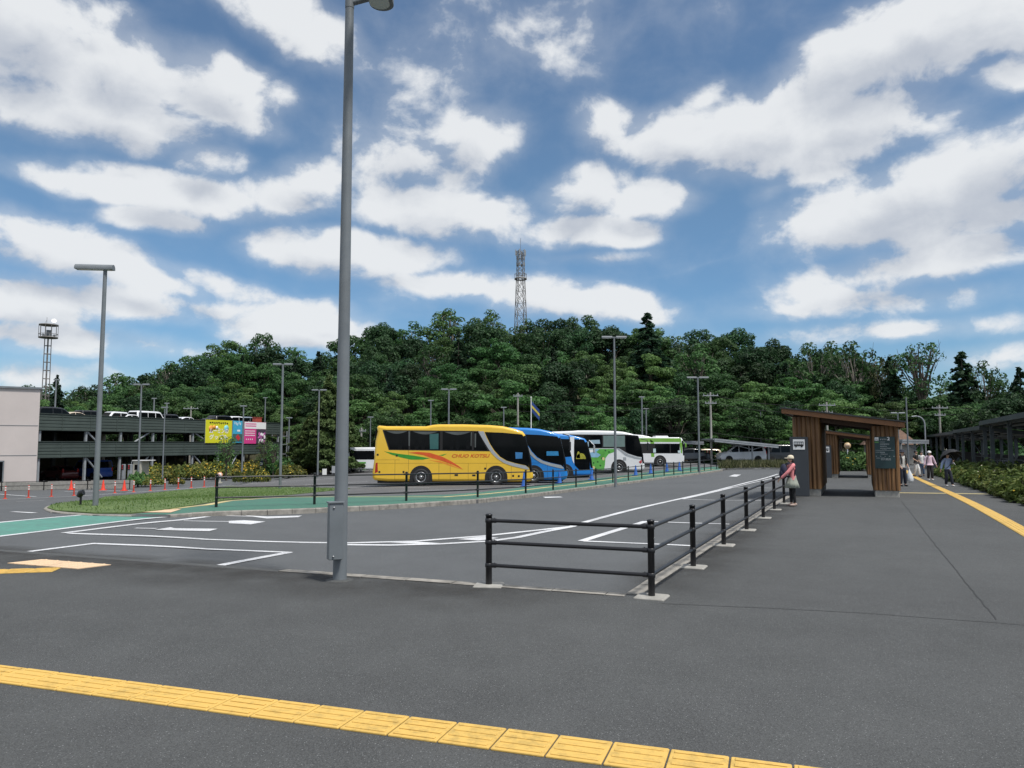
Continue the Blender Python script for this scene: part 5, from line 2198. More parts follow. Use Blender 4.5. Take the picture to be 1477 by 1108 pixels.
def shelter(label, px, D, num):
    c = Wp(px, 640, D)
    z = zs(c.x, c.y)
    o = thing('bus_shelter', label, 'bus shelter', (c.x, c.y, z), RZ, 'wooden bus shelters along the path')
    LN = 4.7

    def roof_z(x):
        return 2.71 - (x + 1.92) * .141
    for x0, x1, nm in ((-1.62, -.79, 'left'), (.75, 1.50, 'right')):
        mb = MB()
        mb.box(((x0 + x1) / 2, LN / 2, .10), (x1 - x0 - .06, LN - .1, .24), bev=.015)
        mb.build('plinth', MT['concrete'], o)
        mb = MB()
        zt = min(roof_z(x0), roof_z(x1)) + .02
        zb_ = .2
        mb.box(((x0 + x1) / 2, LN / 2, (zb_ + zt) / 2), (x1 - x0 - .09, LN - .12, zt - zb_))
        half_logs(mb, x0, x1, .06, zb_ + .02, zt, 6)
        half_logs(mb, x0, x1, LN - .06, zb_ + .02, zt, 6, 1)
        half_logs_side(mb, .02, LN - .02, x1 - .045, zb_ + .02, zt, 30, 1)
        half_logs_side(mb, .02, LN - .02, x0 + .045, zb_ + .02, zt, 30, -1)
        mb.build('wall', MT['wood'], o)
    # sloping roof: soffit, timber fascia and dark metal covering
    xa, xb = -1.92, 1.67
    mb = MB()
    mb.prism([(xa + .1, roof_z(xa + .1)), (xb - .1, roof_z(xb - .1)), (xb - .1, roof_z(xb - .1) + .1), (xa + .1, roof_z(xa + .1) + .1)], -.35, LN + .35)
    for y in (.3, 1.7, 3.0, LN - .3):
        mb.prism([(-1.6, roof_z(-1.6) - .16), (1.5, roof_z(1.5) - .16), (1.5, roof_z(1.5) - .002), (-1.6, roof_z(-1.6) - .002)], y - .06, y + .06)
    rf = mb.build('roof', MT['soffit'], o)
    mb = MB()
    for y in (-.40, LN + .36):
        mb.prism([(xa, roof_z(xa) - .02), (xb, roof_z(xb) - .02), (xb, roof_z(xb) + .135), (xa, roof_z(xa) + .135)], y, y + .045)
    for x in (xa, xb - .04):
        mb.box((x + .02, LN / 2, roof_z(x) + .057), (.04, LN + .7, .154))
    mb.build('fascia', mat('oiled_fascia', (.20, .085, .030), .5, var=.2, vs=3) if 'fascia' not in SHO else SHO['fascia'], rf)
    SHO.setdefault('fascia', bpy.data.materials['oiled_fascia'])
    mb = MB()
    mb.prism([(xa - .05, roof_z(xa) + .14), (xb + .05, roof_z(xb) + .14), (xb + .05, roof_z(xb) + .18), (xa - .05, roof_z(xa) + .18)], -.46, LN + .46)
    x = xa + .1
    while x < xb:
        mb.box((x, LN / 2, roof_z(x) + .19), (.025, LN + .9, .035))
        x += .33
    mb.build('roof_cover', MT['roofmetal'], rf)
    # charcoal totem with the bus pictogram
    t = thing('bus_stop_totem', 'charcoal bus pictogram panel standing at the left front corner of the %s shelter' % num, 'sign', o.matrix_basis @ Vector((-1.42, -.22, 0)), RZ)
    t['group'] = 'bus stop panels'
    mb = MB()
    mb.box((0, 0, .95), (.56, .14, 1.92), bev=.012)
    mb.build('panel', MT['signgrey'], t)
    mb = MB()
    mb.box((.0, -.074, 1.66), (.36, .014, .33), bev=.005)
    pl = mb.build('pictogram_plate', BW, t)
    mb = MB()
    mb.box((0, -.086, 1.638), (.29, .008, .056), bev=.004)
    mb.box((0, -.086, 1.748), (.29, .008, .018), bev=.003)
    for x in (-.139, -.085, -.03, .03, .085, .139):
        mb.box((x, -.0865, 1.70), (.011, .0085, .08))
    for x in (-.085, .085):
        mb.lathe([(.032, 0), (.032, .008), (0, .008)], 14, M=Matrix.Translation((x, -.082, 1.605)) @ Matrix.Rotation(R(90), 4, 'X'))
    mb.build('bus_pictogram', BK, pl)
    return o


sh1 = shelter('front wooden bus shelter with a sloping roof beside the pink-clad child', 1221, 24.6, 'front')
sh2 = shelter('second wooden bus shelter seen through the front one', 1229, 45, 'rear')
# departure board on the right wall
so = thing('stop_sign_board', 'dark teal bus stop board numbered 2 on the right wall of the front shelter', 'sign', sh1.matrix_basis @ Vector((1.10, -.065, 0)), RZ)
mb = MB()
mb.box((0, 0, 1.41), (.58, .04, 1.0), bev=.004)
mb.build('board', MT['signteal'], so)
Y_ = -.0225
mb = MB()
mb.box((-.225, Y_, 1.835), (.11, .008, .10), bev=.004)
ic = mb.build('bus_icon', BW, so)
mb = MB()
mb.box((-.225, Y_ - .005, 1.832), (.08, .004, .022))
mb.box((-.25, Y_ - .005, 1.795), (.02, .004, .012))
mb.box((-.2, Y_ - .005, 1.795), (.02, .004, .012))
mb.build('icon_detail', MT['signteal'], ic)
lettering('lettering', 'メッツァ', 1, BW, so, at_front(-.13, Y_, 1.80), fit=(.19, .052))
lettering('numeral', '2', 1, BW, so, at_front(.075, Y_, 1.795), fit=(.075, .105), bold=.02)
mb = MB()
mb.box((-.225, Y_, 1.735), (.115, .008, .038))
mb.build('green_label', mat('label_green', (.09, .26, .06), .5), so)
mb = MB()
gq = random.Random(6)
rows = [(1.74, -.12, .13, .022), (1.675, -.13, .26, .038), (1.605, -.13, .17, .034), (1.54, -.13, .30, .03), (1.505, -.08, .12, .008), (1.415, -.13, .13, .042), (1.36, -.13, .2, .024), (1.42, -.27, .12, .02), (1.235, -.25, .1, .022), (1.25, -.11, .1, .014), (1.21, -.12, .27, .036), (1.175, -.11, .26, .012)]
for z, x, w, h in rows:
    q = x
    while q < x + w:
        c = h * gq.uniform(.5, .95)
        for k in range(2):
            mb.box((q + c / 2, Y_, z + (k - .5) * h * .55), (c * gq.uniform(.6, 1), .006, h * .22))
        mb.box((q + c * gq.uniform(.2, .8), Y_ - .001, z), (h * .18, .006, h * .9))
        q += c + h * .18
mb.box((-.01, Y_, 1.48), (.52, .006, .006))
for i in range(5):
    mb.box((-.25 + .125 * i, Y_, 1.295), (.03, .006, .012))
mb.build('timetable_text', mat('soft_white_print', (.5, .53, .53), .6), so)

# round stop sign beyond the shelters
rp = P(1223.5, 677)
rs = thing('round_stop_sign', 'round pale yellow sign on a white pole seen through the shelters', 'sign', rp, RZ)
hh = Wp(1223, 643, rp.y).z - rp.z
rr = 4.6 / 1100 * rp.y
mb = MB()
mb.tube([(0, 0, -.1), (0, 0, hh)], .045, 10)
mb.lathe([(.22, 0), (.2, .1), (.06, .12)], 16)
mb.build('pole', BW, rs)
mb = MB()
mb.lathe([(rr, 0), (rr, .03), (0, .03)], 28, M=Matrix.Translation((0, -.05, hh)) @ Matrix.Rotation(R(90), 4, 'X'))
dk_ = mb.build('disc', mat('dull_orange_disc', (.55, .38, .2), .5), rs)
mb = MB()
mb.lathe([(rr * .72, .03), (rr * .72, .037), (0, .037)], 28, M=Matrix.Translation((0, -.05, hh)) @ Matrix.Rotation(R(90), 4, 'X'))
mb.box((0, -.095, hh), (rr * 1.2, .02, rr * .25), 1)
mb.build('disc_face', [mat('beige_disc', (.50, .40, .28), .5), mat('dull_red', (.36, .2, .14), .5)], dk_)

# ------------------------------------------------------------------ bike sheds on the right
SHD = mat('slate_blue_steel', (.06, .075, .083), .5, var=.2, vs=2, spec=.4)
SHDD = mat('slate_roof', (.03, .038, .042), .5, var=.25, vs=1.5)
l0 = bed0.xy + bn * 1.95


def shed_d(px):
    u = (px - 738.5) / 1100
    return (u * l0.y - l0.x) / (bd.x - u * bd.y)


SH_RZ = math.atan2(bd.y, bd.x)        # local x along the row, local -y to the right
sheds = [((1429, 1455, 1500), 'bike shed at the right edge of the photo'), ((1419, 1401.5, 1387), 'second bike shed from the right edge'), ((1379, 1368, 1358), 'third bike shed from the right edge'), ((1349, 1341, 1334), 'fourth bike shed from the right edge, behind the umbrella'), ((1328, 1322, 1317), 'farthest bike shed in the row, by the walking group')]
starts = [min(shed_d(p) for p in c) for c, _ in sheds] + [shed_d(1310)]
for si, (cols, lb) in enumerate(sheds):
    ds = sorted(shed_d(p) for p in cols)
    d0 = ds[0]
    p = l0 + bd * d0
    zb = zs(p.x, p.y)
    o = thing('bike_shed', lb, 'bike shed', (p.x, p.y, zb), SH_RZ, 'steel bike sheds along the path')
    Lh = max(ds[-1], starts[si + 1] - .55) - d0
    H0 = 2.83
    for i, d in enumerate(ds):
        x = d - d0
        for y, hh in ((0, H0), (-2.3, H0 - .35)):
            mb = MB()
            mb.box((x, y, hh / 2 - .1), (.18, .18, hh + .2))
            mb.box((x, y, .02), (.26, .26, .04))
            mb.build('post', SHD, o)
    mb = MB()
    mb.prism([(.28, H0 + .11), (-2.9, H0 - .36), (-2.9, H0 - .30), (.28, H0 + .17)], -.28, Lh + .28, plane='yz')
    rf = mb.build('roof', SHDD, o)
    mb = MB()
    mb.box((Lh / 2, .27, H0 + .05), (Lh + .6, .05, .22))
    mb.box((Lh / 2, 0, H0 - .02), (Lh + .3, .1, .18))
    mb.box((Lh / 2, -2.3, H0 - .42), (Lh + .3, .1, .18))
    for x in (-.26, Lh + .24):
        mb.prism([(.28, H0 - .06), (-2.9, H0 - .5), (-2.9, H0 - .32), (.28, H0 + .12)], x, x + .05, plane='yz')
    for d in ds:
        x = d - d0
        mb.prism([(.25, H0 - .03), (-2.8, H0 - .47), (-2.8, H0 - .37), (.25, H0 + .07)], x - .05, x + .05, plane='yz')
    mb.build('beam', SHD, o)
    mb = MB()
    for y in (-.3, -.9, -1.5, -2.1):
        mb.box((Lh / 2, y, H0 + .03 + (y - .35) * .145), (Lh + .4, .06, .09))
    mb.build('purlin', MT['steel2'], o)
    mb = MB()
    for i in range(len(ds) - 1):
        a, b = ds[i] - d0, ds[i + 1] - d0
        mb.tube([(a, -2.3, 1.0), (b, -2.3, H0 - .5)], .03, 6)
        mb.box(((a + b) / 2, -2.3, .98), (b - a, .06, .08))
        mb.tube([(b, 0, H0 - .28), (b - .7, 0, H0 - .1)], .035, 6)
    mb.build('brace', SHD, o)
    mb = MB()
    mb.box((Lh / 2, -2.42, .62), (Lh + .3, .05, 1.25))
    mb.build('back_panel', MT['dark'], o)


def make_bike(label, loc, rz):
    o = thing('bicycle', label, 'bicycle', loc, rz, 'bicycles parked in the bike sheds')
    for x in (-.52, .52):
        mb = MB()
        mb.tube([(x + .33 * math.cos(q), 0, .34 + .33 * math.sin(q)) for q in [2 * math.pi * i / 24 for i in range(25)]], .02, 6, caps=False)
        w = mb.build('wheel', MT['rubber'], o)
        mb = MB()
        for i in range(8):
            q = i * math.pi / 4
            mb.tube([(x, 0, .34), (x + .32 * math.cos(q), 0, .34 + .32 * math.sin(q))], .004, 4)
        mb.lathe([(.03, -.04), (.03, .04)], 8, M=Matrix.Translation((x, 0, .34)) @ Matrix.Rotation(R(90), 4, 'X'))
        mb.build('spoke', MT['chrome'], w)
    mb = MB()
    bb, st, hd, rw, fw = (-.08, 0, .3), (-.22, 0, .78), (.36, 0, .82), (-.52, 0, .34), (.52, 0, .34)
    for a, b in ((bb, st), (bb, hd), (st, (.34, 0, .76)), (rw, bb), (rw, st), (hd, fw)):
        mb.tube([a, b], .018, 6)
    mb.build('frame', MT['silver'], o)
    mb = MB()
    mb.tube([hd, (.33, 0, 1.0)], .014, 6)
    mb.tube([(.18, -.26, 1.02), (.33, -.2, 1.02), (.35, 0, 1.0), (.33, .2, 1.02), (.18, .26, 1.02)], .013, 6)
    mb.build('handlebar', MT['chrome'], o)
    mb = MB()
    mb.ball((-.24, 0, .86), (.13, .08, .05))
    mb.tube([st, (-.24, 0, .84)], .014, 6)
    mb.build('saddle', MT['blacksteel'], o)
    mb = MB()
    for z in (.82, .94, 1.04):
        mb.tube([(.42, -.15, z), (.72, -.15, z), (.72, .15, z), (.42, .15, z), (.42, -.15, z)], .008, 4)
    for x in (.42, .57, .72):
        for y in (-.15, .15):
            mb.tube([(x, y, .82), (x, y, 1.05)], .007, 4)
    mb.build('basket', MT['steel2'], o)
    return o


bk = make_bike('bicycle with a silver frame in the right-edge bike shed, nearest the split between sheds', (0, 0, 0), 0)
bt_ = tree_of(bk)
for i, px in enumerate((1433, 1438, 1444, 1449, 1411, 1406, 1395)):
    d = shed_d(px)
    q = l0 + bd * d + bn * 1.0
    loc, rz = (q.x, q.y, zs(q.x, q.y)), SH_RZ - R(90) + (.15 if i % 2 else -.1)
    if i == 0:
        bk.location, bk.rotation_euler = loc, (0, 0, rz)
    else:
        dup(bt_, loc, rz, ('', 'second bicycle right of the split between the two nearest bike sheds', 'third bicycle right of the split between the two nearest bike sheds', 'bicycle against the second post of the right-edge bike shed', 'first bicycle left of the split between the two nearest bike sheds', 'second bicycle left of the split between the two nearest bike sheds', 'bicycle between the two left posts of the second bike shed')[i])

# ------------------------------------------------------------------ carport, house, towers
for px0, px1, yl, yr, D, lb in ((1027, 1118, 632.5, 641.5, 78, 'steel carport roof over the white minivan'), (944, 1012, 635, 637, 84, 'long low carport roof behind the city bus'), (1293, 1331, 634, 634.6, 66, 'small carport between the front shelter and the bike sheds')):
    a, b = Wp(px0, yl, D), Wp(px1, yr, D)
    z = zs(a.x, D)
    o = thing('carport', lb, 'carport', (a.x, D, z), 0, 'carports at the foot of the hill')
    w = b.x - a.x
    h0, h1 = a.z - z, b.z - z
    mb = MB()
    mb.prism([(0, h0 - .16), (w, h1 - .16), (w, h1), (0, h0)], -1.0, 4.5)
    rf = mb.build('roof', MT['steel2'], o)
    mb = MB()
    mb.prism([(0, h0 - .34), (w, h1 - .34), (w, h1 - .165), (0, h0 - .165)], -.98, -.85)
    for i in range(7):
        x = w * (i + .5) / 7
        mb.box((x, 1.7, h0 + (h1 - h0) * x / w - .22), (.08, 5, .1))
    mb.build('beam', MT['steel2'], rf)
    for f in (.62, .77, .88, .96):
        mb = MB()
        x = w * f
        mb.box((x, -.3 if f in (.62, .88) else 3.6, (h0 + (h1 - h0) * f) / 2 - .1), (.14, .14, h0 + (h1 - h0) * f - .2))
        mb.build('post', MT['steel2'], o)
    mb = MB()
    mb.tube([(w * .22, -.3, h0 + (h1 - h0) * .22 - .3), (w * .62, -.3, (h0 + h1) * .32)], .05, 6)
    mb.tube([(w * .8, -.3, h0 + (h1 - h0) * .8 - .3), (w * .63, -.3, (h0 + h1) * .32)], .05, 6)
    mb.build('brace', MT['steel2'], o)

hp = Wp(1314, 640, 76)
ho = thing('house', 'small house with a rusty brown roof behind the shelter and bike sheds', 'house', (hp.x - 1.0, 78, zs(hp.x, 78)), R(-20))
mb = MB()
mb.box((0, 2, 1.0), (4.4, 4, 2.0))
mb.build('wall', MT['concrete'], ho)
mb = MB()
zz = Wp(1310, 620, 78).z - zs(hp.x, 78)
mb.add([(-2.6, -.4, 1.95), (2.6, -.4, 1.95), (2.6, 4.4, 1.95), (-2.6, 4.4, 1.95), (-1.2, 2, zz), (1.2, 2, zz)], [(0, 1, 5, 4), (1, 2, 5), (2, 3, 4, 5), (3, 0, 4), (3, 2, 1, 0)])
mb.build('roof', mat('rusty_roof', (.13, .075, .05), .8, var=.3, vs=3, bump=.4, bs=12), ho)


def lattice(mb, w0, w1, z0, z1, n, r=.05, diag=True):
    cs = ((-1, -1), (1, -1), (1, 1), (-1, 1))
    for k in range(n):
        a, b = k / n, (k + 1) / n
        wa, wb = w0 + (w1 - w0) * a, w0 + (w1 - w0) * b
        za, zb_ = z0 + (z1 - z0) * a, z0 + (z1 - z0) * b
        for i in range(4):
            c, d = cs[i], cs[(i + 1) % 4]
            mb.tube([(c[0] * wa / 2, c[1] * wa / 2, za), (c[0] * wb / 2, c[1] * wb / 2, zb_)], r, 5, caps=False)
            mb.tube([(c[0] * wb / 2, c[1] * wb / 2, zb_), (d[0] * wb / 2, d[1] * wb / 2, zb_)], r * .7, 4, caps=False)
            if diag:
                mb.tube([(c[0] * wa / 2, c[1] * wa / 2, za), (d[0] * wb / 2, d[1] * wb / 2, zb_)], r * .7, 4, caps=False)
                mb.tube([(d[0] * wa / 2, d[1] * wa / 2, za), (c[0] * wb / 2, c[1] * wb / 2, zb_)], r * .7, 4, caps=False)


TWM = mat('tower_steel', (.16, .15, .14), .6, var=.25)
D = 140
b_, t_ = Wp(751, 475, D), Wp(751, 362, D)
to = thing('lattice_tower', 'steel lattice radio tower rising above the hilltop trees', 'tower', b_, R(18))
H_ = t_.z - b_.z
mpp = D / 1100
zp = Wp(751, 402.5, D).z - b_.z
mb = MB()
lattice(mb, 16.5 * mpp, 10 * mpp, -4, zp, 6, .06)
lattice(mb, 9.5 * mpp, 8.5 * mpp, zp, H_, 6, .05)
mb.build('frame', TWM, to)
mb = MB()
mb.lathe([(1.0, zp - .12), (1.15, zp - .12), (1.15, zp + .12), (1.0, zp + .12)], 20, caps=False)
for i in range(12):
    q = i * math.pi / 6
    mb.tube([(1.12 * math.cos(q), 1.12 * math.sin(q), zp + .1), (1.12 * math.cos(q), 1.12 * math.sin(q), zp + .9)], .025, 4)
mb.lathe([(1.1, zp + .88), (1.14, zp + .88), (1.14, zp + .94), (1.1, zp + .94)], 20, caps=False)
mb.build('platform', TWM, to)
for z in (.52, .76, .93):
    zz = zp + (H_ - zp) * z
    for i in range(6):
        q = i * math.pi / 3
        rr = .75 if z < .9 else .95
        mb = MB()
        mb.box((rr * math.cos(q), rr * math.sin(q), zz), (.16, .16, 1.1 if z > .9 else .7))
        mb.tube([(0, 0, zz - .2), (rr * math.cos(q), rr * math.sin(q), zz - .2)], .03, 4)
        mb.build('antenna', MT['steel2'], to)
mb = MB()
mb.tube([(0, 0, H_ - .5), (0, 0, H_ + 2.4)], .035, 5)
mb.build('lightning_rod', TWM, to)

D = 128
b_, t_ = Wp(66, 560, D), Wp(71, 466, D)
mo = thing('lookout_mast', 'slim steel mast with a round caged platform and white dish at the left', 'tower', b_, R(30))
H_ = t_.z - b_.z
mpp = D / 1100
mb = MB()
zp = Wp(70, 487, D).z - b_.z
lattice(mb, 9 * mpp, 8.2 * mpp, -4, zp, 9, .06, False)
mb.tube([(0, 0, -3), (0, 0, zp)], .12, 8)
mb.build('frame', TWM, mo)
zt = Wp(70, 469, D).z - b_.z
rr = 12.5 * mpp
mb = MB()
for z in (zp, zt):
    mb.lathe([(.3, z - .1), (rr, z - .1), (rr, z + .1), (.3, z + .1)], 24)
for i in range(10):
    q = i * math.pi / 5
    mb.tube([(rr * .97 * math.cos(q), rr * .97 * math.sin(q), zp), (rr * .97 * math.cos(q), rr * .97 * math.sin(q), zt)], .04, 5)
mb.lathe([(rr * .95, zp + .55), (rr, zp + .55), (rr, zp + .62), (rr * .95, zp + .62)], 24, caps=False)
mb.build('platform', TWM, mo)
mb = MB()
mb.box((.1, 0, zp + .7), (.8, .7, 1.1))
for i in range(5):
    mb.box((rr * .6 * math.cos(i * 1.25), rr * .6 * math.sin(i * 1.25), zp + .3), (.3, .3, .5))
mb.build('equipment', MT['steel'], mo)
mb = MB()
mb.lathe([(.05, 0), (.3, .06), (.42, .2), (.40, .2), (.05, .05)], 16, M=Matrix.Translation((.75, -.3, zt + .65)) @ Matrix.Rotation(R(65), 4, 'X') @ Matrix.Rotation(R(0), 4, 'Y'))
mb.tube([(.75, 0, zt), (.75, -.2, zt + .65)], .05, 6)
mb.build('dish', BW, mo)
mb = MB()
mb.tube([(-.3, 0, zt), (-.3, 0, zt + 1.3)], .03, 5)
mb.tube([(-.3, 0, zt + .8), (-.7, 0, zt + .1)], .02, 4)
mb.build('aerial', TWM, mo)
# ------------------------------------------------------------------ coaches and buses (front +x, camera sees the -y side)
def puff_strip(mb, poly, w, r, idx, eps=.008, mi=0):
    """the part of a puffed outline along the outline edges idx, lifted by eps (wrap-round glass)"""
    n = len(poly)
    ar = sum(poly[i][0] * poly[(i + 1) % n][1] - poly[(i + 1) % n][0] * poly[i][1] for i in range(n))
    assert ar > 0
    pv = [Vector(p) for p in poly]
    nm = []
    for i in range(n):
        e0, e1 = (pv[i] - pv[i - 1]).normalized(), (pv[(i + 1) % n] - pv[i]).normalized()
        b = Vector((-e0.y, e0.x)) + Vector((-e1.y, e1.x))
        nm.append(b / max(.35, b.length_squared / 2))
    K = 5
    lay = [(-w / 2 + r * (1 - math.cos(math.pi / 2 * k / (K - 1))), r * (1 - math.sin(math.pi / 2 * k / (K - 1)))) for k in range(K)]
    lay = lay + [(-y, i) for (y, i) in reversed(lay)]
    ids = list(idx) + [idx[-1] + 1]
    vs = []
    for (y, ins) in lay:
        for i in ids:
            q = pv[i % n] + nm[i % n] * (ins - eps)
            vs.append((q.x, y * (1 + eps / (w / 2)), q.y))
    m = len(ids)
    fs = [(k * m + i, (k + 1) * m + i, (k + 1) * m + i + 1, k * m + i + 1) for k in range(len(lay) - 1) for i in range(m - 1)]
    mb.add(vs, fs, mi, True)


BW_, BR0 = 2.45, .15
COACH = [(-4.15, .28), (-3.45, .22), (4.05, .2), (4.22, .30), (4.27, .50), (4.24, .77), (4.19, .95), (4.16, 1.36), (4.08, 1.71), (3.94, 2.3), (3.86, 2.66), (3.70, 2.86), (3.28, 3.0), (2.65, 3.14), (1.95, 3.2), (.55, 3.24), (-.80, 3.24), (-1.09, 3.21), (-1.43, 3.14), (-3.53, 3.14), (-3.95, 3.18), (-4.06, 3.10), (-4.02, 2.86), (-4.13, 2.37), (-4.2, 1.25), (-4.27, .69), (-4.26, .40)]
WS_IDX = range(5, 10)


def Z3(X, Y):
    return ((X / 5.275 + 480 - 653.5) / 27.1, (700 - (Y / 5.275 + 560)) / 27.1)


def Z6(X, Y):
    return (min(4.03, (X / 10.55 + 640 - 653.5) / 27.1), (700 - (Y / 10.55 + 610)) / 27.1)


def overlay(name, m, polys, parent, lift=.004, both=False):
    if name in ('window', 'curtain', 'luggage_handle', 'seat', 'wheel_arch', 'yellow_seat', 'notice', 'window_reflection') and len(polys) > 1:
        return [overlay(name, m, [p], parent, lift, both) for p in polys]
    for side in ((-1, 1) if both else (-1,)):
        mb = MB()
        for poly in polys:
            mb.prism(poly, *sorted((side * (BW_ / 2 + lift), side * (BW_ / 2 - .02))))
        o = mb.build(name, m, parent)
    return o


def ell(cx, cz, rx, rz, a0=0, a1=math.pi, n=14):
    return [(cx + rx * math.cos(a0 + (a1 - a0) * i / n), cz + rz * math.sin(a0 + (a1 - a0) * i / n)) for i in range(n + 1)]


WINS = [[Z3(392, 324), Z3(580, 327), Z3(580, 465), Z3(438, 463)], [Z3(592, 327), Z3(818, 329), Z3(818, 467), Z3(592, 465)], [Z3(838, 330), Z3(1060, 332), Z3(1060, 469), Z3(838, 467)], [Z3(1075, 332), Z3(1104, 333), Z3(1180, 474), Z3(1075, 470)]]
BAND = [Z3(380, 318), Z3(1114, 326), Z3(1196, 480), Z3(430, 470)]
SWOOSH = [Z6(*p) for p in ((525, 130), (610, 130), (650, 220), (700, 320), (760, 420), (850, 520), (960, 580), (1100, 620), (1250, 650), (1330, 690), (1320, 708), (1200, 690), (1050, 655), (920, 610), (820, 545), (740, 470), (680, 390), (600, 260))]
DRIVER = [Z6(*p) for p in ((625, 140), (900, 150), (1195, 178), (1235, 240), (1270, 340), (1320, 480), (1330, 560), (1330, 680), (1250, 645), (1100, 612), (960, 572), (860, 512), (770, 415), (710, 320), (660, 220))]
CURT = mat('pale_curtain', (.09, .10, .10), .6, var=.15, vs=3, spec=.2)
TEAL = mat('teal_blind', (.012, .09, .085), .4, var=.1, coat=.6)
SEATM = mat('seat_behind_glass', (.006, .007, .008), .6, var=.3, vs=6, spec=.1)


def stretch(poly, d):
    return [(x - d if x < -1.2 else x, z) for x, z in poly]


def coach(label, pm, D, px_front, d=0.0, sz=1.0, over='swoosh', group='tour coaches parked side by side', cat='bus', name='tour_coach', wins=True, rz=0.0, trim=None):
    xf = (px_front - 738.5) / 1100 * D
    o = thing(name, label, cat, (xf - 4.25, D + BW_ / 2, zs(xf - 3, D + 1)), rz, group)
    o.scale = (1, 1, sz)
    out = stretch(COACH, d)
    mb = MB()
    mb.puff(out, BW_, BR0)
    mb.build('body', pm, o)
    mb = MB()
    puff_strip(mb, out, BW_, BR0, WS_IDX)
    mb.build('windscreen', MT['glass'], o)
    mb = MB()
    mb.box((-4.12 - d, 0, 2.55), (.1, 2.0, .7))
    mb.build('rear_window', MT['glass'], o)
    mb = MB()
    mb.box((-.0 - d / 2, 0, .28), (8.0 + d, 2.2, .3))
    mb.build('chassis', MT['dark'], o)
    if wins:
        overlay('window_band', MT['dark'], [stretch(BAND, d)], o, .004, True)
        for w in WINS:
            overlay('window', MT['glass'], [stretch(w, d)], o, .009, True)
    for cx in (-1.68 - d * .75, 2.3):
        overlay('wheel_arch', MT['dark'], [ell(cx, .44, .60, .62) + [(cx - .60, .2), (cx + .60, .2)]], o, .006, True)
    wheels(o, (-1.68 - d * .75, 2.3), BW_ + .06, .45, .28)
    return o


YEL = paint('coach_yellow', (.74, .46, .035), .0, .32)
BLU = paint('coach_blue', (.012, .20, .60), .0, .3)
WHT = paint('coach_white', (.72, .73, .74), .0, .32)
yb = coach('yellow coach with green and orange swooshes, nearest of the parked coaches', YEL, 40.6, 768.6)
overlay('pillar_stripe', MT['silver'], [SWOOSH], yb, .014)
overlay('driver_window', MT['glass'], [DRIVER], yb, .008)
overlay('green_swoosh', mat('vinyl_green', (.03, .25, .02), .4, coat=.3), [[Z3(*p) for p in ((395, 480), (500, 498), (620, 512), (742, 532), (690, 543), (600, 543), (520, 526), (450, 505))], [Z3(*p) for p in ((808, 510), (872, 498), (840, 514))]], yb, .003)
overlay('orange_swoosh', mat('vinyl_orange', (.62, .09, .012), .4, coat=.3), [[Z3(*p) for p in ((578, 490), (650, 484), (740, 491), (830, 518), (900, 553), (960, 590), (994, 618), (920, 583), (820, 548), (740, 526), (690, 508))]], yb, .005)
overlay('light_orange_edge', mat('vinyl_light_orange', (.75, .25, .02), .4, coat=.3), [[Z3(*p) for p in ((735, 545), (820, 553), (905, 583), (985, 616), (900, 592), (850, 574))]], yb, .003)
overlay('panel_line', mat('panel_gap', (.16, .09, .01), .6), [[(a - .007, z0), (a + .007, z0), (a + .007, z1), (a - .007, z1)] for a, z0, z1 in ((-3.06, .3, 1.35), (-2.34, .3, 1.95), (-.73, .3, 1.2), (-.13, .3, 1.2), (.82, .3, 1.2), (1.78, .3, 1.2), (3.1, .3, 1.05))] + [[(-4.05, z - .006), (b, z - .006), (b, z + .006), (-4.05, z + .006)] for z, b in ((1.36, -2.8), (1.18, 3.3))], yb, .002)
overlay('luggage_handle', MT['dark'], [[(x - .09, z - .05), (x + .09, z - .05), (x + .09, z + .04), (x - .09, z + .04)] for x, z in ((.19, .56), (1.12, .55))] + [[(x - .05, z - .05), (x + .05, z - .05), (x + .05, z + .05), (x - .05, z + .05)] for x, z in ((-2.97, 1.58), (-3.98, 1.63), (1.72, .9), (-3.88, .72), (3.2, .52), (3.5, .5), (-2.6, .72))], yb, .007)
overlay('tail_lamp', TAIL, [[(-4.12, .66), (-3.96, .72), (-3.98, 1.22), (-4.08, 1.2)]], yb, .006)
overlay('curtain', CURT, [[Z3(610, 330)] + [Z3(610 + 19 * i, 330 + 22 * math.sin(math.pi * i / 10)) for i in range(1, 10)] + [Z3(800, 331)], [Z3(850, 332)] + [Z3(850 + 20 * i, 332 + 24 * math.sin(math.pi * i / 10)) for i in range(1, 10)] + [Z3(1050, 333)], [Z3(410, 327)] + [Z3(410 + 16 * i, 327 + 20 * math.sin(math.pi * i / 10)) for i in range(1, 10)] + [Z3(570, 328)], [Z3(578, 328), Z3(590, 328), Z3(588, 440), Z3(580, 440)], [Z3(1052, 334), Z3(1059, 334), Z3(1056, 440), Z3(1051, 440)], [Z3(1080, 345), Z3(1092, 345), Z3(1090, 450), Z3(1081, 450)]], yb, .012)
overlay('blind', TEAL, [[Z3(738, 350), Z3(806, 345), Z3(806, 464), Z3(742, 464)]], yb, .0125)
overlay('seat', SEATM, [ell(*Z3(X, 430), .13, .26) + [Z3(X - 12, 462), Z3(X + 12, 462)] for X in (515, 640, 690, 905, 950, 1030)], yb, .0118)
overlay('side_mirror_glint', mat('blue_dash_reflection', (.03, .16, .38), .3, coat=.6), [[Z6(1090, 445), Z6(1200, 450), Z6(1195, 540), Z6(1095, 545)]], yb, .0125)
lettering('lettering', 'CHUO KOTSU', 1, mat('lettering_red', (.55, .10, .01), .4), yb, at_front(-.05, -BW_ / 2 - .004, 1.475), shear=.3, fit=(2.02, .19), bold=.03)
mb = MB()
mb.box((3.95, -1.1, .55), (.25, .2, .2), bev=.05)
mb.build('headlight', HEADL, yb)

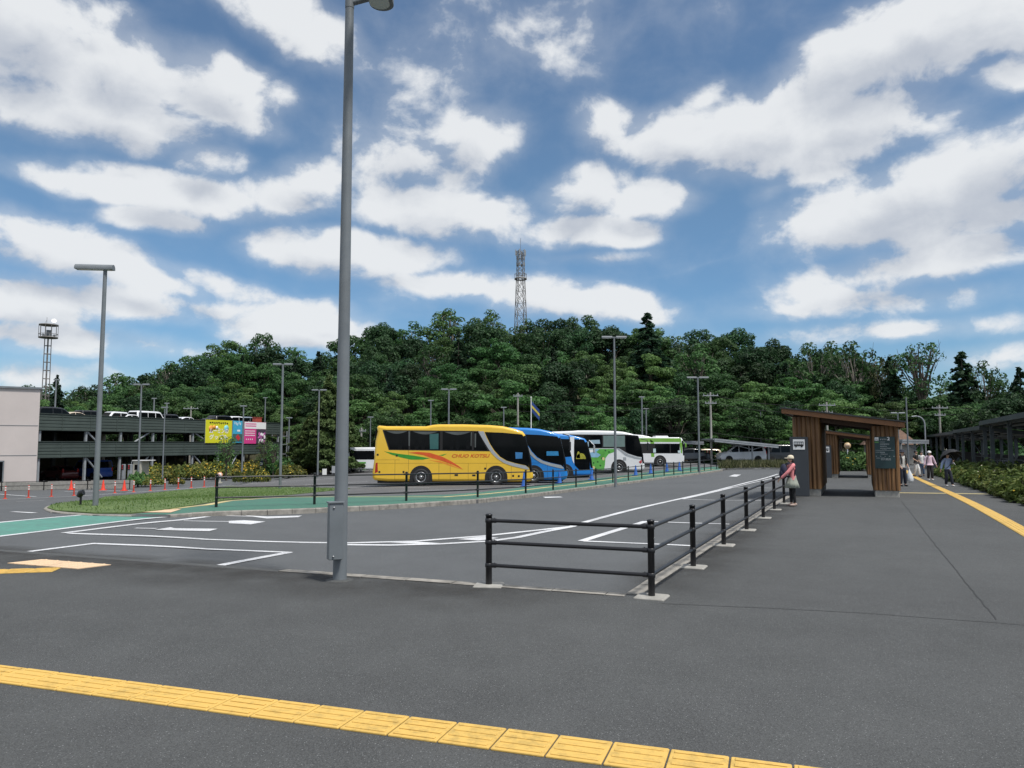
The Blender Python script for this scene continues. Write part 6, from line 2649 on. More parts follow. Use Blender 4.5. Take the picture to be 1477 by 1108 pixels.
b1 = coach('blue coach with a silver window swoosh, directly behind the yellow coach', BLU, 44.2, 818, 2.2)
overlay('pillar_stripe', MT['silver'], [SWOOSH], b1, .014)
overlay('driver_window', MT['glass'], [DRIVER], b1, .008)
overlay('dash_sign', mat('blue_dash_sign', (.02, .2, .45), .3, coat=.5), [[(3.05, 1.6), (3.75, 1.6), (3.72, 1.85), (3.05, 1.85)]], b1, .012)
overlay('panel_line', mat('blue_gap', (.008, .05, .2), .6), [[(a - .007, .3), (a + .007, .3), (a + .007, 1.2), (a - .007, 1.2)] for a in (.82, 1.78, 3.1)] + [[(-4, 1.17), (3.3, 1.17), (3.3, 1.185), (-4, 1.185)]], b1, .003)
mb = MB()
mb.tube([(4.0, -1.05, 2.85), (4.35, -1.2, 2.75), (4.4, -1.25, 2.45)], .03, 8)
mb.box((4.4, -1.25, 2.15), (.12, .2, .55), bev=.04)
mb.build('wing_mirror', MT['blacksteel'], b1)

b2 = coach('blue coach with a white window pillar, between the other blue coach and the white coach', BLU, 52, 855, 3.0, .94)
overlay('driver_window', MT['glass'], [[(2.0, 1.5), (2.0, 2.85), (3.62, 2.8), (3.82, 2.4), (4.02, 1.6), (4.03, .62), (3.3, .62), (3.0, .95), (2.93, 1.6)]], b2, .008)
overlay('pillar_stripe', BW, [[(2.70, 2.98), (2.98, 2.98), (2.95, 2.2), (2.95, 1.05), (2.86, 1.25), (2.72, 1.9), (2.62, 2.2)]], b2, .014)
overlay('yellow_seat', mat('yellow_seat_behind_glass', (.35, .33, .03), .4, var=.3, vs=4, coat=.5), [ell(3.42, 1.4, .33, .42, n=10), ell(3.25, 1.45, .12, .5)], b2, .0125)
mb = MB()
mb.box((4.32, -1.25, 2.1), (.12, .2, .55), bev=.04)
mb.tube([(4.0, -1.05, 2.75), (4.32, -1.25, 2.4)], .03, 8)
mb.build('wing_mirror', MT['silver'], b2)

GRN = mat('vinyl_fresh_green', (.10, .36, .06), .4, var=.25, vs=1.2, coat=.3)
b3 = coach('white coach painted with a green landscape along its side', WHT, 58, 929, 1.5, 1.0, wins=False)
k4 = 1 / (6.714 * 19)


def Z4(X, Y):
    return (min(4.03, 4.22 - (1280 - X) * k4), (845 - Y) * k4)


overlay('window_band', MT['dark'], [[Z4(560, 470), Z4(1130, 472), Z4(1225, 482), Z4(1262, 600), Z4(1275, 690), Z4(1215, 685), Z4(1120, 655), Z4(1040, 605), Z4(560, 603)]], b3, .004)
overlay('window', MT['glass'], [[Z4(700, 480), Z4(872, 480), Z4(872, 596), Z4(700, 596)], [Z4(1100, 480), Z4(1220, 488), Z4(1258, 600), Z4(1268, 684), Z4(1215, 678), Z4(1125, 648), Z4(1100, 630)]], b3, .009)
overlay('blind', mat('grey_green_blind', (.14, .2, .19), .4, var=.1, coat=.6), [[Z4(886, 482), Z4(1094, 482), Z4(1094, 590), Z4(886, 590)]], b3, .010)
overlay('window_reflection', mat('pale_reflection', (.3, .42, .5), .4, coat=.6), [[Z4(760, 525), Z4(850, 522), Z4(855, 560), Z4(770, 560)], [Z4(728, 540), Z4(745, 540), Z4(745, 590), Z4(728, 590)]], b3, .0125)  # reflections on the glass, painted as pale blue patches
overlay('pillar_stripe', MT['silver'], [[Z4(1012, 603), Z4(1034, 603), Z4(1120, 660), Z4(1215, 690), Z4(1262, 697), Z4(1255, 712), Z4(1190, 703), Z4(1100, 675)]], b3, .012)
overlay('green_landscape', GRN, [[Z4(560, 610), Z4(1000, 610), Z4(985, 642), Z4(935, 660), Z4(905, 700), Z4(900, 760), Z4(890, 812), Z4(560, 812)]], b3, .003)
overlay('sky_patch', mat('vinyl_light_blue', (.25, .45, .62), .4, var=.15, coat=.3), [[Z4(740, 612), Z4(850, 612), Z4(815, 640), Z4(860, 668), Z4(830, 692), Z4(740, 690)]], b3, .005)
overlay('cloud_patch', BW, [[Z4(742, 618), Z4(800, 616), Z4(785, 640), Z4(745, 648)]], b3, .007)
overlay('small_motif', mat('vinyl_dark_green', (.02, .10, .02), .5), [ell(*Z4(X, Y), .07, .07, 0, 6.28, 8) for X, Y in ((905, 625), (940, 640), (790, 745), (830, 735), (855, 770), (870, 700))], b3, .006)
overlay('cream_motif', mat('vinyl_cream', (.6, .5, .25), .5), [ell(*Z4(X, Y), .1, .13, 0, 6.28, 8) for X, Y in ((885, 705), (790, 790))], b3, .007)
overlay('front_flash', mat('vinyl_red', (.4, .05, .06), .5), [[Z4(1225, 735), Z4(1262, 712), Z4(1272, 745), Z4(1240, 752)]], b3, .006)
overlay('front_flash', mat('vinyl_blue', (.03, .15, .4), .5), [[Z4(1245, 700), Z4(1272, 695), Z4(1272, 715), Z4(1250, 715)]], b3, .006)
overlay('fuel_flap', MT['silver'], [[Z4(1075, 690), Z4(1105, 690), Z4(1105, 722), Z4(1075, 722)]], b3, .004)
mb = MB()
mb.tube([(4.0, -1.05, 2.6), (4.45, -1.25, 2.5), (4.5, -1.25, 2.2)], .03, 8)
mb.box((4.5, -1.25, 2.0), (.14, .22, .6), bev=.04)
mb.build('wing_mirror', MT['blacksteel'], b3)

# city bus
xf = (986 - 738.5) / 1100 * 69
k5 = 1 / (6.714 * 15.95)
GR2 = paint('bus_green', (.17, .38, .05), .0, .35)
cbus = thing('city_bus', 'green and white city bus with dark windows, right of the white coach', 'bus', (xf - 4.5, 69 + 1.2, zs(xf, 70)), 0)
OUT = [(-4.4, .3), (4.35, .25), (4.5, .45), (4.52, 1.0), (4.42, 2.35), (4.3, 2.56), (4.0, 2.62), (-4.3, 2.62), (-4.48, 2.4), (-4.5, .5)]
mb = MB()
mb.puff(OUT, BW_, .14)
mb.build('body', WHT, cbus)


def Z5(X, Y):
    return (min(4.4, 4.5 - (440 - X) * k5), (732 - Y) * k5)


overlay('green_band', GR2, [[(-4.3, 2.2), (4.25, 2.2), (4.2, 2.55), (-4.3, 2.55)], [Z5(112, 470), Z5(150, 500), Z5(150, 640), Z5(120, 640)], [Z5(395, 500), Z5(420, 500), Z5(420, 605), Z5(408, 605)]], cbus, .004)
overlay('window_band', MT['dark'], [[(-4.2, 1.2), Z5(395, 606), Z5(400, 512), (-4.2, Z5(0, 512)[1])]], cbus, .006)
overlay('window', MT['glass'], [[Z5(160, 516), Z5(300, 516), Z5(300, 600), Z5(160, 600)], [Z5(310, 516), Z5(392, 516), Z5(388, 600), Z5(310, 600)]], cbus, .011)
overlay('notice', mat('pale_notice', (.5, .62, .65), .5), [[Z5(378, 578), Z5(405, 578), Z5(405, 600), Z5(378, 600)], [Z5(140, 560), Z5(165, 560), Z5(165, 598), Z5(140, 598)]], cbus, .0125)
mb = MB()
puff_strip(mb, OUT, BW_, .14, range(3, 4))
mb.build('windscreen', MT['glass'], cbus)
mb = MB()
mb.box((-.5, 0, 2.7), (2.6, 1.6, .22), bev=.06)
mb.box((2.6, 0, 2.68), (1.2, 1.4, .16), bev=.05)
mb.build('roof_unit', WHT, cbus)
wx = Z5(205, 690)[0]
overlay('wheel_arch', MT['dark'], [ell(wx, .42, .56, .6) + [(wx - .56, .25), (wx + .56, .25)]], cbus, .006)
wheels(cbus, (-2.2, wx), BW_ + .04, .42, .26)
mb = MB()
mb.box((4.62, -1.25, 1.9), (.12, .2, .4), bev=.04)
mb.tube([(4.35, -1.1, 2.35), (4.62, -1.25, 2.05)], .025, 6)
mb.build('wing_mirror', GR2, cbus)
# another white bus behind, only its roof corner shows
wq = coach('white coach mostly hidden between the white landscape coach and the city bus', WHT, 74, 950, 1.0, .93)
overlay('driver_window', MT['glass'], [DRIVER], wq, .008)
# minibus far left
mq = thing('minibus', 'white minibus with a dark rear window standing beyond the yellow coach tail', 'bus', (-13.9, 75, zs(-14, 75)), 0)
mb = MB()
mb.puff([(-2.9, .3), (3.0, .3), (3.05, 1.2), (2.95, 2.2), (2.7, 2.42), (-2.3, 2.42), (-2.55, 2.25), (-2.95, 1.1), (-3.0, .5)], 2.0, .14)
mb.build('body', WHT, mq)
mb = MB()
mb.prism([(-1.75, 1.25), (-1.85, 2.1), (.6, 2.1), (.6, 1.25)], -1.008, -.98)
mb.build('window', MT['glass'], mq)
mb = MB()
mb.prism([(-1.5, .86), (-1.1, .86), (-1.1, 1.02), (-1.5, 1.02)], -1.006, -.98)
mb.prism([(-1.0, .86), (-.2, .86), (-.2, 1.02), (-1.0, 1.02)], -1.006, -.98, 1)
mb.build('printed_stripe', [mat('stripe_blue', (.1, .3, .5), .5), GRN], mq)
mb = MB()
mb.prism([(-2.35, .7), (-2.2, .7), (-2.15, 1.4), (-2.3, 1.4)], -1.006, -.98)
mb.build('air_vent', MT['steel'], mq)
wheels(mq, (-1.9, 2.0), 2.02, .36, .22)
# cabin beside it
kq = Wp(503, 640, 76)
ko = thing('site_cabin', 'low beige cabin with a flat roof left of the white minibus', 'cabin', (kq.x, 76, zs(kq.x, 76)), 0)
mb = MB()
mb.box((0, 1, 1.1), (1.3, 2, 2.2))
mb.build('wall', CRM, ko)
mb = MB()
mb.box((.1, 1, 2.3), (2.4, 2.6, .16))
mb.build('roof', MT['concrete'], ko)

# ------------------------------------------------------------------ cars at the foot of the hill
vb = Wp(1068.5, 640, 80)
mv = make_car('minivan', 'silver white minivan parked under the carport, nose to the left', paint('pearl', (.68, .70, .73), .05), (vb.x, 80, zs(vb.x, 80) + .1), math.pi, None, sc=1.0)
kq = Wp(1128, 640, 80)
make_car('boxvan', 'black boxy car half hidden behind the child and the shelter', PAINT['black'], (kq.x, 80, zs(kq.x, 80) + .1), math.pi, None, sc=.95)
rq = Wp(1107, 640, 84)
make_car('kei', 'small red car showing between the minivan and the black car', RED, (rq.x, 84, zs(rq.x, 84) + .1), math.pi, None)
dq = Wp(993, 640, 82)
make_car('sedan', 'dark car just right of the green and white city bus', paint('darkgrey', (.03, .032, .036)), (dq.x, 82, zs(dq.x, 82) + .1), math.pi, None)
tq = Wp(1011, 640, 84)
make_car('minivan', 'pale car roof between the dark car and the twin-head lamp post', PAINT['cream'], (tq.x, 84, zs(tq.x, 84) - .2), math.pi, None, sc=.9)

# ------------------------------------------------------------------ cones and posts
CRED = mat('cone_red', (.68, .045, .02), .5, var=.12, vs=6)
CBLU = mat('cone_blue', (.02, .11, .42), .5, var=.12, vs=6)
REFL = mat('reflective_white', (.75, .75, .73), .35, var=.06)
POST = mat('post_orange_red', (.48, .05, .025), .55, var=.25, vs=9)


def make_cone(label, m, group, band=True):
    o = thing('traffic_cone', label, 'traffic cone', (0, 0, 0), 0, group)
    mb = MB()
    mb.lathe([(.145, .03), (.13, .06), (.035, .68), (.03, .70), (0, .70)], 20)
    mb.build('cone', m, o)
    mb = MB()
    mb.box((0, 0, .018), (.38, .38, .036), bev=.015)
    mb.build('base', m, o)
    if band:
        mb = MB()
        mb.lathe([(.108, .20), (.088, .32), (.085, .32)], 20, caps=False)
        mb.lathe([(.078, .38), (.060, .50), (.057, .50)], 20, caps=False)
        mb.build('band', REFL, o)
    return o


def scatter(o, spots, f=zs):
    tr = tree_of(o)
    for i, (px, py, lb, s) in enumerate(spots):
        p = P(px, py, f)
        if i == 0:
            o.location, o['label'], o.scale = p, lb, (s, s, s)
        else:
            dup(tr, p, rt.uniform(0, 1.5), lb, None, (s, s, s))


scatter(make_cone('', CBLU, 'blue cones in front of the parked coaches', False), [(756, 702, 'blue cone in front of the yellow coach nose', 1), (807, 697.5, 'blue cone in front of the nearer blue coach', 1), (853.5, 692.2, 'blue cone in front of the blue coach with the white pillar', 1), (917, 686, 'blue cone in front of the white landscape coach', 1.0), (938.6, 683.6, 'blue cone between the white landscape coach and the city bus', 1.0), (962, 681, 'blue cone in front of the city bus wheel', 1.0), (980, 679.4, 'blue cone at the front right of the city bus', 1.0)])
scatter(make_cone('', CRED, 'red cones at the parking entrance', False), [(148.6, 707.3, 'bright red cone right beside the lawn lamp post', 1.05), (179, 708, 'bright red cone standing in front of the ticket kiosk', 1.05), (102.5, 706.5, 'red cone touching a red post left of the lawn lamp post', 1.0), (63.5, 692.5, 'small red cone at the pale building corner', .9), (82.5, 692.5, 'small red cone left of the dark red car', .9), (116, 691.5, 'small red cone right of the dark red car', .9), (55, 695, 'red cone in front of the pale building, rightmost of three', 1), (48.5, 695.5, 'red cone in front of the pale building, middle of three', 1), (44.5, 695, 'red cone in front of the pale building, leftmost of three', 1)])


def make_post():
    o = thing('delineator_post', '', 'road post', (0, 0, 0), 0, 'red delineator posts along the white line')
    mb = MB()
    mb.lathe([(.045, .03), (.043, .40), (.04, .74), (.03, .78), (0, .79)], 14)
    mb.build('post', POST, o)
    mb = MB()
    mb.lathe([(.12, 0), (.12, .02), (.08, .04), (.04, .045)], 14)
    mb.build('base', POST, o)
    for z in (.50, .64):
        mb = MB()
        mb.lathe([(.0455, z), (.045, z + .075)], 14, caps=False)
        mb.build('band', REFL, o)
    return o


DP = [(7.3, 720.2), (41, 718.5), (74, 717), (106.5, 715.5), (165.5, 711.8), (192.7, 710.4), (216.8, 708.6), (237.7, 707.2), (257, 705.6), (275.7, 704.4), (294.4, 703.2), (311, 702.2)]
scatter(make_post(), [(x, y - .5, '%s red and white delineator post from the left along the road line' % ORD[i], 1.0) for i, (x, y) in enumerate(DP)])
# barriers and small boards
p = P(27, 694)
o = thing('barricade', 'orange barricade frame by the pale building door', 'barricade', p, 0)
mb = MB()
mb.box((0, 0, .62), (1.1, .05, .3))
mb.box((0, 0, .98), (.9, .05, .2))
for x in (-.42, .42):
    mb.tube([(x, -.3, 0), (x, 0, 1.1)], .025, 6)
    mb.tube([(x, .3, 0), (x, 0, 1.1)], .025, 6)
mb.build('frame', mat('orange_plastic', (.62, .2, .04), .5), o)
mb = MB()
for x in (-.36, 0, .36):
    mb.box((x, -.03, .62), (.16, .02, .26))
mb.build('stripe', REFL, o)
p = P(17, 694.5)
o = thing('notice_board', 'small black and white notice board left of the orange barricade', 'notice board', p, 0)
mb = MB()
mb.box((0, 0, .75), (.5, .05, 1.1))
mb.build('board', BK, o)
mb = MB()
for z in (.5, .8, 1.1):
    mb.box((.03, -.03, z), (.34, .02, .2))
mb.build('paper', REFL, o)
p = P(101.5, 692)
o = thing('barrier_board', 'low red and white barrier board behind the red cones', 'barrier', p, .1)
mb = MB()
mb.box((0, 0, .35), (1.5, .06, .5))
for x in (-.6, .6):
    mb.box((x, .1, .1), (.08, .4, .2))
mb.build('board', REFL, o)
mb = MB()
mb.box((0, -.035, .35), (1.4, .02, .1))
for x in (-.45, .2):
    mb.box((x, -.036, .5), (.3, .02, .12))
mb.build('stripe', CRED, o)
p = P(38, 692)
o = thing('low_fence', 'low whitish panel fence along the pale building', 'fence', p, R(2))
mb = MB()
for i in range(4):
    mb.box((-1.2 + .85 * i, 0, .5), (.8, .06, .85))
mb.build('panel', mat('off_white_panel', (.5, .48, .43), .7), o)
mb = MB()
for i in range(5):
    mb.tube([(-1.62 + .85 * i, 0, -.1), (-1.62 + .85 * i, 0, 1.05)], .03, 6)
mb.build('post', MT['steel2'], o)
p = P(317.3, 697)
o = thing('round_sign', 'round orange ring sign on a pale stand behind the far fence end', 'sign', p, 0)
m_ = p.y / 1100
mb = MB()
mb.lathe([(3.9 * m_, 0), (3.9 * m_, .05), (2.4 * m_, .05)], 24, M=Matrix.Translation((0, -.05, 11.8 * m_)) @ Matrix.Rotation(R(90), 4, 'X'))
mb.build('ring', mat('ring_orange', (.68, .33, .18), .5), o)
mb = MB()
mb.lathe([(2.6 * m_, .04), (2.6 * m_, .06), (0, .06)], 24, M=Matrix.Translation((0, -.05, 11.8 * m_)) @ Matrix.Rotation(R(90), 4, 'X'))
mb.build('disc', REFL, o)
mb = MB()
mb.prism([(-1.1 * m_, 12.6 * m_), (1.1 * m_, 12.6 * m_), (0, 10.6 * m_)], -.125, -.11)
mb.build('triangle_mark', CRED, o)
mb = MB()
mb.box((0, 0, 4 * m_), (2.0 * m_, .06, 8 * m_))
mb.box((0, 0, .04), (4.5 * m_, .4, .08))
mb.build('stand', CRM, o)
for px, y0, y1, w, lb, m in ((468, 676, 686, 6, 'small white notice board among the bushes left of the tall grey pole', REFL), (481.5, 672, 686, 6, 'small grey notice board touching the left edge of the tall grey pole', MT['silver'])):
    p = P(px, y1)
    k = p.y / 1100
    o = thing('notice_board', lb, 'notice board', p, .1)
    mb = MB()
    mb.box((0, 0, (y1 - y0) * k - .35), (w * k, .05, .65))
    mb.build('board', m, o)
    mb = MB()
    for x in (-.4, .4):
        mb.tube([(x * w * k, .04, 0), (x * w * k, .04, (y1 - y0) * k)], .025, 6)
    mb.build('leg', MT['steel2'], o)
p = P(389 - 12, 688)
o = thing('blue_sign_post', 'slim dark blue parking sign post below the pink banner', 'sign', P(377, 688), 0)
k = p.y / 1100
mb = MB()
mb.box((0, 0, 12 * k), (5 * k, .2, 24 * k), bev=.03)
mb.build('post', mat('navy_sign', (.012, .03, .09), .4), o)
mb = MB()
mb.box((0, -.11, 19 * k), (3.4 * k, .03, 3.2 * k))
mb.box((0, -.11, 13.5 * k), (3.2 * k, .03, .8 * k))
mb.build('sign_face', REFL, o)

# flag
D = 82
q, t = Wp(768.5, 640, D), Wp(766, 574, D)
o = thing('flag_pole', 'white flag pole behind the nearer blue coach', 'flag pole', (t.x, D, zs(t.x, D)), 0)
h = t.z - zs(t.x, D)
mb = MB()
mb.tube([(0, 0, 0), (0, 0, h)], [.07, .045], 8)
mb.ball((0, 0, h + .05), .08)
mb.build('pole', REFL, o)
f = thing('flag', 'drooping blue and yellow flag on the pole behind the blue coach', 'flag', (t.x, D, zs(t.x, D) + h), 0)
for m, name, c0, c1 in ((mat('flag_blue', (.015, .05, .2), .8), 'blue_cloth', 0, 1), (mat('flag_yellow', (.5, .42, .06), .8), 'yellow_band', .35, .6)):
    mb = MB()
    n = 10
    vs, fs = [], []
    for i in range(n + 1):
        for j in range(n + 1):
            u, v = i / n, (c0 + (c1 - c0) * j / n)
            x = .06 + u * .85
            z = -.35 - v * 1.15 - u * .95
            y = .10 * math.sin(u * 7 + v * 2) * u + (-.012 if name == 'yellow_band' else 0)
            vs.append((x, y - .01, z))
    N1 = len(vs)
    vs += [(a, b + (.02 if name == 'blue_cloth' else -.008), c) for a, b, c in vs]
    for i in range(n):
        for j in range(n):
            a = i * (n + 1) + j
            fs += [(a, a + 1, a + n + 2, a + n + 1), (N1 + a, N1 + a + n + 1, N1 + a + n + 2, N1 + a + 1)]
    mb.add(vs, fs, 0, True)
    mb.build(name, m, f)
# ------------------------------------------------------------------ people
def skin(name, J, E, root, m, parent, sub=1, scale=1.0):
    """grow one smooth surface round connected joints; J: name -> (position, radius or (rx, ry))"""
    bm = bmesh.new()
    lay = bm.verts.layers.skin.verify()
    vm = {}
    for k, (p, r) in J.items():
        v = bm.verts.new(Vector(p) * scale)
        r = r if isinstance(r, tuple) else (r, r)
        v[lay].radius = (r[0] * scale, r[1] * scale)
        v[lay].use_root = (k == root)
        vm[k] = v
    for a, b in E:
        bm.edges.new((vm[a], vm[b]))
    me = bpy.data.meshes.new('skin_source')
    bm.to_mesh(me)
    bm.free()
    t = bpy.data.objects.new('skin_source', me)
    C.objects.link(t)
    sm = t.modifiers.new('skin', 'SKIN')
    sm.use_smooth_shade = True
    ss = t.modifiers.new('sub', 'SUBSURF')
    ss.levels = ss.render_levels = sub
    dg = bpy.context.evaluated_depsgraph_get()
    out = bpy.data.meshes.new_from_object(t.evaluated_get(dg))
    bpy.data.objects.remove(t)
    bpy.data.meshes.remove(me)
    out.name = name
    out.materials.clear()
    out.materials.append(m)
    o = bpy.data.objects.new(name, out)
    C.objects.link(o)
    o.parent = parent
    return o


SKIN = mat('skin_tone', (.52, .33, .24), .55, var=.08, vs=8)
HAIR = mat('dark_hair', (.014, .011, .010), .5, var=.3, vs=20)
EYEM = mat('eye_dark', (.02, .015, .012), .3)
MOUTH = mat('lip_tone', (.35, .13, .11), .5)


def cloth(name, c, v=.12):
    return mat(name, c, .85, var=v, vs=9, bump=.2, bs=40)


def person(label, loc, rz, H, pose, top, legs, sleeve='wrist', shoes=None, hair='short', hat=None, skirt=None, shorts=False, loose=1.0, scarf=None):
    """front is -y.  pose: joint -> position as fractions of H"""
    o = thing('person', label, 'person', loc, rz)
    d = dict(pel=(0, 0, .52), waist=(0, 0, .60), chest=(0, .005, .71), nb=(0, .008, .815), neck=(0, .004, .855), jaw=(0, -.012, .885), head=(0, 0, .925), crown=(0, .004, .968),
             shL=(.098, .005, .805), elL=(.125, .01, .64), wrL=(.125, -.03, .50), shR=(-.098, .005, .805), elR=(-.125, .01, .64), wrR=(-.125, -.03, .50),
             hipL=(.048, 0, .50), knL=(.052, -.01, .28), anL=(.052, .012, .045), hipR=(-.048, 0, .50), knR=(-.052, -.01, .28), anR=(-.052, .012, .045))
    d.update(pose)
    V = {k: Vector(v) for k, v in d.items()}
    J = {k: (V[k], r) for k, r in dict(pel=(.078, .055), waist=(.066, .05), chest=(.078, .055), nb=(.05, .04), neck=(.028, .028), jaw=(.036, .04), head=(.046, .054), crown=(.036, .042), hipL=.05, hipR=.05, knL=.033, knR=.033, anL=.021, anR=.021, shL=.033, shR=.033, elL=.024, elR=.024, wrL=.016, wrR=.016).items()}
    E = [('pel', 'waist'), ('waist', 'chest'), ('chest', 'nb'), ('nb', 'neck'), ('neck', 'jaw'), ('jaw', 'head'), ('head', 'crown')]
    for s in 'LR':
        E += [('nb', 'sh' + s), ('sh' + s, 'el' + s), ('el' + s, 'wr' + s), ('pel', 'hip' + s), ('hip' + s, 'kn' + s), ('kn' + s, 'an' + s)]
        # foot
        J['toe' + s] = (V['an' + s] + Vector((0, -.075, -.027)), (.02, .014))
        E.append(('an' + s, 'toe' + s))
        # hand: palm, four curled fingers of unequal length and a thumb from the side
        f = (V['wr' + s] - V['el' + s]).normalized()
        side = f.cross(Vector((0, 1, 0)))
        side = side.normalized() if side.length > .1 else Vector((1, 0, 0))
        curl = f.cross(side).normalized() * (-1)
        pm = V['wr' + s] + f * .035
        J['pa' + s] = (pm, (.018, .010))
        E.append(('wr' + s, 'pa' + s))
        for i, (off, ln) in enumerate(((-.015, .040), (-.005, .046), (.005, .043), (.015, .034))):
            a = pm + f * .022 + side * off
            b = a + f * ln * .5 + curl * .006
            c = b + f * ln * .32 + curl * .018
            for n, p in (('a', a), ('b', b), ('c', c)):
                J['f%d%s%s' % (i, n, s)] = (p, .0052)
            E += [('pa' + s, 'f%da%s' % (i, s)), ('f%da%s' % (i, s), 'f%db%s' % (i, s)), ('f%db%s' % (i, s), 'f%dc%s' % (i, s))]
        a = pm - f * .008 - side * .022
        b = a + f * .022 - side * .008 + curl * .008
        J['ta' + s], J['tb' + s] = (a, .006), (b, .0052)
        E += [('pa' + s, 'ta' + s), ('ta' + s, 'tb' + s)]
    hd = V['head']
    J['nose'] = (hd + Vector((0, -.06, -.012)), .008)
    E.append(('head', 'nose'))
    for s, x in (('L', 1), ('R', -1)):
        J['ear' + s] = (hd + Vector((.052 * x, .006, -.008)), (.006, .012))
        E.append(('head', 'ear' + s))
    body = skin('body', J, E, 'pel', SKIN, o, 1, H)
    # eyes and mouth drawn into the same mesh as small lids and lips
    mb = MB()
    for x in (-.019, .019):
        mb.ball((hd + Vector((x, -.050, .008))) * H, (.007 * H, .005 * H, .004 * H), n=8, m=5)
    mb.ball((hd + Vector((0, -.050, -.034))) * H, (.013 * H, .006 * H, .004 * H), 1, n=8, m=5)
    mb.build('face', [EYEM, MOUTH], body)
    g = loose
    T = {k: (V[k], r) for k, r in dict(pel=(.088 * g, .066 * g), waist=(.080 * g, .062 * g), chest=(.088, .066), nb=(.058, .048), shL=.042, shR=.042, elL=.034 * g, elR=.034 * g).items()}
    T['hem'] = (V['pel'] + Vector((0, 0, -.012)), (.09 * g, .068 * g))
    TE = [('hem', 'pel'), ('pel', 'waist'), ('waist', 'chest'), ('chest', 'nb')]
    for s in 'LR':
        TE += [('nb', 'sh' + s)]
        if sleeve == 'wrist':
            T['wr' + s] = (V['wr' + s], .026 * g)
            TE += [('sh' + s, 'el' + s), ('el' + s, 'wr' + s)]
        else:
            T['el' + s] = (V['sh' + s].lerp(V['el' + s], .8), .038)
            TE += [('sh' + s, 'el' + s)]
    skin('top', T, TE, 'waist', top, o, 1, H)
    if legs is not None:
        L_ = {'pel': (V['pel'], (.086, .064)), 'wb': (V['pel'] + Vector((0, 0, .03)), (.078, .058))}
        LE = [('pel', 'wb')]
        for s in 'LR':
            L_['hip' + s] = (V['hip' + s] + Vector((0, 0, -.03)), .058)
            L_['kn' + s] = (V['kn' + s], .046 * (g if not shorts else .9))
            L_['an' + s] = (V['an' + s] + Vector((0, 0, .012)), .038 * (g if not shorts else .8))
            LE += [('pel', 'hip' + s), ('hip' + s, 'kn' + s), ('kn' + s, 'an' + s)]
        skin('trousers' if not shorts else 'leggings', L_, LE, 'pel', legs, o, 1, H)
    for s in 'LR':
        a = V['an' + s] * H
        mb = MB()
        mb.ball(a + Vector((0, -.035 * H, -.022 * H)), (.03 * H, .075 * H, .024 * H), n=12, m=6)
        mb.ball(a + Vector((0, .012 * H, -.01 * H)), (.027 * H, .032 * H, .03 * H), n=10, m=6)
        mb.build('shoe', shoes or MT['blacksteel'], o)
    if hair:
        mb = MB()
        mb.ball((hd + Vector((0, .012, .012))) * H, (.056 * H, .062 * H, .056 * H), n=14, m=8)
        if hair == 'long':
            mb.ball((hd + Vector((0, .035, -.03))) * H, (.06 * H, .035 * H, .075 * H), n=12, m=8)
        if hair == 'side':
            for x in (-.047, .047):
                mb.ball((hd + Vector((x, .006, -.03))) * H, (.018 * H, .034 * H, .06 * H), n=10, m=6)
            mb.ball((hd + Vector((0, .03, -.03))) * H, (.055 * H, .03 * H, .06 * H), n=12, m=6)
        mb.build('hair', HAIR, o)
    if hat:
        m, kind = hat
        mb = MB()
        Mh = Matrix.Translation((hd + Vector((0, .004, .018))) * H)
        if kind == 'bucket':
            mb.lathe([(.105 * H, -.004 * H), (.07 * H, .012 * H), (.062 * H, .05 * H), (.045 * H, .064 * H), (0, .066 * H)], 20, M=Mh)
        else:
            mb.lathe([(.063 * H, -.006 * H), (.062 * H, .02 * H), (.046 * H, .05 * H), (.02 * H, .061 * H), (0, .063 * H)], 20, M=Mh)
            mb.ball((hd + Vector((0, -.072, .018))) * H, (.044 * H, .05 * H, .007 * H), n=14, m=6)
        mb.build('hat', m, o)
    if skirt:
        mb = MB()
        n = 36
        prof = [(.078, .60), (.088, .54), (.115, .46), (.145, .36), (.142, .36), (.1, .5)]
        vs, fs = [], []
        for k, (r, z) in enumerate(prof):
            for i in range(n):
                q = 2 * math.pi * i / n
                w = r * (1 + .06 * math.sin(q * 9) * max(0, (.58 - z) / .22))
                vs.append((w * math.cos(q) * .86 * H + V['pel'].x * H, w * math.sin(q) * H + V['pel'].y * H, z * H))
        for k in range(len(prof) - 1):
            for i in range(n):
                fs.append((k * n + i, k * n + (i + 1) % n, (k + 1) * n + (i + 1) % n, (k + 1) * n + i))
        mb.add(vs, fs, 0, True)
        mb.build('skirt', skirt, o)
    return o, V


SHIRT_G = cloth('light_grey_shirt', (.50, .49, .46))
NAVY = cloth('navy_trousers', (.014, .018, .032))
BLKC = cloth('black_cloth', (.014, .014, .016))
WHTC = cloth('white_cloth', (.70, .70, .70))
PINKL = cloth('pale_pink_shirt', (.62, .47, .55))
BLUEL = cloth('pale_blue_shirt', (.30, .38, .56))
PINK = cloth('coral_pink_jacket', (.66, .23, .24))
SKIRT = cloth('sage_grey_skirt', (.30, .32, .27))
CREAM = cloth('cream_cap', (.62, .55, .42))
JEAN = cloth('blue_jeans', (.05, .09, .16))
SHOEW = mat('white_shoe', (.6, .6, .6), .6)


def stand(px, py, pxt):
    p = P(px, py)
    return p, Wp(px, pxt, p.y).z - p.z


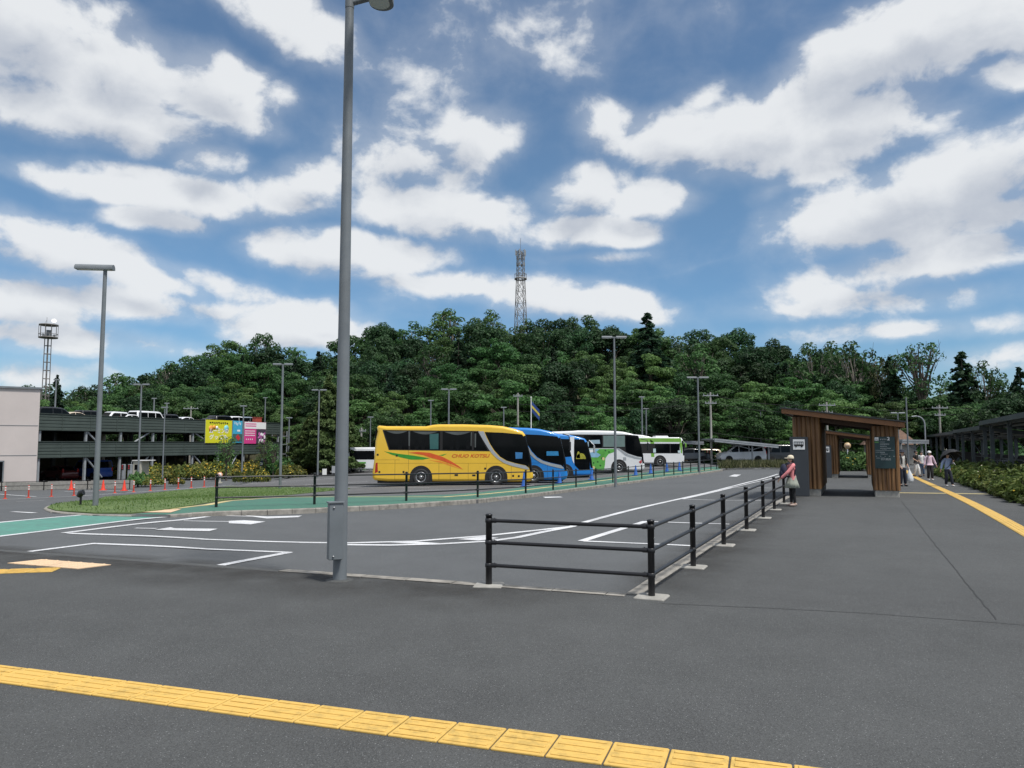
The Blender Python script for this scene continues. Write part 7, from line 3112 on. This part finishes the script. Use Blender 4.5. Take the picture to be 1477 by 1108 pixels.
p, h = stand(1303, 701.5, 648)
man, V = person('man in a dark hat, grey shirt and dark trousers standing at the shelter corner', p, R(8), h * .985, dict(elL=(.135, .03, .65), wrL=(.15, -.03, .52), elR=(-.13, .03, .65), wrR=(-.105, -.06, .55), anL=(.07, .01, .045), anR=(-.07, .01, .045)), SHIRT_G, NAVY, hat=(NAVY, 'bucket'), shoes=MT['blacksteel'], sleeve='elbow', loose=1.08)
mb = MB()
for x in (-.07, .07):
    mb.tube([(x * h, -.075 * h, .60 * h), (x * h, -.078 * h, .74 * h), (x * 1.05 * h, -.02 * h, .85 * h), (x * h, .075 * h, .74 * h)], .018 * h, 6)
mb.build('strap', BLKC, man)
hp_ = man.matrix_basis @ Vector((.155 * h, -.05 * h, .47 * h))
bag = thing('plastic_bag', 'white plastic bag hanging from the hand of the man in the dark hat', 'bag', hp_, R(8))
mb = MB()
n = 14
vs, fs = [], []
for k, (r, z) in enumerate(((.02, .0), (.05, -.10), (.10, -.22), (.13, -.38), (.13, -.5), (.07, -.58), (0.0, -.585))):
    for i in range(n):
        q = 2 * math.pi * i / n
        w = r * (1 + .12 * math.sin(q * 4 + k))
        vs.append((w * math.cos(q) + .25 * -z * .35, w * math.sin(q) * .6, z))
for k in range(6):
    for i in range(n):
        fs.append((k * n + i, k * n + (i + 1) % n, (k + 1) * n + (i + 1) % n, (k + 1) * n + i))
mb.add(vs, fs, 0, True)
mb.build('sack', mat('white_film', (.68, .71, .74), .35, var=.08, vs=12), bag)
mb = MB()
mb.tube([(-.015, -.02, 0), (-.02, 0, .06), (.02, 0, .06), (.015, .02, 0)], .012, 5)
mb.build('handle', mat('white_film_handle', (.66, .69, .72), .35), bag)

p, h = stand(1322.5, 688, 649.5)
person('man in a black shirt and white trousers walking beyond the yellow strip', p, R(30), h, dict(knL=(.05, -.06, .29), anL=(.05, -.08, .05), anR=(-.05, .08, .06), knR=(-.05, .01, .29), elR=(-.15, .02, .67), wrR=(-.16, -.1, .62), elL=(.13, .03, .65), wrL=(.11, -.07, .57)), BLKC, WHTC, sleeve='elbow', hair='short', loose=1.15)
p, h = stand(1330, 687, 651)
person('person in a white top and jeans half hidden behind the man in black', p, R(-20), h, dict(knL=(.05, -.04, .29), anL=(.05, -.05, .05), anR=(-.05, .06, .06)), WHTC, JEAN, sleeve='elbow', hair='short', loose=1.1, shoes=MT['blacksteel'])
p, h = stand(1342, 693, 650.5)
person('woman in a white cap, pale pink shirt and black trousers walking towards us', p, R(-8), h, dict(elL=(.15, .01, .66), wrL=(.20, -.02, .52), elR=(-.15, .01, .66), wrR=(-.18, -.02, .50), knL=(.045, -.05, .29), anL=(.045, -.05, .05), anR=(-.05, .04, .05)), PINKL, BLKC, sleeve='wrist', hair='side', hat=(WHTC, 'cap'), loose=1.2, shoes=SHOEW)
p, h = stand(1368, 702, 653)
uw, V = person('woman in a pale blue shirt walking under a black umbrella', p, R(0), h, dict(elR=(-.15, .02, .66), wrR=(-.20, -.01, .51), elL=(.14, .02, .67), wrL=(.115, -.09, .72), knL=(.06, -.06, .29), anL=(.075, -.09, .05), knR=(-.045, -.01, .28), anR=(-.045, .05, .05)), BLUEL, NAVY, sleeve='wrist', hair='side', loose=1.12, shoes=SHOEW)
mb = MB()
mb.tube([(.1 * h, -.072 * h, .8 * h), (.06 * h, -.085 * h, .68 * h), (-.03 * h, -.085 * h, .58 * h), (-.09 * h, -.05 * h, .53 * h)], .008 * h, 6)
mb.build('strap', NAVY, uw)
wr = uw.matrix_basis @ (V['wrL'] * h + Vector((-.01, -.03, .02)))
um_ = thing('umbrella', 'open black umbrella held by the woman in the pale blue shirt', 'umbrella', wr, 0)
um_.rotation_euler = (R(-34), R(-8), 0)
top_ = Wp(1369, 647, p.y).z - wr.z
rad = 16 / 1100 * p.y
mb = MB()
n = 8
vs, fs = [], []
prof = [(0, top_), (.35, top_ - .045), (.7, top_ - .16), (1.0, top_ - .36)]
m_ = 32
for k, (r, z) in enumerate(prof):
    for i in range(m_):
        q = 2 * math.pi * i / m_
        sc_ = 1 - .09 * r * abs(math.sin(q * 4))
        vs.append((r * rad * sc_ * math.cos(q), r * rad * sc_ * math.sin(q), z + .05 * r * abs(math.sin(q * 4))))
for k in range(3):
    for i in range(m_):
        fs.append((k * m_ + i, k * m_ + (i + 1) % m_, (k + 1) * m_ + (i + 1) % m_, (k + 1) * m_ + i))
mb.add(vs, fs, 0, True)
mb.build('canopy', mat('black_canopy', (.010, .010, .012), .7, var=.2), um_)
mb = MB()
mb.tube([(0, 0, -.12), (0, 0, top_ + .06)], .008, 6)
mb.tube([(0, 0, -.12), (0, -.02, -.17), (0, -.05, -.16)], .014, 6)
mb.build('shaft', MT['chrome'], um_)
mb = MB()
for i in range(8):
    q = i * math.pi / 4
    mb.tube([(0, 0, top_ - .01), (.7 * rad * math.cos(q), .7 * rad * math.sin(q), top_ - .17), (rad * math.cos(q), rad * math.sin(q), top_ - .365)], .004, 4)
mb.build('rib', MT['chrome'], um_)

# child at the rail, facing left
p, h = stand(1143.5, 730.5, 656.5)
railp = Wp(1121.5, 691, p.y)
ch_rz = R(-90)
inv = (Matrix.Translation(p) @ Matrix.Rotation(ch_rz, 4, 'Z')).inverted()
hl = inv @ railp
hf = hl / h
cw = dict(wrR=(hf.x * .4 - .07, -.20, hf.z + .025), elR=(-.11, -.10, .64), wrL=(.04, hf.y + .05, hf.z + .01), elL=(.10, -.12, .66), chest=(0, -.005, .71), jaw=(0, -.02, .88), head=(0, -.02, .922), crown=(0, -.012, .968), nb=(0, 0, .81), anL=(.04, .03, .05), anR=(-.04, -.01, .05), knL=(.045, .01, .28), knR=(-.045, -.01, .28))
ch, V = person('child in a coral pink jacket, grey skirt and cream cap holding the black rail', p, ch_rz, h, cw, PINK, BLKC, sleeve='wrist', hair='long', hat=(CREAM, 'cap'), skirt=SKIRT, shorts=True, loose=1.12, shoes=mat('beige_shoe', (.36, .28, .24), .7))
bp_ = thing('backpack', 'navy backpack carried in front by the child in pink', 'backpack', ch.matrix_basis @ Vector((-.02 * h, -.15 * h, .55 * h)), ch_rz)
mb = MB()
mb.ball((0, 0, .13 * h), (.095 * h, .07 * h, .15 * h), n=18, m=12)
mb.build('sack', cloth('navy_nylon', (.018, .02, .045)), bp_)
mb = MB()
mb.ball((0, -.055 * h, .08 * h), (.075 * h, .03 * h, .08 * h), n=14, m=8)
mb.build('pocket', bpy.data.materials['navy_nylon'], bp_)
mb = MB()
for x in (-.1, .1):
    mb.tube([(x * h * .6, .04 * h, .26 * h), (x * h * .95, .13 * h, .30 * h), (x * h * 1.1, .2 * h, .2 * h), (x * h * .9, .17 * h, .05 * h), (x * h * .5, .05 * h, .02 * h)], .012 * h, 6)
mb.build('strap', bpy.data.materials['navy_nylon'], bp_)
